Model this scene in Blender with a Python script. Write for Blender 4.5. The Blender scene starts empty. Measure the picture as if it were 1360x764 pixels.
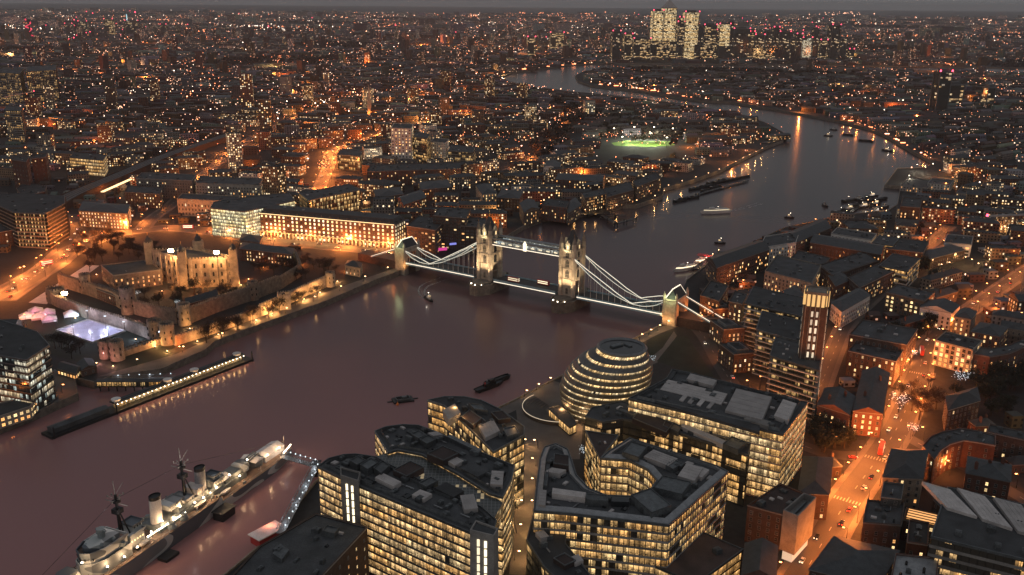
import bpy, math, random
import numpy as np
from mathutils import Vector, Matrix
from mathutils.geometry import delaunay_2d_cdt

R = math.radians
rnd = random.Random(11)
scene = bpy.context.scene
COL = scene.collection

# ------------------------------------------------------------------ camera
CAM_H, PITCH, ROLL, FPX = 240.0, R(17.28), R(0.47), 1221.0
cp, sp, cr, sr = math.cos(PITCH), math.sin(PITCH), math.cos(ROLL), math.sin(ROLL)
FWD = Vector((0, cp, -sp)); RGT = Vector((cr, sp*sr, cp*sr)); UPV = Vector((-sr, sp*cr, cp*cr))
cam_data = bpy.data.cameras.new('camera'); cam = bpy.data.objects.new('camera', cam_data); COL.objects.link(cam)
cam.matrix_world = Matrix(((RGT.x, UPV.x, -FWD.x, 0), (RGT.y, UPV.y, -FWD.y, 0), (RGT.z, UPV.z, -FWD.z, CAM_H), (0, 0, 0, 1)))
cam_data.sensor_width = 36; cam_data.lens = FPX/1360*36; cam_data.clip_start = 1; cam_data.clip_end = 90000
scene.camera = cam

# ------------------------------------------------------------------ world, sun, exposure
SUN_EL, SUN_AZ = R(3), R(200)
world = bpy.data.worlds.new('World'); scene.world = world; world.use_nodes = True
wn, wl = world.node_tree.nodes, world.node_tree.links
wn.clear()
sky = wn.new('ShaderNodeTexSky'); sky.sky_type = 'NISHITA'; sky.sun_disc = False
sky.sun_elevation = SUN_EL; sky.sun_rotation = SUN_AZ; sky.altitude = 200; sky.dust_density = 4
hs = wn.new('ShaderNodeHueSaturation'); hs.inputs['Saturation'].default_value = .25; hs.inputs['Value'].default_value = 1
wl.new(sky.outputs[0], hs.inputs['Color'])
# the overcast: a deck of cloud, brighter overhead than at the horizon
tc = wn.new('ShaderNodeTexCoord'); sx = wn.new('ShaderNodeSeparateXYZ'); wl.new(tc.outputs['Generated'], sx.inputs[0])
cl_noise = wn.new('ShaderNodeTexNoise'); cl_noise.inputs['Scale'].default_value = 3; wl.new(tc.outputs['Generated'], cl_noise.inputs['Vector'])
rampz = wn.new('ShaderNodeValToRGB')
rampz.color_ramp.elements[0].position = 0.0; rampz.color_ramp.elements[0].color = (1.36, 1.4, 1.47, 1)
rampz.color_ramp.elements[1].position = .8; rampz.color_ramp.elements[1].color = (2.05, 2.1, 2.25, 1)
wl.new(sx.outputs['Z'], rampz.inputs[0])
mixn = wn.new('ShaderNodeMix'); mixn.data_type = 'RGBA'; mixn.inputs['Factor'].default_value = .8
mulc = wn.new('ShaderNodeMix'); mulc.data_type = 'RGBA'; mulc.blend_type = 'MULTIPLY'; mulc.inputs['Factor'].default_value = .35
wl.new(rampz.outputs[0], mulc.inputs['A']); wl.new(cl_noise.outputs['Fac'], mulc.inputs['B'])
wl.new(hs.outputs[0], mixn.inputs['A']); wl.new(mulc.outputs['Result'], mixn.inputs['B'])
bg = wn.new('ShaderNodeBackground'); bg.inputs['Strength'].default_value = .14
wo = wn.new('ShaderNodeOutputWorld'); wl.new(mixn.outputs['Result'], bg.inputs['Color']); wl.new(bg.outputs[0], wo.inputs['Surface'])
sun_d = bpy.data.lights.new('sun', 'SUN'); sun_d.energy = .03; sun_d.angle = R(15); sun_d.color = (1, .9, .85)
sun = bpy.data.objects.new('sun', sun_d); COL.objects.link(sun); sun.rotation_euler = (R(90)-SUN_EL, 0, R(-20))
vs = scene.view_settings; vs.view_transform = 'Standard'; vs.look = 'None'; vs.exposure = 0; vs.gamma = 1; vs.use_curve_mapping = False
scene.cycles.use_denoising = True
scene.cycles.max_bounces = 3; scene.cycles.diffuse_bounces = 1; scene.cycles.glossy_bounces = 2; scene.cycles.transmission_bounces = 1
scene.cycles.volume_bounces = 0; scene.cycles.transparent_max_bounces = 4
scene.cycles.sample_clamp_indirect = 3.0; scene.cycles.caustics_reflective = False; scene.cycles.caustics_refractive = False
scene.cycles.use_light_tree = True

# ------------------------------------------------------------------ surveying: a point of the photograph to a point on the ground
def at(px, py, z=0.0):
    d = FWD + (px-680)/FPX*RGT + (382-py)/FPX*UPV
    t = (z-CAM_H)/d.z
    return Vector((d.x*t, d.y*t, z))
def atl(pts, z=0.0): return [at(p[0], p[1], z).to_2d() for p in pts]
def para(a, b, c, z=0.0):       # three corners of a rectangular roof, the fourth follows
    A, B, C_ = at(*a, z).to_2d(), at(*b, z).to_2d(), at(*c, z).to_2d()
    return [A, B, C_, A+C_-B]
def quad3(a, b, c, z=0.0):      # front left, front right, back left
    A, B, C_ = at(*a, z).to_2d(), at(*b, z).to_2d(), at(*c, z).to_2d()
    return [A, B, B+C_-A, C_]
def pix(p):
    v = Vector(p)-Vector((0, 0, CAM_H)); w = v.dot(FWD)
    return 680+FPX*v.dot(RGT)/w, 382-FPX*v.dot(UPV)/w

# ------------------------------------------------------------------ objects
def link(o, parent=None):
    COL.objects.link(o)
    if parent is not None: o.parent = parent
    return o
def tag(o, label=None, cat=None, group=None, kind=None):
    if label: o['label'] = label
    if cat: o['category'] = cat
    if group: o['group'] = group
    if kind: o['kind'] = kind
    return o
def thing(name, label, cat, loc=(0, 0, 0), group=None, rz=0):
    o = bpy.data.objects.new(name, None); o.empty_display_size = .5
    o.location = (loc[0], loc[1], loc[2] if len(loc) > 2 else 0); o.rotation_euler = (0, 0, rz)
    link(o); return tag(o, label, cat, group)
def dup(root, loc, rz=0, label=None, group=None, scale=None):
    r = root.copy(); COL.objects.link(r); r.location = loc; r.rotation_euler = (0, 0, rz)
    if scale: r.scale = (scale,)*3
    if label: r['label'] = label
    if group: r['group'] = group
    for ch in root.children:
        c = ch.copy(); COL.objects.link(c); c.parent = r
        for g in ch.children:
            d = g.copy(); COL.objects.link(d); d.parent = c
    return r

def area2(p): return sum(p[i][0]*p[(i+1) % len(p)][1]-p[(i+1) % len(p)][0]*p[i][1] for i in range(len(p)))
def ccw(p): return list(p) if area2(p) > 0 else list(reversed(p))
def inset(p, d):
    p = ccw([Vector((q[0], q[1])) for q in p]); n = len(p); out = []
    for i in range(n):
        a, b, c = p[i-1], p[i], p[(i+1) % n]
        e1, e2 = (b-a), (c-b)
        if e1.length < 1e-6 or e2.length < 1e-6: out.append(b); continue
        e1.normalize(); e2.normalize()
        n1, n2 = Vector((-e1.y, e1.x)), Vector((-e2.y, e2.x))
        m = n1+n2; k = max(.35, 1+n1.dot(n2))
        out.append(b+m*(d/k))
    return out
def centroid(p): return sum((Vector((q[0], q[1])) for q in p), Vector((0, 0)))/len(p)
def rect(x, y, w, d, a=0):
    c, s = math.cos(a), math.sin(a)
    return [Vector((x+c*u-s*v, y+s*u+c*v)) for u, v in ((-w/2, -d/2), (w/2, -d/2), (w/2, d/2), (-w/2, d/2))]
def ngon(x, y, r, n, a0=0): return [Vector((x+r*math.cos(a0+2*math.pi*i/n), y+r*math.sin(a0+2*math.pi*i/n))) for i in range(n)]

class MB:
    def __init__(s): s.v = []; s.f = []; s.m = []; s.u = []
    def face(s, pts, mat=0, uv=None):
        k = len(s.v); s.v.extend([tuple(p) for p in pts]); s.f.append(tuple(range(k, k+len(pts)))); s.m.append(mat)
        s.u.extend(uv if uv else [(p[0], p[1]) for p in pts])
    def wall(s, a, b, z0, z1, mat=0, u0=0.0, zb=0.0):       # a to b seen from outside left to right
        L = (Vector((b[0], b[1]))-Vector((a[0], a[1]))).length
        s.face([(a[0], a[1], z0), (b[0], b[1], z0), (b[0], b[1], z1), (a[0], a[1], z1)], mat,
               [(u0, z0-zb), (u0+L, z0-zb), (u0+L, z1-zb), (u0, z1-zb)])
        return u0+L
    def prism(s, poly, z0, z1, side=0, top=None, bottom=False):
        p = ccw(poly); u = 0
        for i in range(len(p)): u = s.wall(p[i], p[(i+1) % len(p)], z0, z1, side, u, z0)
        if top is not None: s.face([(q[0], q[1], z1) for q in p], top)
        if bottom: s.face([(q[0], q[1], z0) for q in reversed(p)], side)
        return s
    def ring(s, poly, d, z0, z1, mat=0):                    # a wall of thickness d round a polygon
        p = ccw(poly); q = inset(p, d); n = len(p)
        for i in range(n):
            j = (i+1) % n
            s.wall(p[i], p[j], z0, z1, mat); s.wall(q[j], q[i], z0, z1, mat)
            s.face([(p[i][0], p[i][1], z1), (p[j][0], p[j][1], z1), (q[j][0], q[j][1], z1), (q[i][0], q[i][1], z1)], mat)
        return s
    def loft(s, p0, z0, p1, z1, mat=0, cap=None):
        n = len(p0)
        for i in range(n):
            j = (i+1) % n
            s.face([(p0[i][0], p0[i][1], z0), (p0[j][0], p0[j][1], z0), (p1[j][0], p1[j][1], z1), (p1[i][0], p1[i][1], z1)], mat)
        if cap is not None: s.face([(q[0], q[1], z1) for q in p1], cap)
        return s
    def box(s, x, y, z0, w, d, h, a=0, mat=0, top=None): return s.prism(rect(x, y, w, d, a), z0, z0+h, mat, mat if top is None else top, True)
    def cone(s, x, y, z0, r0, z1, r1, n=10, mat=0, a0=0):
        return s.loft(ngon(x, y, r0, n, a0), z0, ngon(x, y, max(r1, .01), n, a0), z1, mat, mat)
    def bar(s, a, b, w, h=None, mat=0):
        a, b = Vector(a), Vector(b); d = b-a
        if d.length < 1e-6: return s
        d.normalize(); h = h or w
        x = d.cross(Vector((0, 0, 1)))
        if x.length < 1e-3: x = Vector((1, 0, 0))
        x.normalize(); y = x.cross(d)
        c = [(-1, -1), (1, -1), (1, 1), (-1, 1)]
        A = [a+x*(i*w/2)+y*(j*h/2) for i, j in c]; B = [b+x*(i*w/2)+y*(j*h/2) for i, j in c]
        for i in range(4):
            j = (i+1) % 4; s.face([A[i], A[j], B[j], B[i]][::-1], mat)
        s.face(A, mat); s.face(B[::-1], mat)
        return s
    def tube(s, pts, r, n=6, mat=0):
        for a, b in zip(pts[:-1], pts[1:]): s.bar(a, b, 2*r, 2*r, mat)
        return s
    def gable(s, poly4, z0, h, mat=0, wall=0, over=.4):     # pitched roof, ridge along the longer side
        p = ccw(poly4)
        if (p[1]-p[0]).length < (p[2]-p[1]).length: p = p[1:]+p[:1]
        a, b = (p[0]+p[3])/2, (p[1]+p[2])/2
        A, B = (a.x, a.y, z0+h), (b.x, b.y, z0+h)
        P = [(q.x, q.y, z0) for q in p]
        s.face([P[0], P[1], B, A], mat); s.face([P[2], P[3], A, B], mat)
        s.face([P[1], P[2], B], wall); s.face([P[3], P[0], A], wall)
        return s
    def hip(s, poly4, z0, h, mat=0):
        p = ccw(poly4)
        if (p[1]-p[0]).length < (p[2]-p[1]).length: p = p[1:]+p[:1]
        k = min(.5, (p[2]-p[1]).length/2/max((p[1]-p[0]).length, .1))
        a0, b0 = (p[0]+p[3])/2, (p[1]+p[2])/2; a, b = a0.lerp(b0, k), b0.lerp(a0, k)
        A, B = (a.x, a.y, z0+h), (b.x, b.y, z0+h); P = [(q.x, q.y, z0) for q in p]
        s.face([P[0], P[1], B, A], mat); s.face([P[2], P[3], A, B], mat); s.face([P[1], P[2], B], mat); s.face([P[3], P[0], A], mat)
        return s
    def mesh(s, name, mats, off=(0, 0, 0), smooth=False):
        me = bpy.data.meshes.new(name)
        o = Vector(off)
        me.from_pydata([(x-o.x, y-o.y, z-o.z) for x, y, z in s.v], [], s.f)
        for m in mats: me.materials.append(m)
        if len(mats) > 1: me.polygons.foreach_set('material_index', s.m)
        uv = me.uv_layers.new(name='UVMap'); uv.data.foreach_set('uv', [c for t in s.u for c in t])
        if smooth: me.polygons.foreach_set('use_smooth', [True]*len(s.f))
        me.update(); return me
    def build(s, name, mats, parent=None, smooth=False, base=None):
        if not s.f: return None
        if not isinstance(mats, (list, tuple)): mats = [mats]
        off = Vector((0, 0, 0))
        if parent is not None:
            q = parent
            while q is not None: off += q.location; q = q.parent
        elif base is not None: off = Vector(base)
        ob = bpy.data.objects.new(name, s.mesh(name, mats, off, smooth))
        if parent is None: ob.location = off
        return link(ob, parent)

# ------------------------------------------------------------------ materials
class NT:
    def __init__(s, name):
        s.m = bpy.data.materials.new(name); s.m.use_nodes = True
        s.n, s.l = s.m.node_tree.nodes, s.m.node_tree.links
        s.b = s.n['Principled BSDF']; s.out = s.n['Material Output']
    def new(s, t, **kw):
        x = s.n.new(t)
        for k, v in kw.items(): setattr(x, k, v)
        return x
    def put(s, sock, v):
        if isinstance(v, bpy.types.NodeSocket): s.l.new(v, sock)
        elif isinstance(v, (tuple, list)) and len(v) == 3 and sock.type == 'RGBA': sock.default_value = (*v, 1)
        else: sock.default_value = v
    def math(s, op, a, b=0.0, c=None, clamp=False):
        x = s.new('ShaderNodeMath', operation=op, use_clamp=clamp); s.put(x.inputs[0], a); s.put(x.inputs[1], b)
        if c is not None: s.put(x.inputs[2], c)
        return x.outputs[0]
    def mix(s, f, a, b, mode='MIX'):
        x = s.new('ShaderNodeMix', data_type='RGBA', blend_type=mode)
        s.put(x.inputs['Factor'], f); s.put(x.inputs['A'], a); s.put(x.inputs['B'], b); return x.outputs['Result']
    def remap(s, v, a, b, c, d):
        x = s.new('ShaderNodeMapRange'); s.put(x.inputs[0], v)
        for i, k in enumerate((a, b, c, d)): s.put(x.inputs[i+1], k)
        return x.outputs[0]
    def uv(s):
        t = s.new('ShaderNodeUVMap'); x = s.new('ShaderNodeSeparateXYZ'); s.l.new(t.outputs[0], x.inputs[0]); return x.outputs[0], x.outputs[1], t.outputs[0]
    def pos(s): return s.new('ShaderNodeNewGeometry').outputs['Position']
    def noise(s, scale, vec=None, detail=3, dim='3D'):
        x = s.new('ShaderNodeTexNoise', noise_dimensions=dim); x.inputs['Scale'].default_value = scale; x.inputs['Detail'].default_value = detail
        if vec is not None: s.l.new(vec, x.inputs['Vector'])
        return x.outputs['Fac']
    def white(s, x, y, z=0.0):
        c = s.new('ShaderNodeCombineXYZ'); s.put(c.inputs[0], x); s.put(c.inputs[1], y); s.put(c.inputs[2], z)
        w = s.new('ShaderNodeTexWhiteNoise', noise_dimensions='3D'); s.l.new(c.outputs[0], w.inputs['Vector']); return w
    def objrand(s): return s.new('ShaderNodeObjectInfo').outputs['Random']

def mat(name, base, rough=.8, var=.35, scale=.25, metal=0, vary=.3, fine=2.0):
    t = NT(name); n1 = t.noise(scale, t.pos(), 4); n2 = t.noise(fine, t.pos(), 2)
    f = t.math('MULTIPLY', t.remap(n1, .25, .75, 1-var, 1+var), t.remap(n2, .3, .7, 1-var*.6, 1+var*.6))
    if vary: f = t.math('MULTIPLY', f, t.remap(t.objrand(), 0, 1, 1-vary, 1+vary))
    c = t.new('ShaderNodeVectorMath', operation='SCALE'); c.inputs[0].default_value = base; t.l.new(f, c.inputs['Scale'])
    t.l.new(c.outputs[0], t.b.inputs['Base Color']); t.b.inputs['Roughness'].default_value = rough; t.b.inputs['Metallic'].default_value = metal
    return t.m
def emit(name, col, strength, sample=False, vary=0.0):
    t = NT(name); t.b.inputs['Base Color'].default_value = (.3, .3, .3, 1)
    t.b.inputs['Emission Color'].default_value = (*col, 1)
    if vary: t.l.new(t.remap(t.objrand(), 0, 1, strength*(1-vary), strength*(1+vary)), t.b.inputs['Emission Strength'])
    else: t.b.inputs['Emission Strength'].default_value = strength
    if not sample: t.m.cycles.emission_sampling = 'NONE'
    return t.m

def office_glass(name, lit=.85, strength=1.0, bay=2.6, fh=3.6, warm=(1, .52, .16), cool=(1, .71, .36), seed=0., cluster=.5):
    """glazed office floor: rooms lit behind it, some of them dark"""
    t = NT(name); u, v, uv = t.uv()
    cu = t.math('FLOOR', t.math('DIVIDE', u, bay)); cv = t.math('FLOOR', t.math('DIVIDE', v, fh))
    w = t.white(cu, cv, seed); w2 = t.white(t.math('FLOOR', t.math('DIVIDE', u, bay*4)), cv, seed+7)
    on = t.math('LESS_THAN', t.math('ADD', t.math('MULTIPLY', w.outputs['Value'], 1-cluster), t.math('MULTIPLY', w2.outputs['Value'], cluster)), lit)
    ws = t.white(t.math('FLOOR', t.math('DIVIDE', u, bay*.5)), cv, seed+3)
    fv = t.math('FRACT', t.math('DIVIDE', v, fh)); low = t.remap(fv, .30, .42, 1, 0)
    desks = t.remap(t.noise(1.5, uv, 2, '2D'), .4, .6, .12, 1.0); blobs = t.remap(t.noise(.5, uv, 2, '2D'), .35, .65, .55, 1.2)
    pat = t.math('MULTIPLY', t.math('ADD', t.math('MULTIPLY', low, desks), t.math('SUBTRACT', 1.0, low)), blobs)
    pat = t.math('MULTIPLY', pat, t.remap(fv, .45, .9, .7, 1.25))
    wb = t.white(t.math('FLOOR', t.math('DIVIDE', u, bay*.5)), cv, seed+11); sb = t.new('ShaderNodeSeparateColor'); t.l.new(wb.outputs['Color'], sb.inputs[0])
    blind = t.math('MULTIPLY', t.math('GREATER_THAN', fv, t.math('SUBTRACT', 1.0, t.math('MULTIPLY', sb.outputs[0], .75))), t.math('LESS_THAN', sb.outputs[1], .42))
    pat = t.math('MULTIPLY', pat, t.remap(blind, 0, 1, 1, .5))
    dots = t.math('MULTIPLY', t.math('LESS_THAN', t.math('FRACT', t.math('DIVIDE', u, 1.1)), .4), t.math('MULTIPLY', t.math('GREATER_THAN', fv, .74), t.math('LESS_THAN', fv, .88)))
    pat = t.math('ADD', pat, t.math('MULTIPLY', dots, .5))
    lvl = t.math('ADD', t.math('MULTIPLY', t.math('POWER', ws.outputs['Value'], 1.7), 1.25), .3)
    lv = t.math('MULTIPLY', t.math('MULTIPLY', lvl, on), pat)
    lv = t.math('ADD', t.math('MULTIPLY', lv, strength), .006)
    c = t.mix(w2.outputs['Value'], warm, cool)
    t.put(t.b.inputs['Base Color'], (.025, .03, .034)); t.b.inputs['Roughness'].default_value = .12
    t.put(t.b.inputs['Emission Color'], c); t.put(t.b.inputs['Emission Strength'], lv)
    t.m.cycles.emission_sampling = 'NONE'
    return t.m

def window_wall(name, wall, bay=3.0, fh=3.2, ww=.45, wh=.5, lit=.2, strength=1.6, warm=(1, .5, .16), cool=(1, .8, .5), attr=False, frame=.5):
    """masonry with punched windows (for buildings too far off for a window to be more than a couple of pixels)"""
    t = NT(name); u, v, uv = t.uv()
    if attr:
        a = t.new('ShaderNodeAttribute', attribute_name='tone'); rs = a.outputs['Fac']; colr = a.outputs['Color']
    else: rs = t.objrand(); colr = None
    su = t.math('DIVIDE', u, bay); sv = t.math('DIVIDE', v, fh)
    cu, cv = t.math('FLOOR', su), t.math('FLOOR', sv); fu, fv = t.math('FRACT', su), t.math('FRACT', sv)
    w = t.white(cu, cv, t.math('MULTIPLY', rs, 517.0))
    inu = t.math('LESS_THAN', t.math('ABSOLUTE', t.math('SUBTRACT', fu, .5)), ww/2)
    inv = t.math('LESS_THAN', t.math('ABSOLUTE', t.math('SUBTRACT', fv, .5)), wh/2)
    win = t.math('MULTIPLY', inu, inv)
    on = t.math('LESS_THAN', w.outputs['Value'], t.math('MULTIPLY', t.math('POWER', a.outputs['Alpha'], 3.0), lit*4) if attr else lit)
    sep = t.new('ShaderNodeSeparateColor'); t.l.new(w.outputs['Color'], sep.inputs[0])
    lum = t.math('MULTIPLY', t.math('POWER', sep.outputs[1], 2.0), strength*2)
    lum = t.math('ADD', lum, strength*.25)
    n = t.noise(.2, t.pos(), 3)
    if attr: base = t.mix(t.remap(n, .3, .7, .0, .5), colr, (.03, .03, .03))
    else:
        h = t.remap(rs, 0, 1, .7, 1.3); f = t.math('MULTIPLY', t.remap(n, .3, .7, .75, 1.2), h)
        c = t.new('ShaderNodeVectorMath', operation='SCALE'); c.inputs[0].default_value = wall; t.l.new(f, c.inputs['Scale']); base = c.outputs[0]
    t.put(t.b.inputs['Base Color'], t.mix(win, base, (.02, .022, .026)))
    t.put(t.b.inputs['Roughness'], t.remap(win, 0, 1, .85, .2))
    t.put(t.b.inputs['Emission Color'], t.mix(sep.outputs[2], warm, cool))
    t.put(t.b.inputs['Emission Strength'], t.math('MULTIPLY', t.math('MULTIPLY', win, on), lum))
    t.m.cycles.emission_sampling = 'NONE'
    return t.m

M = {}
M['ground'] = mat('ground', (.02, .022, .024), .9, .5, .02, vary=0, fine=.3)
M['paving'] = mat('paving', (.12, .108, .1), .8, .3, .08, vary=0)
M['asphalt'] = mat('asphalt', (.05, .048, .047), .7, .3, .06, vary=0)
M['paint'] = mat('road_paint', (.3, .29, .27), .6, .2)
M['grass'] = mat('grass', (.018, .026, .017), .95, .4, .1, vary=0)
M['turf'] = mat('sports_turf', (.14, .24, .03), .9, .25, .05, vary=0)
M['stone'] = mat('pale_stone', (.36, .31, .25), .85, .3, .3)
M['stone_dark'] = mat('weathered_stone', (.2, .17, .14), .9, .4, .3)
M['stone_brown'] = mat('ragstone', (.26, .21, .165), .9, .4, .35)
M['brick_red'] = mat('red_brick', (.13, .058, .042), .85, .3, .4)
M['brick_brown'] = mat('brown_brick', (.085, .052, .04), .85, .3, .4)
M['brick_yellow'] = mat('stock_brick', (.15, .1, .068), .85, .3, .4)
M['concrete'] = mat('concrete', (.25, .235, .22), .8, .25, .3)
M['white'] = mat('white_render', (.6, .57, .54), .7, .2, .2)
M['slate'] = mat('slate_roof', (.042, .048, .053), .6, .35, .3)
M['flat'] = mat('flat_roof', (.05, .054, .058), .8, .45, .12)
M['flat_warm'] = mat('brown_roof', (.055, .038, .035), .85, .45, .12)
M['membrane'] = mat('light_roof_panel', (.46, .43, .415), .6, .2, .2)
M['plant'] = mat('roof_plant_metal', (.1, .112, .118), .5, .35, .5, .3)
M['metal'] = mat('dark_metal', (.03, .034, .037), .45, .3, .5, .6)
M['steel'] = mat('grey_steel', (.22, .23, .24), .45, .25, .4, .3)
M['slab'] = mat('floor_edge', (.09, .088, .086), .6, .25, .3)
M['dark_glass'] = mat('dark_glass', (.02, .025, .028), .1, .2, .3)
M['black'] = mat('black_hull', (.012, .013, .014), .5, .3, .3)
M['gold'] = mat('gilded_finial', (.8, .5, .12), .3, .1, .3, 1)
M['navy_grey'] = mat('camouflage_grey', (.2, .23, .235), .6, .3, .15)
M['deck_wood'] = mat('teak_deck', (.15, .1, .075), .8, .3, .4)
M['red'] = mat('red_paint', (.4, .03, .03), .5, .2)
M['blue_paint'] = mat('pale_blue_paint', (.25, .38, .45), .5, .2)
M['bark'] = mat('bark', (.045, .033, .025), .95, .3, .8)
M['twigs'] = mat('winter_twigs', (.034, .024, .02), .95, .5, .3)
M['evergreen'] = mat('evergreen_leaves', (.02, .026, .017), .9, .5, .3)
M['canvas'] = mat('canvas', (.65, .62, .6), .8, .15)
M['wake'] = mat('wake_foam', (.5, .48, .47), .5, .4, .4)
WARM, ORANGE, PALE, COOLW = (1, .52, .18), (1, .25, .045), (1, .83, .58), (.78, .92, 1)
M['lit'] = emit('lit_pane', (1, .68, .3), 1.5, vary=.6)
M['lit_pale'] = emit('lit_pane_pale', (1, .84, .55), 1.5, vary=.5)
M['lit_orange'] = emit('lit_pane_orange', (1, .45, .13), 1.4, vary=.5)
M['bulb'] = emit('lamp_bulb', (1, .52, .24), 14)
M['bulb_orange'] = emit('sodium_bulb', (1, .34, .1), 14)
M['bulb_white'] = emit('white_bulb', (1, .85, .62), 14)
M['flood'] = emit('floodlight_lens', (1, .72, .36), 90)
M['strip'] = emit('white_light_strip', (1, .85, .64), 1.6)
M['strip_warm'] = emit('warm_light_strip', (1, .68, .32), 2.0)
M['fairy'] = emit('fairy_light', (.8, .93, 1), 1.7)
M['red_light'] = emit('red_light', (1, .06, .12), 6)
M['far_red'] = emit('red_feature_light', (1, .04, .1), 1.4)
M['magenta'] = emit('magenta_lighting', (1, .05, .4), .7)
M['sign_blue'] = emit('blue_sign', (.3, .32, 1), .8)
M['green_light'] = emit('green_light', (.2, 1, .5), 2.5)
M['headlight'] = emit('headlight', (1, .88, .66), 6)
M['far_orange'] = emit('far_orange_lamp', (1, .27, .1), 6); M['far_warm'] = emit('far_warm_lamp', (1, .46, .27), 7); M['far_white'] = emit('far_white_lamp', (1, .78, .6), 7)
M['taillight'] = emit('taillight', (1, .04, .02), 6)
OG = {'a': office_glass('office_glazing', .93, 1.05), 'b': office_glass('office_glazing_amber', .72, .95, 2.8, 3.6, (1, .48, .13), (1, .68, .3), 3.),
      'c': office_glass('office_glazing_mixed', .42, .95, 2.6, 3.5, seed=5.), 'd': office_glass('office_glazing_dim', .32, .8, 2.8, 3.4, (1, .58, .2), (1, .78, .42), 9.),
      'cool': office_glass('office_glazing_cool', .58, .85, 2.2, 3.4, (1, .72, .4), (.7, .88, .85), 4.)}
OG['walk'] = office_glass('walkway_glazing', .75, .55, 3, 3.6, (.9, .85, .7), (.75, .92, .95), 8.)
lampcol = {'o': ORANGE, 'w': WARM, 'p': PALE, 'c': COOLW}
def point_light(parent, loc, energy, col=ORANGE, size=.5, name='lamp_light'):
    d = bpy.data.lights.new(name, 'POINT'); d.energy = energy; d.color = col; d.shadow_soft_size = size
    o = bpy.data.objects.new(name, d); link(o, parent); o.location = loc; return o
OCC = []        # footprints already taken, for the streets of small buildings
def occupy(poly, grow=3.0): OCC.append(inset(poly, -grow) if grow else list(poly))
# ------------------------------------------------------------------ river, ground, embankments
NB = [(0, 568), (50, 548), (103, 524), (99, 503), (126, 509), (150, 500), (215, 491), (272, 466), (284, 455), (345, 432), (430, 402), (500, 372), (530, 361), (560, 350),
      (600, 341), (660, 322), (695, 301), (720, 291), (752, 288), (805, 279), (827, 273), (845, 273), (880, 261), (881, 251), (922, 239), (955, 227), (1000, 204), (1018, 195), (1040, 187)]
NB2 = [(1046, 180), (1020, 165), (995, 155), (970, 150), (920, 140), (855, 132), (805, 126), (760, 122), (705, 115), (680, 110), (664, 103), (680, 97), (725, 91), (762, 86), (805, 84),
       (900, 84.5), (1020, 86), (1200, 88), (1362, 90), (1700, 96)]
SB = [(1700, 103), (1362, 96), (1200, 93), (1020, 90), (900, 88.5), (835, 88.5), (800, 91), (775, 95), (764, 101), (768, 108), (785, 114), (850, 121), (895, 129), (930, 134), (972, 136), (1020, 144), (1067, 152),
      (1120, 162), (1157, 172), (1180, 182), (1215, 203), (1240, 216), (1228, 223), (1192, 224), (1175, 246), (1196, 248), (1192, 272), (1180, 280), (1107, 288), (1097, 291), (1042, 303), (1000, 322), (955, 340), (912, 373),
      (886, 428), (847, 448), (742, 502), (680, 534), (570, 585), (420, 640), (362, 712), (300, 764)]
west_n, west_s = [Vector((-620, 250)), Vector((-480, 345))], [Vector((-210, 235)), Vector((-420, 90))]
river = west_n + atl(NB) + atl(NB2) + atl(SB) + west_s
def in_poly_np(X, Y, poly):
    inside = np.zeros(X.shape, bool); n = len(poly)
    for i in range(n):
        x1, y1 = poly[i][0], poly[i][1]; x2, y2 = poly[(i+1) % n][0], poly[(i+1) % n][1]
        if y1 == y2: continue
        c = ((y1 > Y) != (y2 > Y)) & (X < (x2-x1)*(Y-y1)/(y2-y1)+x1); inside ^= c
    return inside
river_np = [(p.x, p.y) for p in river]
outer = [Vector((-45000, -400)), Vector((45000, -400)), Vector((45000, 42000)), Vector((-45000, 42000))]
pts = outer + river; n0 = len(outer); nr = len(river)
edges = [(i, (i+1) % n0) for i in range(n0)] + [(n0+i, n0+(i+1) % nr) for i in range(nr)]
cv, ce, cf, *_ = delaunay_2d_cdt(pts, edges, [], 0, 1e-3)
cxs = np.array([sum(cv[i].x for i in f)/3 for f in cf]); cys = np.array([sum(cv[i].y for i in f)/3 for f in cf])
wet = in_poly_np(cxs, cys, river_np)
gm = MB()
for f, w in zip(cf, wet):
    if not w:
        tri = [cv[i] for i in f]; tri = ccw(tri)
        gm.face([(p.x, p.y, 0) for p in tri])
ground = tag(gm.build('ground', M['ground']), kind='structure')
t = NT('river_water'); p_ = t.pos()
mp = t.new('ShaderNodeMapping'); t.l.new(p_, mp.inputs[0]); mp.inputs['Scale'].default_value = (1, .6, 1)
nz = t.noise(.35, mp.outputs[0], 3)
bp = t.new('ShaderNodeBump'); bp.inputs['Strength'].default_value = .35; bp.inputs['Distance'].default_value = .25; t.l.new(nz, bp.inputs['Height']); t.l.new(bp.outputs[0], t.b.inputs['Normal'])
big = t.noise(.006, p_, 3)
water_mid = t.mix(t.remap(big, .3, .7, 0, 1), (.28, .135, .132), (.22, .122, .122)); spw = t.new('ShaderNodeSeparateXYZ'); t.l.new(p_, spw.inputs[0])   # muddy brown with city glow painted in: redder and lighter near, darker far
t.put(t.b.inputs['Base Color'], t.mix(t.remap(spw.outputs[1], 500, 1150, 0, 1), t.mix(t.remap(spw.outputs[1], 380, 680, 0, 1), (.37, .19, .185), water_mid), (.07, .062, .068)))
t.b.inputs['Roughness'].default_value = .21; t.b.inputs['Specular IOR Level'].default_value = .2; t.b.inputs['IOR'].default_value = 1.33
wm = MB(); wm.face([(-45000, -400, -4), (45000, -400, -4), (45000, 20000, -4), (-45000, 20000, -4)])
tag(wm.build('river_water', t.m), kind='structure')

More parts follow.
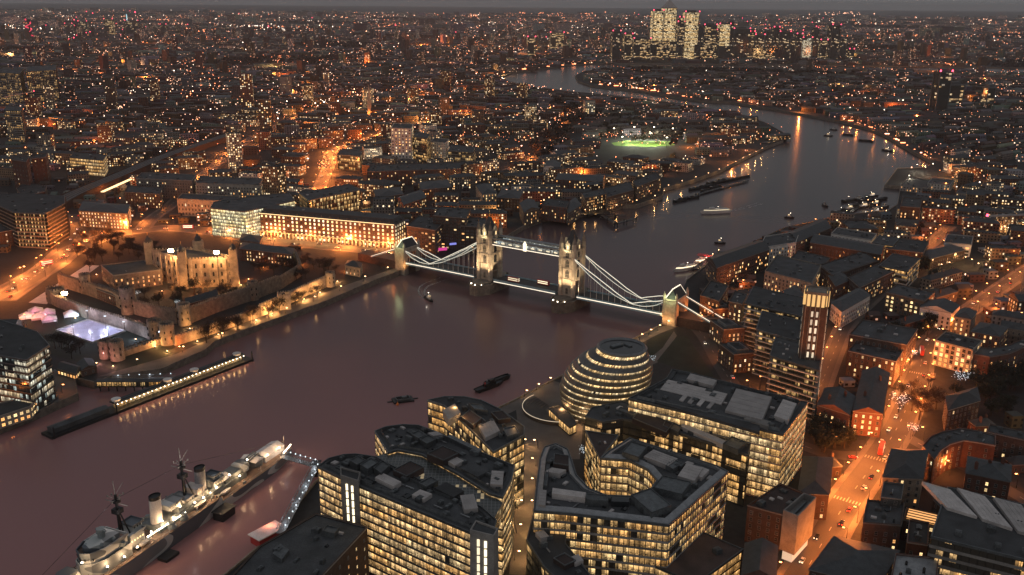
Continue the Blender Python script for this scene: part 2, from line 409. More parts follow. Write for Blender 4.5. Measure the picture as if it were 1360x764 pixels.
def river_wall(name, pts, label):
    m = MB(); P = [Vector((p[0], p[1])) for p in pts]
    for a, b in zip(P[:-1], P[1:]):
        d = (b-a)
        if d.length < .1: continue
        d.normalize(); nrm = Vector((-d.y, d.x))*.4
        m.prism([a-nrm, b-nrm, b+nrm, a+nrm], -5.5, 1.05, 0, 0)
    o = m.build(name, M['stone_dark'], base=(P[0].x, P[0].y, 0)); tag(o, label, 'river wall'); return o
river_wall('river_wall', west_n+atl(NB[:13]), 'dark stone embankment wall along the wharf before the old fortress')
river_wall('river_wall', atl(NB[13:]), 'river wall of the far bank winding past the warehouses beyond the bridge')
river_wall('river_wall', atl(SB[22:34]), 'river wall below the warehouses on the right bank beyond the bridge')
river_wall('river_wall', atl(SB[34:])+west_s, 'river wall below the egg-shaped glass building and the glass offices')
river_wall('river_wall', atl(SB[2:22]), 'distant river wall round the dark wooded peninsula')
river_wall('river_wall', atl(NB2), 'distant river wall on the outer bank of the far river bend')

# ------------------------------------------------------------------ roads
ROADS = []
def road(pts, width, name='road', m='asphalt', z=None, mark=True, kerb=True):
    z = .024+.004*len(ROADS)
    P = [Vector((p[0], p[1])) for p in pts]; L, Rr = [], []
    for i, p in enumerate(P):
        d = (P[min(i+1, len(P)-1)]-P[max(i-1, 0)]).normalized(); nrm = Vector((-d.y, d.x))*width/2
        L.append(p+nrm); Rr.append(p-nrm)
    mb = MB()
    for i in range(len(P)-1): mb.face([(*Rr[i], z), (*Rr[i+1], z), (*L[i+1], z), (*L[i], z)])
    tag(mb.build(name, M[m]), kind='structure'); ROADS.append((P, width))
    if mark and width > 8:
        mk = MB()
        for a, b in zip(P[:-1], P[1:]):
            d = b-a; n = int(d.length/9)
            for k in range(n):
                q0 = a+d*(k/n); q1 = q0+d.normalized()*4; w = Vector((-d.y, d.x)).normalized()*.18
                mk.face([(*(q0-w), z+.06), (*(q1-w), z+.06), (*(q1+w), z+.06), (*(q0+w), z+.06)])
        kb = MB()
        for sgn in (-1, 1):
            for i in range(len(P)-1):
                a, b = (L[i], L[i+1]) if sgn > 0 else (Rr[i], Rr[i+1]); n0 = (L[i]-Rr[i]).normalized()*sgn*3.2; n1 = (L[i+1]-Rr[i+1]).normalized()*sgn*3.2
                kb.prism([a, b, b+n1, a+n0], .0, .135+.002*len(ROADS), 0, 0)
        if kerb: tag(kb.build('pavement', M['paving']), kind='structure')
        tag(mk.build('road_markings', M['paint']), kind='structure')
def smooth(pts, n=6):
    P = [Vector((p[0], p[1])) for p in pts]; out = []
    for i in range(len(P)-1):
        a, b, c, d = P[max(i-1, 0)], P[i], P[i+1], P[min(i+2, len(P)-1)]
        for k in range(n):
            t = k/n; out.append(.5*((2*b)+(c-a)*t+(2*a-5*b+4*c-d)*t*t+(3*b-a-3*c+d)*t**3))
    out.append(P[-1]); return out
R_TOOLEY = smooth(atl([(1020, 830), (1075, 750), (1125, 665), (1165, 610), (1196, 560), (1212, 518), (1222, 492)]), 4)
R_TOOLEY2 = smooth(atl([(1222, 492), (1228, 465), (1250, 440), (1290, 410), (1335, 378), (1400, 335)]), 4)
R_TBR = smooth(atl([(912, 424), (935, 447), (960, 490), (1010, 560), (1090, 600), (1165, 606)]), 4)
R_TBR2 = smooth(atl([(1190, 572), (1240, 600), (1320, 640), (1420, 700)]), 3)
R_QES = smooth(atl([(1075, 556), (1095, 500), (1110, 462), (1125, 430), (1160, 395), (1200, 362), (1225, 335), (1262, 300)]), 4)
R_HILL = smooth(atl([(534, 338), (480, 331), (420, 326), (345, 319), (290, 309), (230, 303), (190, 306), (150, 312), (100, 330), (60, 358), (0, 390), (-80, 420)]), 4)
R_MINOR = smooth(atl([(190, 304), (200, 292), (230, 270), (262, 240), (310, 200), (345, 178), (420, 145), (480, 125)]), 3)
R_BYW = smooth(atl([(0, 400), (40, 372), (85, 335), (110, 300), (95, 285)]), 4)
R_SMITH = smooth(atl([(480, 300), (455, 284), (425, 255), (432, 232), (440, 212), (436, 205), (470, 190), (560, 165), (640, 150)]), 3)
R_HIGHW = smooth(atl([(560, 242), (640, 238), (720, 205), (740, 185), (752, 165), (760, 150)]), 3)
R_RIV = smooth(atl([(696, 764), (699, 700), (700, 650), (702, 600), (712, 572)]), 3)
road(R_TOOLEY, 14); road(R_TOOLEY2, 11); road(R_TBR, 11, kerb=False); road(R_TBR2, 9, kerb=False); road(R_QES, 8.5); road(R_HILL, 22); road(R_MINOR, 12)
road(R_BYW, 20, z=.032); road(R_SMITH, 12); road(R_HIGHW, 12); road(R_RIV, 13, 'path', 'paving', mark=False)
road(smooth(atl([(742, 508), (690, 536), (640, 560)]), 3), 9, 'path', 'paving', .03, False)
road(smooth(atl([(842, 456), (868, 442), (895, 432)]), 3), 9, 'path', 'paving', .03, False)
def sheet(name, poly, m, z, kind='structure'):
    mb = MB(); mb.face([(q[0], q[1], z) for q in ccw(poly)]); return tag(mb.build(name, M[m]), kind=kind)
sheet('pavement', atl([(685, 540), (742, 508), (762, 545), (775, 560), (770, 610), (715, 610), (690, 585)]), 'paving', .014)
sheet('lawn', atl([(845, 472), (868, 448), (892, 440), (880, 462), (857, 480)]), 'grass', .014)
sheet('lawn', atl([(872, 480), (898, 448), (912, 446), (950, 502), (915, 495)]), 'grass', .014)
sheet('pavement', atl([(858, 480), (880, 462), (895, 440), (899, 446), (874, 481), (865, 485)]), 'paving', .01)
sheet('moat_lawn', atl([(30, 425), (70, 405), (205, 452), (230, 470), (160, 495), (60, 470)]), 'grass', .01)
sheet('lawn', atl([(300, 392), (330, 372), (370, 372), (385, 378), (330, 402)]), 'grass', .012)
sheet('lawn', atl([(165, 475), (200, 465), (232, 458), (228, 466), (185, 482)]), 'grass', .018)
sheet('wharf_paving', atl([(130, 500), (235, 470), (345, 420), (470, 375), (528, 355), (530, 360), (430, 400), (345, 430), (284, 454), (272, 464), (215, 489), (150, 499)]), 'paving', .016)
sheet('pavement', atl([(38, 402), (115, 352), (132, 353), (62, 404)]), 'membrane', .02)
sheet('pavement', atl([(0, 566), (0, 545), (60, 515), (72, 490), (98, 503), (102, 523), (50, 547)]), 'paving', .016)
sheet('pitch', atl([(812, 190), (830, 187), (893, 188), (897, 193), (860, 195.5), (816, 193.5)]), 'turf', .02)
for pl in ([(780, 112), (900, 96), (1060, 97), (1200, 105), (1150, 125), (1000, 128), (850, 116)],): sheet('woodland_floor', atl(pl), 'grass', .01)
# in local frames: a root Empty carries place and heading, its parts are built about the origin
def lb(mb, name, m, parent, smooth=False):
    if not mb.f: return None
    ms = m if isinstance(m, (list, tuple)) else [m]
    o = bpy.data.objects.new(name, mb.mesh(name, ms, (0, 0, 0), smooth)); return link(o, parent)
def spot(parent, loc, target, energy, col=WARM, angle=70, size=1.0, blend=.8):
    d = bpy.data.lights.new('floodlight_beam', 'SPOT'); d.energy = energy; d.color = col; d.spot_size = R(angle); d.spot_blend = blend; d.shadow_soft_size = size
    o = bpy.data.objects.new('floodlight_beam', d); link(o, parent); o.location = loc
    o.rotation_euler = (Vector(target)-Vector(loc)).to_track_quat('-Z', 'Y').to_euler(); return o

# ------------------------------------------------------------------ the bascule bridge with its two towers
BR = thing('bascule_bridge', 'floodlit stone bascule bridge with two pinnacled gothic towers spanning the river', 'bridge', (14.94, 757.75, 0), rz=R(-33.03))
def chain_z(s):
    a = abs(s)
    P = [(47.5, 39.8), (62, 29.5), (75, 22), (88, 15.5), (101.5, 11), (112, 11.8), (122, 14.4), (131, 19)]
    for (s0, z0), (s1, z1) in zip(P[:-1], P[1:]):
        if a <= s1: return z0+(z1-z0)*(a-s0)/(s1-s0)
    return 19
for sg in (-1, 1):
    X = sg*41.5
    # pier with pointed cutwaters
    m = MB(); hexp = [Vector((X-10.5, -15)), Vector((X-4, -25)), Vector((X+4, -25)), Vector((X+10.5, -15)), Vector((X+10.5, 15)), Vector((X+4, 25)), Vector((X-4, 25)), Vector((X-10.5, 15))]
    m.prism(hexp, -6, 4.2, 0, 0); m.ring(inset(hexp, -.5), 1.1, 4.2, 5.6, 0); m.prism(inset(hexp, 2.5), 4.2, 6.6, 0, 0)
    pier = lb(m, 'pier', M['stone_dark'], BR)
    m = MB()
    for q in (-6, 0, 6): m.box(X+q*.9, -22.5+abs(q)*.35, 5.0, .7, .5, .6)
    lb(m, 'pier_lamps', M['bulb_white'], pier)
    # tower: two legs either side of the roadway, joined above the arch
    m = MB()
    for tt in (-7.6, 7.6): m.box(X, tt, 6.4, 15, 5.4, 13)
    m.box(X, 0, 19.4, 15, 20.6, 26)
    for k in range(8):                                  # voussoirs: stepped arch shoulders
        a = k/8; m.box(X, -4.9+a*1.6, 15+a*4.2, 14.6, .9, 4.4-a*4.2+.1); m.box(X, 4.9-a*1.6, 15+a*4.2, 14.6, .9, 4.4-a*4.2+.1)
    for z, g in ((13.5, .35), (20.5, .5), (29.3, .5), (37.6, .55), (44.4, .9)):
        m.ring(rect(X, 0, 15+2*g, 20.6+2*g), g+.3, z, z+.8)
    for k in range(9): m.box(X-7+k*1.75, -10.6, 45.2, .9, .6, 1.1); m.box(X-7+k*1.75, 10.6, 45.2, .9, .6, 1.1)
    for k in range(11): m.box(X-7.8, -9.6+k*1.9, 45.2, .6, .9, 1.1); m.box(X+7.8, -9.6+k*1.9, 45.2, .6, .9, 1.1)
    tb = lb(m, 'tower', M['stone'], BR)
    for ax_, ay in ((-1, -1), (1, -1), (1, 1), (-1, 1)):
        m = MB(); cx, cy = X+ax_*7.6, ay*10.4
        m.cone(cx, cy, 6.2, 2.5, 46, 2.5, 8); m.cone(cx, cy, 46, 2.9, 47, 2.9, 8)
        for z in (13.6, 20.6, 29.4, 37.7): m.cone(cx, cy, z, 2.75, z+.7, 2.75, 8)
        m.cone(cx, cy, 47, 2.4, 51.5, 2.3, 8)
        tr = lb(m, 'turret', M['stone'], BR)
        m = MB(); m.cone(cx, cy, 51.5, 2.5, 58.5, .15, 8); lb(m, 'spirelet', M['stone_dark'], tr)
        m = MB(); m.cone(cx, cy, 58.4, .3, 60.2, .05, 6); lb(m, 'finial', M['gold'], tr)
    m = MB(); m.loft(ccw(rect(X, 0, 13, 17)), 46, ccw(rect(X, 0, 8.8, 10.5)), 52, 0); m.loft(ccw(rect(X, 0, 8.8, 10.5)), 52, ccw(rect(X, 0, 1.6, 3.4)), 61.5, 0, 0)
    roof = lb(m, 'roof', M['slate'], BR)
    m = MB(); m.cone(X, 0, 61.3, .7, 64, .3, 6); m.cone(X, 0, 64, .8, 65, .1, 6); m.bar((X, 0, 64), (X, 0, 66.6), .25); lb(m, 'finial', M['gold'], roof)
    for (dx, dy, w, d, a) in ((0, -9.4, 5, 2.4, 0), (0, 9.4, 5, 2.4, 0), (-7.0, 0, 2.4, 6, 0), (7.0, 0, 2.4, 6, 0)):
        m = MB(); m.box(X+dx, dy, 45.5, w, d, 4.6); p = rect(X+dx, dy, w+.5, d+.5)
        if w > d: m.loft(ccw(p), 50.1, ccw(rect(X+dx, dy, .2, d+.5)), 54.2)
        else: m.loft(ccw(p), 50.1, ccw(rect(X+dx, dy, w+.5, .2)), 54.2)
        g = lb(m, 'gable', M['stone'], BR)
        m = MB()
        if w > d: m.box(X+dx, dy+math.copysign(d/2, dy), 46.6, 1.5, .12, 3)
        else: m.box(X+dx+math.copysign(w/2, dx), dy, 46.6, .12, 1.8, 3)
        lb(m, 'window', M['lit'], g)
    for z, w, h in ((8.2, 2.6, 4.6), (22, 4.4, 5.6), (31, 4.4, 5.2), (39, 3.6, 4.2)):   # traceried windows on the river fronts
        for ty in (-1, 1):
            if z < 10 and False: continue
            m = MB(); m.box(X, ty*10.42, z, w, .3, h); m.loft(ccw(rect(X, ty*10.42, w, .3)), z+h, ccw(rect(X, ty*10.42, .3, .3)), z+h+1.1)
            fr = lb(m, 'window', M['dark_glass'], BR)
            m = MB()
            for q in (-.5, -.17, .17, .5): m.box(X+q*w, ty*10.6, z, .25, .2, h)
            for q in (0, .5, 1): m.box(X, ty*10.6, z+h*q, w+.2, .2, .25)
            lb(m, 'tracery', M['stone'], fr)
    for z, w, h in ((22, 5, 5.6), (31, 5, 5), (39, 3.6, 4)):
        for tx in (-1, 1):
            m = MB(); m.box(X+tx*7.55, 0, z, .3, w, h); m.loft(ccw(rect(X+tx*7.55, 0, .3, w)), z+h, ccw(rect(X+tx*7.55, 0, .3, .3)), z+h+1.1); lb(m, 'window', M['dark_glass'], BR)
    for q in (-5, 5):
        spot(BR, (X+q, -15.8, 6.8), (X+q*.3, -9.8, 30), 75000, (1, .7, .39), 62)
    spot(BR, (X-15, -9, 11), (X-7, -2, 34), 30000, (1, .72, .4), 75); spot(BR, (X+15, -9, 11), (X+7, -2, 34), 30000, (1, .72, .4), 75)
    spot(BR, (X, -19, 40), (X, -3, 52), 24000, (1, .85, .5), 50)
    # side span deck, chains, hangers
    s0, s1 = sg*52, sg*131
    m = MB(); m.box((s0+s1)/2, 0, 6.4, abs(s1-s0)+.4, 18.4, 1.5, 0, 0, 1)
    for ty in (-9.4, 9.4): m.box((s0+s1)/2, ty, 6.0, abs(s1-s0), .5, 3.2)
    dk = lb(m, 'side_span_deck', [M['blue_paint'], M['asphalt']], BR)
    for ty in (-9.75, 9.75):
        m = MB(); m.box((s0+s1)/2, ty, 7.5, abs(s1-s0), .16, .55); lb(m, 'light_strip', M['strip'], dk)
    for ty in (-8.6, 8.6):
        up, lo = [], []
        for k in range(0, 33):
            a = 47.5+(131-47.5)*k/32; z = chain_z(a)
            f = (a-47.5)/54 if a < 101.5 else (a-101.5)/29.5
            h = 3.6*math.sin(math.pi*min(max(f, 0), 1))+.35
            sag = 0
            up.append(Vector((sg*a, ty, z+h*.7))); lo.append(Vector((sg*a, ty, z-h*.3)))
        m = MB(); m.tube(up, .42); m.tube(lo, .42)
        for k in range(0, 32, 1): m.bar(up[k], lo[k+1] if k % 2 else lo[k], .22); m.bar(lo[k], up[k+1], .18)
        ch = lb(m, 'suspension_chain', M['blue_paint'], BR)
        m = MB(); off = Vector((0, -.55, .1)); m.tube([p+off for p in up], .13); lb(m, 'light_strip', M['strip'], ch)
        m = MB(); m.tube([p+off for p in lo], .07); lb(m, 'light_strip', M['strip'], ch)
        for k in range(1, 15):
            a = 47.5+(131-47.5)*k/15; z = chain_z(a)
            if z-9 < 1.5: continue
            m = MB(); m.bar((sg*a, ty, 8), (sg*a, ty, z), .3, .3); lb(m, 'hanger', M['white'], BR)
    # abutment tower
    m = MB()
    for ty in (-8.4, 8.4): m.box(sg*135, ty, -5, 11, 5.6, 21.5)
    m.box(sg*135, 0, 16.5, 11, 22.4, 4); m.ring(rect(sg*135, 0, 12, 23.4), 1, 20.4, 21.6)
    for ty in (-10.6, 10.6):
        for tx in (-5, 5): m.cone(sg*135+tx, ty, 8, 1.3, 24, 1.2, 8); m.cone(sg*135+tx, ty, 24, 1.3, 27, .1, 8)
    ab = lb(m, 'abutment_tower', M['stone'], BR)
    m = MB(); m.loft(ccw(rect(sg*135, 0, 10, 20)), 20.6, ccw(rect(sg*135, 0, 1, 14)), 28.5, 0, 0); lb(m, 'roof', M['slate'], ab)
    m = MB(); m.tube([Vector((sg*135-4.5, -10, 21.2)), Vector((sg*135, -7.2, 28.8)), Vector((sg*135, 7.2, 28.8)), Vector((sg*135+4.5, 10, 21.2))], .3); lb(m, 'light_strip', M['strip'], ab)
    spot(BR, (sg*125, -16, 4), (sg*134, -9, 8), 7000, (1, .45, .14), 80)
    point_light(BR, (sg*135, -15, 24), 2500, (.85, 1, .5), .6)
    # back stays beyond the abutment and the approach deck
    for ty in (-8.6, 8.6):
        m = MB(); m.bar((sg*139, ty, 20), (sg*172, ty, 7), 1.1, 1.6); bs = lb(m, 'back_stay', M['blue_paint'], BR)
        m = MB(); m.bar((sg*139, ty-.8, 20.6), (sg*172, ty-.8, 7.6), .3); lb(m, 'light_strip', M['strip'], bs)
    m = MB(); m.prism([Vector((sg*130, -9)), Vector((sg*190, -8)), Vector((sg*190, 8)), Vector((sg*130, 9))], -5, 7.6, 0, 1)
    lb(m, 'approach_ramp', [M['brick_brown'], M['asphalt']], BR)
    for q in range(4):
        for ty in (-9.2, 9.2): point_light(BR, (sg*(146+q*12), ty, 13), 1300, ORANGE)
m = MB(); m.box(0, 0, 6.6, 62.4, 17.6, 1.2, 0, 0, 1)
for ty in (-8.9, 8.9):
    m.box(0, ty, 6.2, 62.4, .4, 2.8)
    for k in range(30): m.bar((-30+k*2, ty, 6.2), (-29+k*2, ty, 9.0), .2)
for a in (-1, 1): m.prism([Vector((a*31, -8)), Vector((a*4, -8)), Vector((a*4, 8)), Vector((a*31, 8))], 5.6, 6.6, 0, 0, True)
bas = lb(m, 'bascule_leaves', [M['blue_paint'], M['asphalt']], BR)
for ty in (-9.2, 9.2):
    m = MB(); m.box(0, ty, 6.5, 62, .16, .5); lb(m, 'light_strip', M['strip'], bas)
for ty in (-5.6, 5.6):                                   # high level walkways
    m = MB(); m.box(0, ty, 39, 72.5, 4, .8); m.box(0, ty, 44.2, 72.5, 4.2, .7)
    for q in (-1, 1):
        for k in range(30):
            m.bar((-36.4+k*2.43, ty+q*1.95, 39.6), (-36.4+(k+1)*2.43, ty+q*1.95, 44.3), .18); m.bar((-36.4+(k+1)*2.43, ty+q*1.95, 39.6), (-36.4+k*2.43, ty+q*1.95, 44.3), .18)
    wk = lb(m, 'walkway', M['steel'], BR)
    m = MB(); m.wall((-36, ty-1.75), (36, ty-1.75), 39.8, 44.2); m.wall((36, ty+1.75), (-36, ty+1.75), 39.8, 44.2); lb(m, 'glazing', OG['walk'], wk)
    m = MB(); m.box(0, ty-2.15, 39.0, 72, .2, .55); lb(m, 'light_strip', M['strip'], wk)
    m = MB()
    for k in range(9): m.box(-30+k*7.5, ty-2.1, 41.2, 3.4, .12, .9)
    lb(m, 'lit_panels', M['lit_pale'], wk)
m = MB(); m.box(0, -8.2, 38.6, 3, .6, 6.2); m.loft(ccw(rect(0, -8.2, 3, .6)), 44.8, ccw(rect(0, -8.2, .4, .4)), 47); lb(m, 'crest', M['lit_pale'], BR)
occupy([Vector((14.94, 757.75)) + Vector((math.cos(R(-33.03))*a-math.sin(R(-33.03))*b, math.sin(R(-33.03))*a+math.cos(R(-33.03))*b)) for a, b in ((-200, -16), (200, -16), (200, 16), (-200, 16))], 4)

for ch in list(BR.children):               # the towers' masonry drawn in to its true girth
    nm_ = ch.name.split('.')[0]
    if nm_ in ('tower', 'turret', 'roof', 'gable', 'window') and ch.type == 'MESH' and len(ch.data.vertices):
        xm = sum(v.co.x for v in ch.data.vertices)/len(ch.data.vertices); X = 41.5 if xm > 0 else -41.5
        ch.scale = (.8, .76, 1); ch.location = (X*.2, 0, 0)
def bus_at(x, y, z, rz, label):
    t_ = thing('double_decker_bus', label, 'bus', (x, y, z), rz=rz)
    m = MB(); m.prism(inset(rect(0, 0, 11, 2.5), .0), .5, 4.3, 0, 0, True); lb(m, 'body', M['red'], t_)
    m = MB()
    for zz in (1.5, 3.1):
        for q in (-1, 1): m.box(0, q*1.27, zz, 9.8, .05, .8)
    m.box(5.52, 0, 3.1, .05, 2.1, .9); m.box(5.52, 0, 1.4, .05, 2.1, 1)
    lb(m, 'window', M['lit_pale'], t_)
    for wx in (-3.6, 3.4):
        for q in (-1, 1):
            m = MB(); a = [Vector((wx+.5*math.cos(k*math.pi/5), q*1.15, .5+.5*math.sin(k*math.pi/5))) for k in range(10)]
            m.face(a); m.face([v+Vector((0, q*.2, 0)) for v in a][::-1])
            for k in range(10): m.face([a[k], a[(k+1) % 10], a[(k+1) % 10]+Vector((0, q*.2, 0)), a[k]+Vector((0, q*.2, 0))])
            lb(m, 'wheel', M['black'], t_)
    return t_
def onbr(a, b): c, s = math.cos(R(-33.03)), math.sin(R(-33.03)); return 14.94+c*a-s*b, 757.75+s*a+c*b
bus_at(*onbr(-14, -3.5), 7.85, R(-33.03), 'red double decker bus on the raising span nearer the left tower')
bus_at(*onbr(12, 3.5), 7.85, R(-33.03+180), 'red double decker bus on the raising span nearer the right tower')
# ------------------------------------------------------------------ the museum cruiser
SH = thing('warship', 'grey camouflaged old warship moored in the river with two funnels and lit decks', 'ship', (-127.5, 465.5, -4), rz=math.atan2(-.92, -.392))
def hull_half(x):           # half beam at deck, x from stern 0 to bow 187
    if x < 22: return 5.5+4*math.sin(min(x/22, 1)*math.pi/2)
    if x < 120: return 9.6
    return max(.25, 9.6*(1-((x-120)/67)**1.9))
xs = [0, 3, 8, 15, 22, 40, 60, 80, 100, 120, 135, 150, 162, 172, 180, 187]
def deck_z(x): return 5.6 if x < 62 else (8.2 if x < 150 else 8.2+(x-150)*.05)
m = MB()
def hull_row(x):
    h = hull_half(x); hw = h*.9 if x < 120 else h*(.9-.5*(x-120)/67)
    zz = deck_z(x); return [(x-(4 if x > 180 else 0), -hw, -2), (x, -h, zz), (x, h, zz), (x-(4 if x > 180 else 0), hw, -2)]
xx = sorted(xs+[61.9, 62.1])
rows = [hull_row(x) for x in xx]
for a, b in zip(rows[:-1], rows[1:]):
    m.face([a[2], a[3], b[3], b[2]][::-1], 0, [(q[0], q[2]) for q in (a[2], a[3], b[3], b[2])][::-1]); m.face([a[0], a[1], b[1], b[0]][::-1], 0); m.face([a[1], a[2], b[2], b[1]][::-1], 1)
m.face([rows[0][0], rows[0][1], rows[0][2], rows[0][3]][::-1], 0)
t = NT('dazzle_paint'); po = t.new('ShaderNodeTexCoord').outputs['Object']
mpn = t.new('ShaderNodeMapping'); t.l.new(po, mpn.inputs[0]); mpn.inputs['Rotation'].default_value = (0, R(35), 0); mpn.inputs['Scale'].default_value = (.045, .02, .12)
nz = t.noise(1.0, mpn.outputs[0], 0)
rp = t.new('ShaderNodeValToRGB'); rp.color_ramp.interpolation = 'CONSTANT'; e = rp.color_ramp.elements
e[0].color = (.2, .22, .23, 1); e[1].position = .44; e[1].color = (.5, .53, .52, 1); q = e.new(.56); q.color = (.1, .12, .14, 1)
t.l.new(nz, rp.inputs[0]); t.l.new(rp.outputs[0], t.b.inputs['Base Color']); t.b.inputs['Roughness'].default_value = .6
M['dazzle'] = t.m; lb(m, 'hull', [t.m, M['deck_wood']], SH)
# guard rails
m = MB()
for q in (-1, 1):
    pts_ = [Vector((x, q*(hull_half(x)-.25), deck_z(x)+1.1)) for x in range(2, 186, 4)]
    m.tube(pts_, .05)
    for p in pts_: m.bar(p, p-Vector((0, 0, 1.1)), .07)
lb(m, 'guard_rail', M['steel'], SH)
def blk(name, parts, mt='navy_grey', parent=None):
    m = MB()
    for (x, y, z, w, d, h) in parts: m.prism(inset(rect(x, y, w, d), .0), z, z+h, 0, 0)
    return lb(m, name, M[mt], parent or SH)
blk('deckhouse', [(78, 0, 8.2, 44, 11, 2.6), (76, 0, 10.8, 20, 9, 2.4), (48, 0, 5.6, 22, 9, 3.2), (46, 0, 8.8, 12, 7, 2.4)])
m = MB()                                               # forward superstructure, rounded front, open bridge
brp = [Vector((118, -7)), Vector((118, 7)), Vector((132, 7)), Vector((138, 4.5)), Vector((140, 0)), Vector((138, -4.5)), Vector((132, -7))]
m.prism(brp, 8.2, 13.4, 0, 0); m.prism(inset(brp, 1.0), 13.4, 18.2, 0, 1); m.ring(inset(brp, .6), .4, 18.2, 19.5, 0); m.ring(inset(brp, .0), .3, 13.4, 14.4, 0)
m.prism(inset(brp, 3), 18.2, 20.6, 0, 0)
bri = lb(m, 'bridge_house', [M['dazzle'], M['deck_wood']], SH)
m = MB()
for k in range(7): m.box(139.2-abs(k-3)*.9, (k-3)*1.5, 15.6, .3, 1.0, .9)
lb(m, 'window', M['dark_glass'], bri)
for (x, y, z, w, d, h, nm_) in [(112, 0, 8.2, 8, 9, 7, 'fore_control_house'), (110, 0, 15.2, 5, 6, 3, 'signal_platform'), (86, 0, 13.2, 9, 6, 2.6, 'boiler_casing'), (57, 0, 8.8, 7, 7, 4.6, 'after_control_house'), (57, 0, 13.4, 4, 5, 2.4, 'after_director_platform'), (79, 0, 13.2, 5, 8, 1.2, 'searchlight_platform')]:
    m = MB(); m.box(x, y, z, w, d, h); m.ring(rect(x, y, w+1.6, d+1.6), .12, z+h, z+h+1.0); m.box(x, y, z+h-.02, w+1.6, d+1.6, .15); blk_o = lb(m, nm_, M['dazzle'], SH)
    m = MB()
    for q in range(int(w/1.6)): m.box(x-w/2+.9+q*1.6, d/2+.03, z+h*.55, .7, .08, .7)
    lb(m, 'scuttles', M['lit' if w > 6 else 'dark_glass'], blk_o)
for x, q in ((70, 5), (84, -4.6), (84, 4.6)):
    m = MB(); m.bar((x, q, 8), (x, q, 17), .4); m.bar((x, q, 9), (x+9, q*1.3, 16), .3); m.bar((x, q, 17), (x+9, q*1.3, 16), .1); lb(m, 'boat_crane', M['steel'], SH)
m = MB(); m.tube([Vector((187, 0, 11)), Vector((117, 0, 34)), Vector((77, 0, 31)), Vector((1, 0, 8))], .06); lb(m, 'rigging', M['metal'], SH)
def director(x, y, z, s=1.0):
    m = MB(); m.cone(x, y, z, 1.7*s, z+2.4*s, 1.6*s, 12); m.cone(x, y, z+2.4*s, 2.2*s, z+4.2*s, 1.9*s, 12); m.box(x, y, z+2.9*s, 1.0, 5.4*s, .9); d = lb(m, 'gun_director', M['navy_grey'], SH); return d
director(127, 0, 20.6); director(122, -5.5, 13.4, .8); director(122, 5.5, 13.4, .8); director(60, 0, 11.0, .9)
for x, y in ((131, 4), (134, -2), (131, -4.2), (125, 4.5)):
    m = MB(); m.cone(x, y, 18.2, .8, 20, .7, 10); m.cone(x, y, 20, 1.1, 20.9, .4, 10); lb(m, 'lookout_post', M['navy_grey'], SH)

for fx, mk in ((96, 'stone'), (66, 'steel')):         # two raked funnels
    m = MB(); n = 18
    e0 = [Vector((fx+3.0*math.cos(2*math.pi*k/n), 2.4*math.sin(2*math.pi*k/n))) for k in range(n)]; e1 = [p+Vector((-.6, 0)) for p in e0]
    m.loft(e0, 8.2, e1, 22.5, 0)
    fu = lb(m, 'funnel', M['canvas' if fx > 80 else 'steel'], SH)
    m = MB(); m.loft([p*1.0+Vector((0, 0)) for p in e1], 22.5, [p for p in e1], 24.2, 0); m.face([(p.x, p.y, 23.6) for p in e1], 0); lb(m, 'funnel_cap', M['black'], fu)
for mx, mh in ((117, 36), (77, 33)):                   # tripod masts with yards and aerials
    m = MB(); m.bar((mx, 0, 8), (mx, 0, mh), .9); m.bar((mx-5, -3, 8), (mx, 0, mh-6), .6); m.bar((mx-5, 3, 8), (mx, 0, mh-6), .6)
    m.box(mx, 0, mh-9, 3.6, 3.6, 2.2); m.box(mx, 0, mh-4, 2.6, 2.6, 1.4)
    ms = lb(m, 'mast', M['metal'], SH)
    m = MB()
    for k in range(6):
        a = k*math.pi/3+.3; m.bar((mx, 0, mh-2.5), (mx+3.2*math.cos(a), 3.2*math.sin(a), mh-2+(k % 3)), .2)
        m.box(mx+3.2*math.cos(a), 3.2*math.sin(a), mh-2.5+(k % 3), .5, .5, .9)
    m.bar((mx, -6.5, mh-4), (mx, 6.5, mh-4), .3); m.bar((mx, 0, mh-2), (mx+.5, 0, mh+7), .28); m.bar((mx, 0, mh), (mx-3, 2, mh+5), .2)
    lb(m, 'aerials', M['concrete'], ms)
    point_light(SH, (mx+3, 4, mh-7), 900, (1, .8, .75), .5); point_light(SH, (mx+2, 3, mh+3), 260, (1, .85, .8), .3)
def turret(x, z, face, guns=3):
    m = MB(); f = face
    p = [Vector((x-f*4.0, -3.6)), Vector((x-f*4.0, 3.6)), Vector((x+f*2.0, 4.0)), Vector((x+f*4.4, 2.4)), Vector((x+f*4.4, -2.4)), Vector((x+f*2.0, -4.0))]
    m.cone(x, 0, z-1.4, 4.2, z, 4.2, 16); p = ccw(p); m.loft(p, z, [Vector((x+(q.x-x)*.86, q.y*.86)) for q in p], z+2.7, 0, 0)
    tu = lb(m, 'gun_turret', M['dazzle'], SH)
    for q in (-1.7, 0, 1.7)[:guns]:
        m = MB(); m.bar((x+f*3.6, q, z+1.4), (x+f*13, q, z+2.4), .55); lb(m, 'gun_barrel', M['navy_grey'], tu)
turret(147, 12.6, 1); turret(159, 9.6, 1); turret(36, 9.6, -1); turret(25, 7.0, -1)
for sx_ in (86, 94):                                   # twin secondary mounts each side
    for q in (-1, 1):
        m = MB(); m.cone(sx_, q*7.2, 8.2, 2.0, 9.4, 2.0, 12); m.cone(sx_, q*7.2, 9.4, 1.9, 11.2, 1.2, 12)
        for b in (-.4, .4): m.bar((sx_, q*7.2+b, 10.2), (sx_+3.6, q*8.6+b, 11.2), .3)
        lb(m, 'secondary_gun', M['navy_grey'], SH)
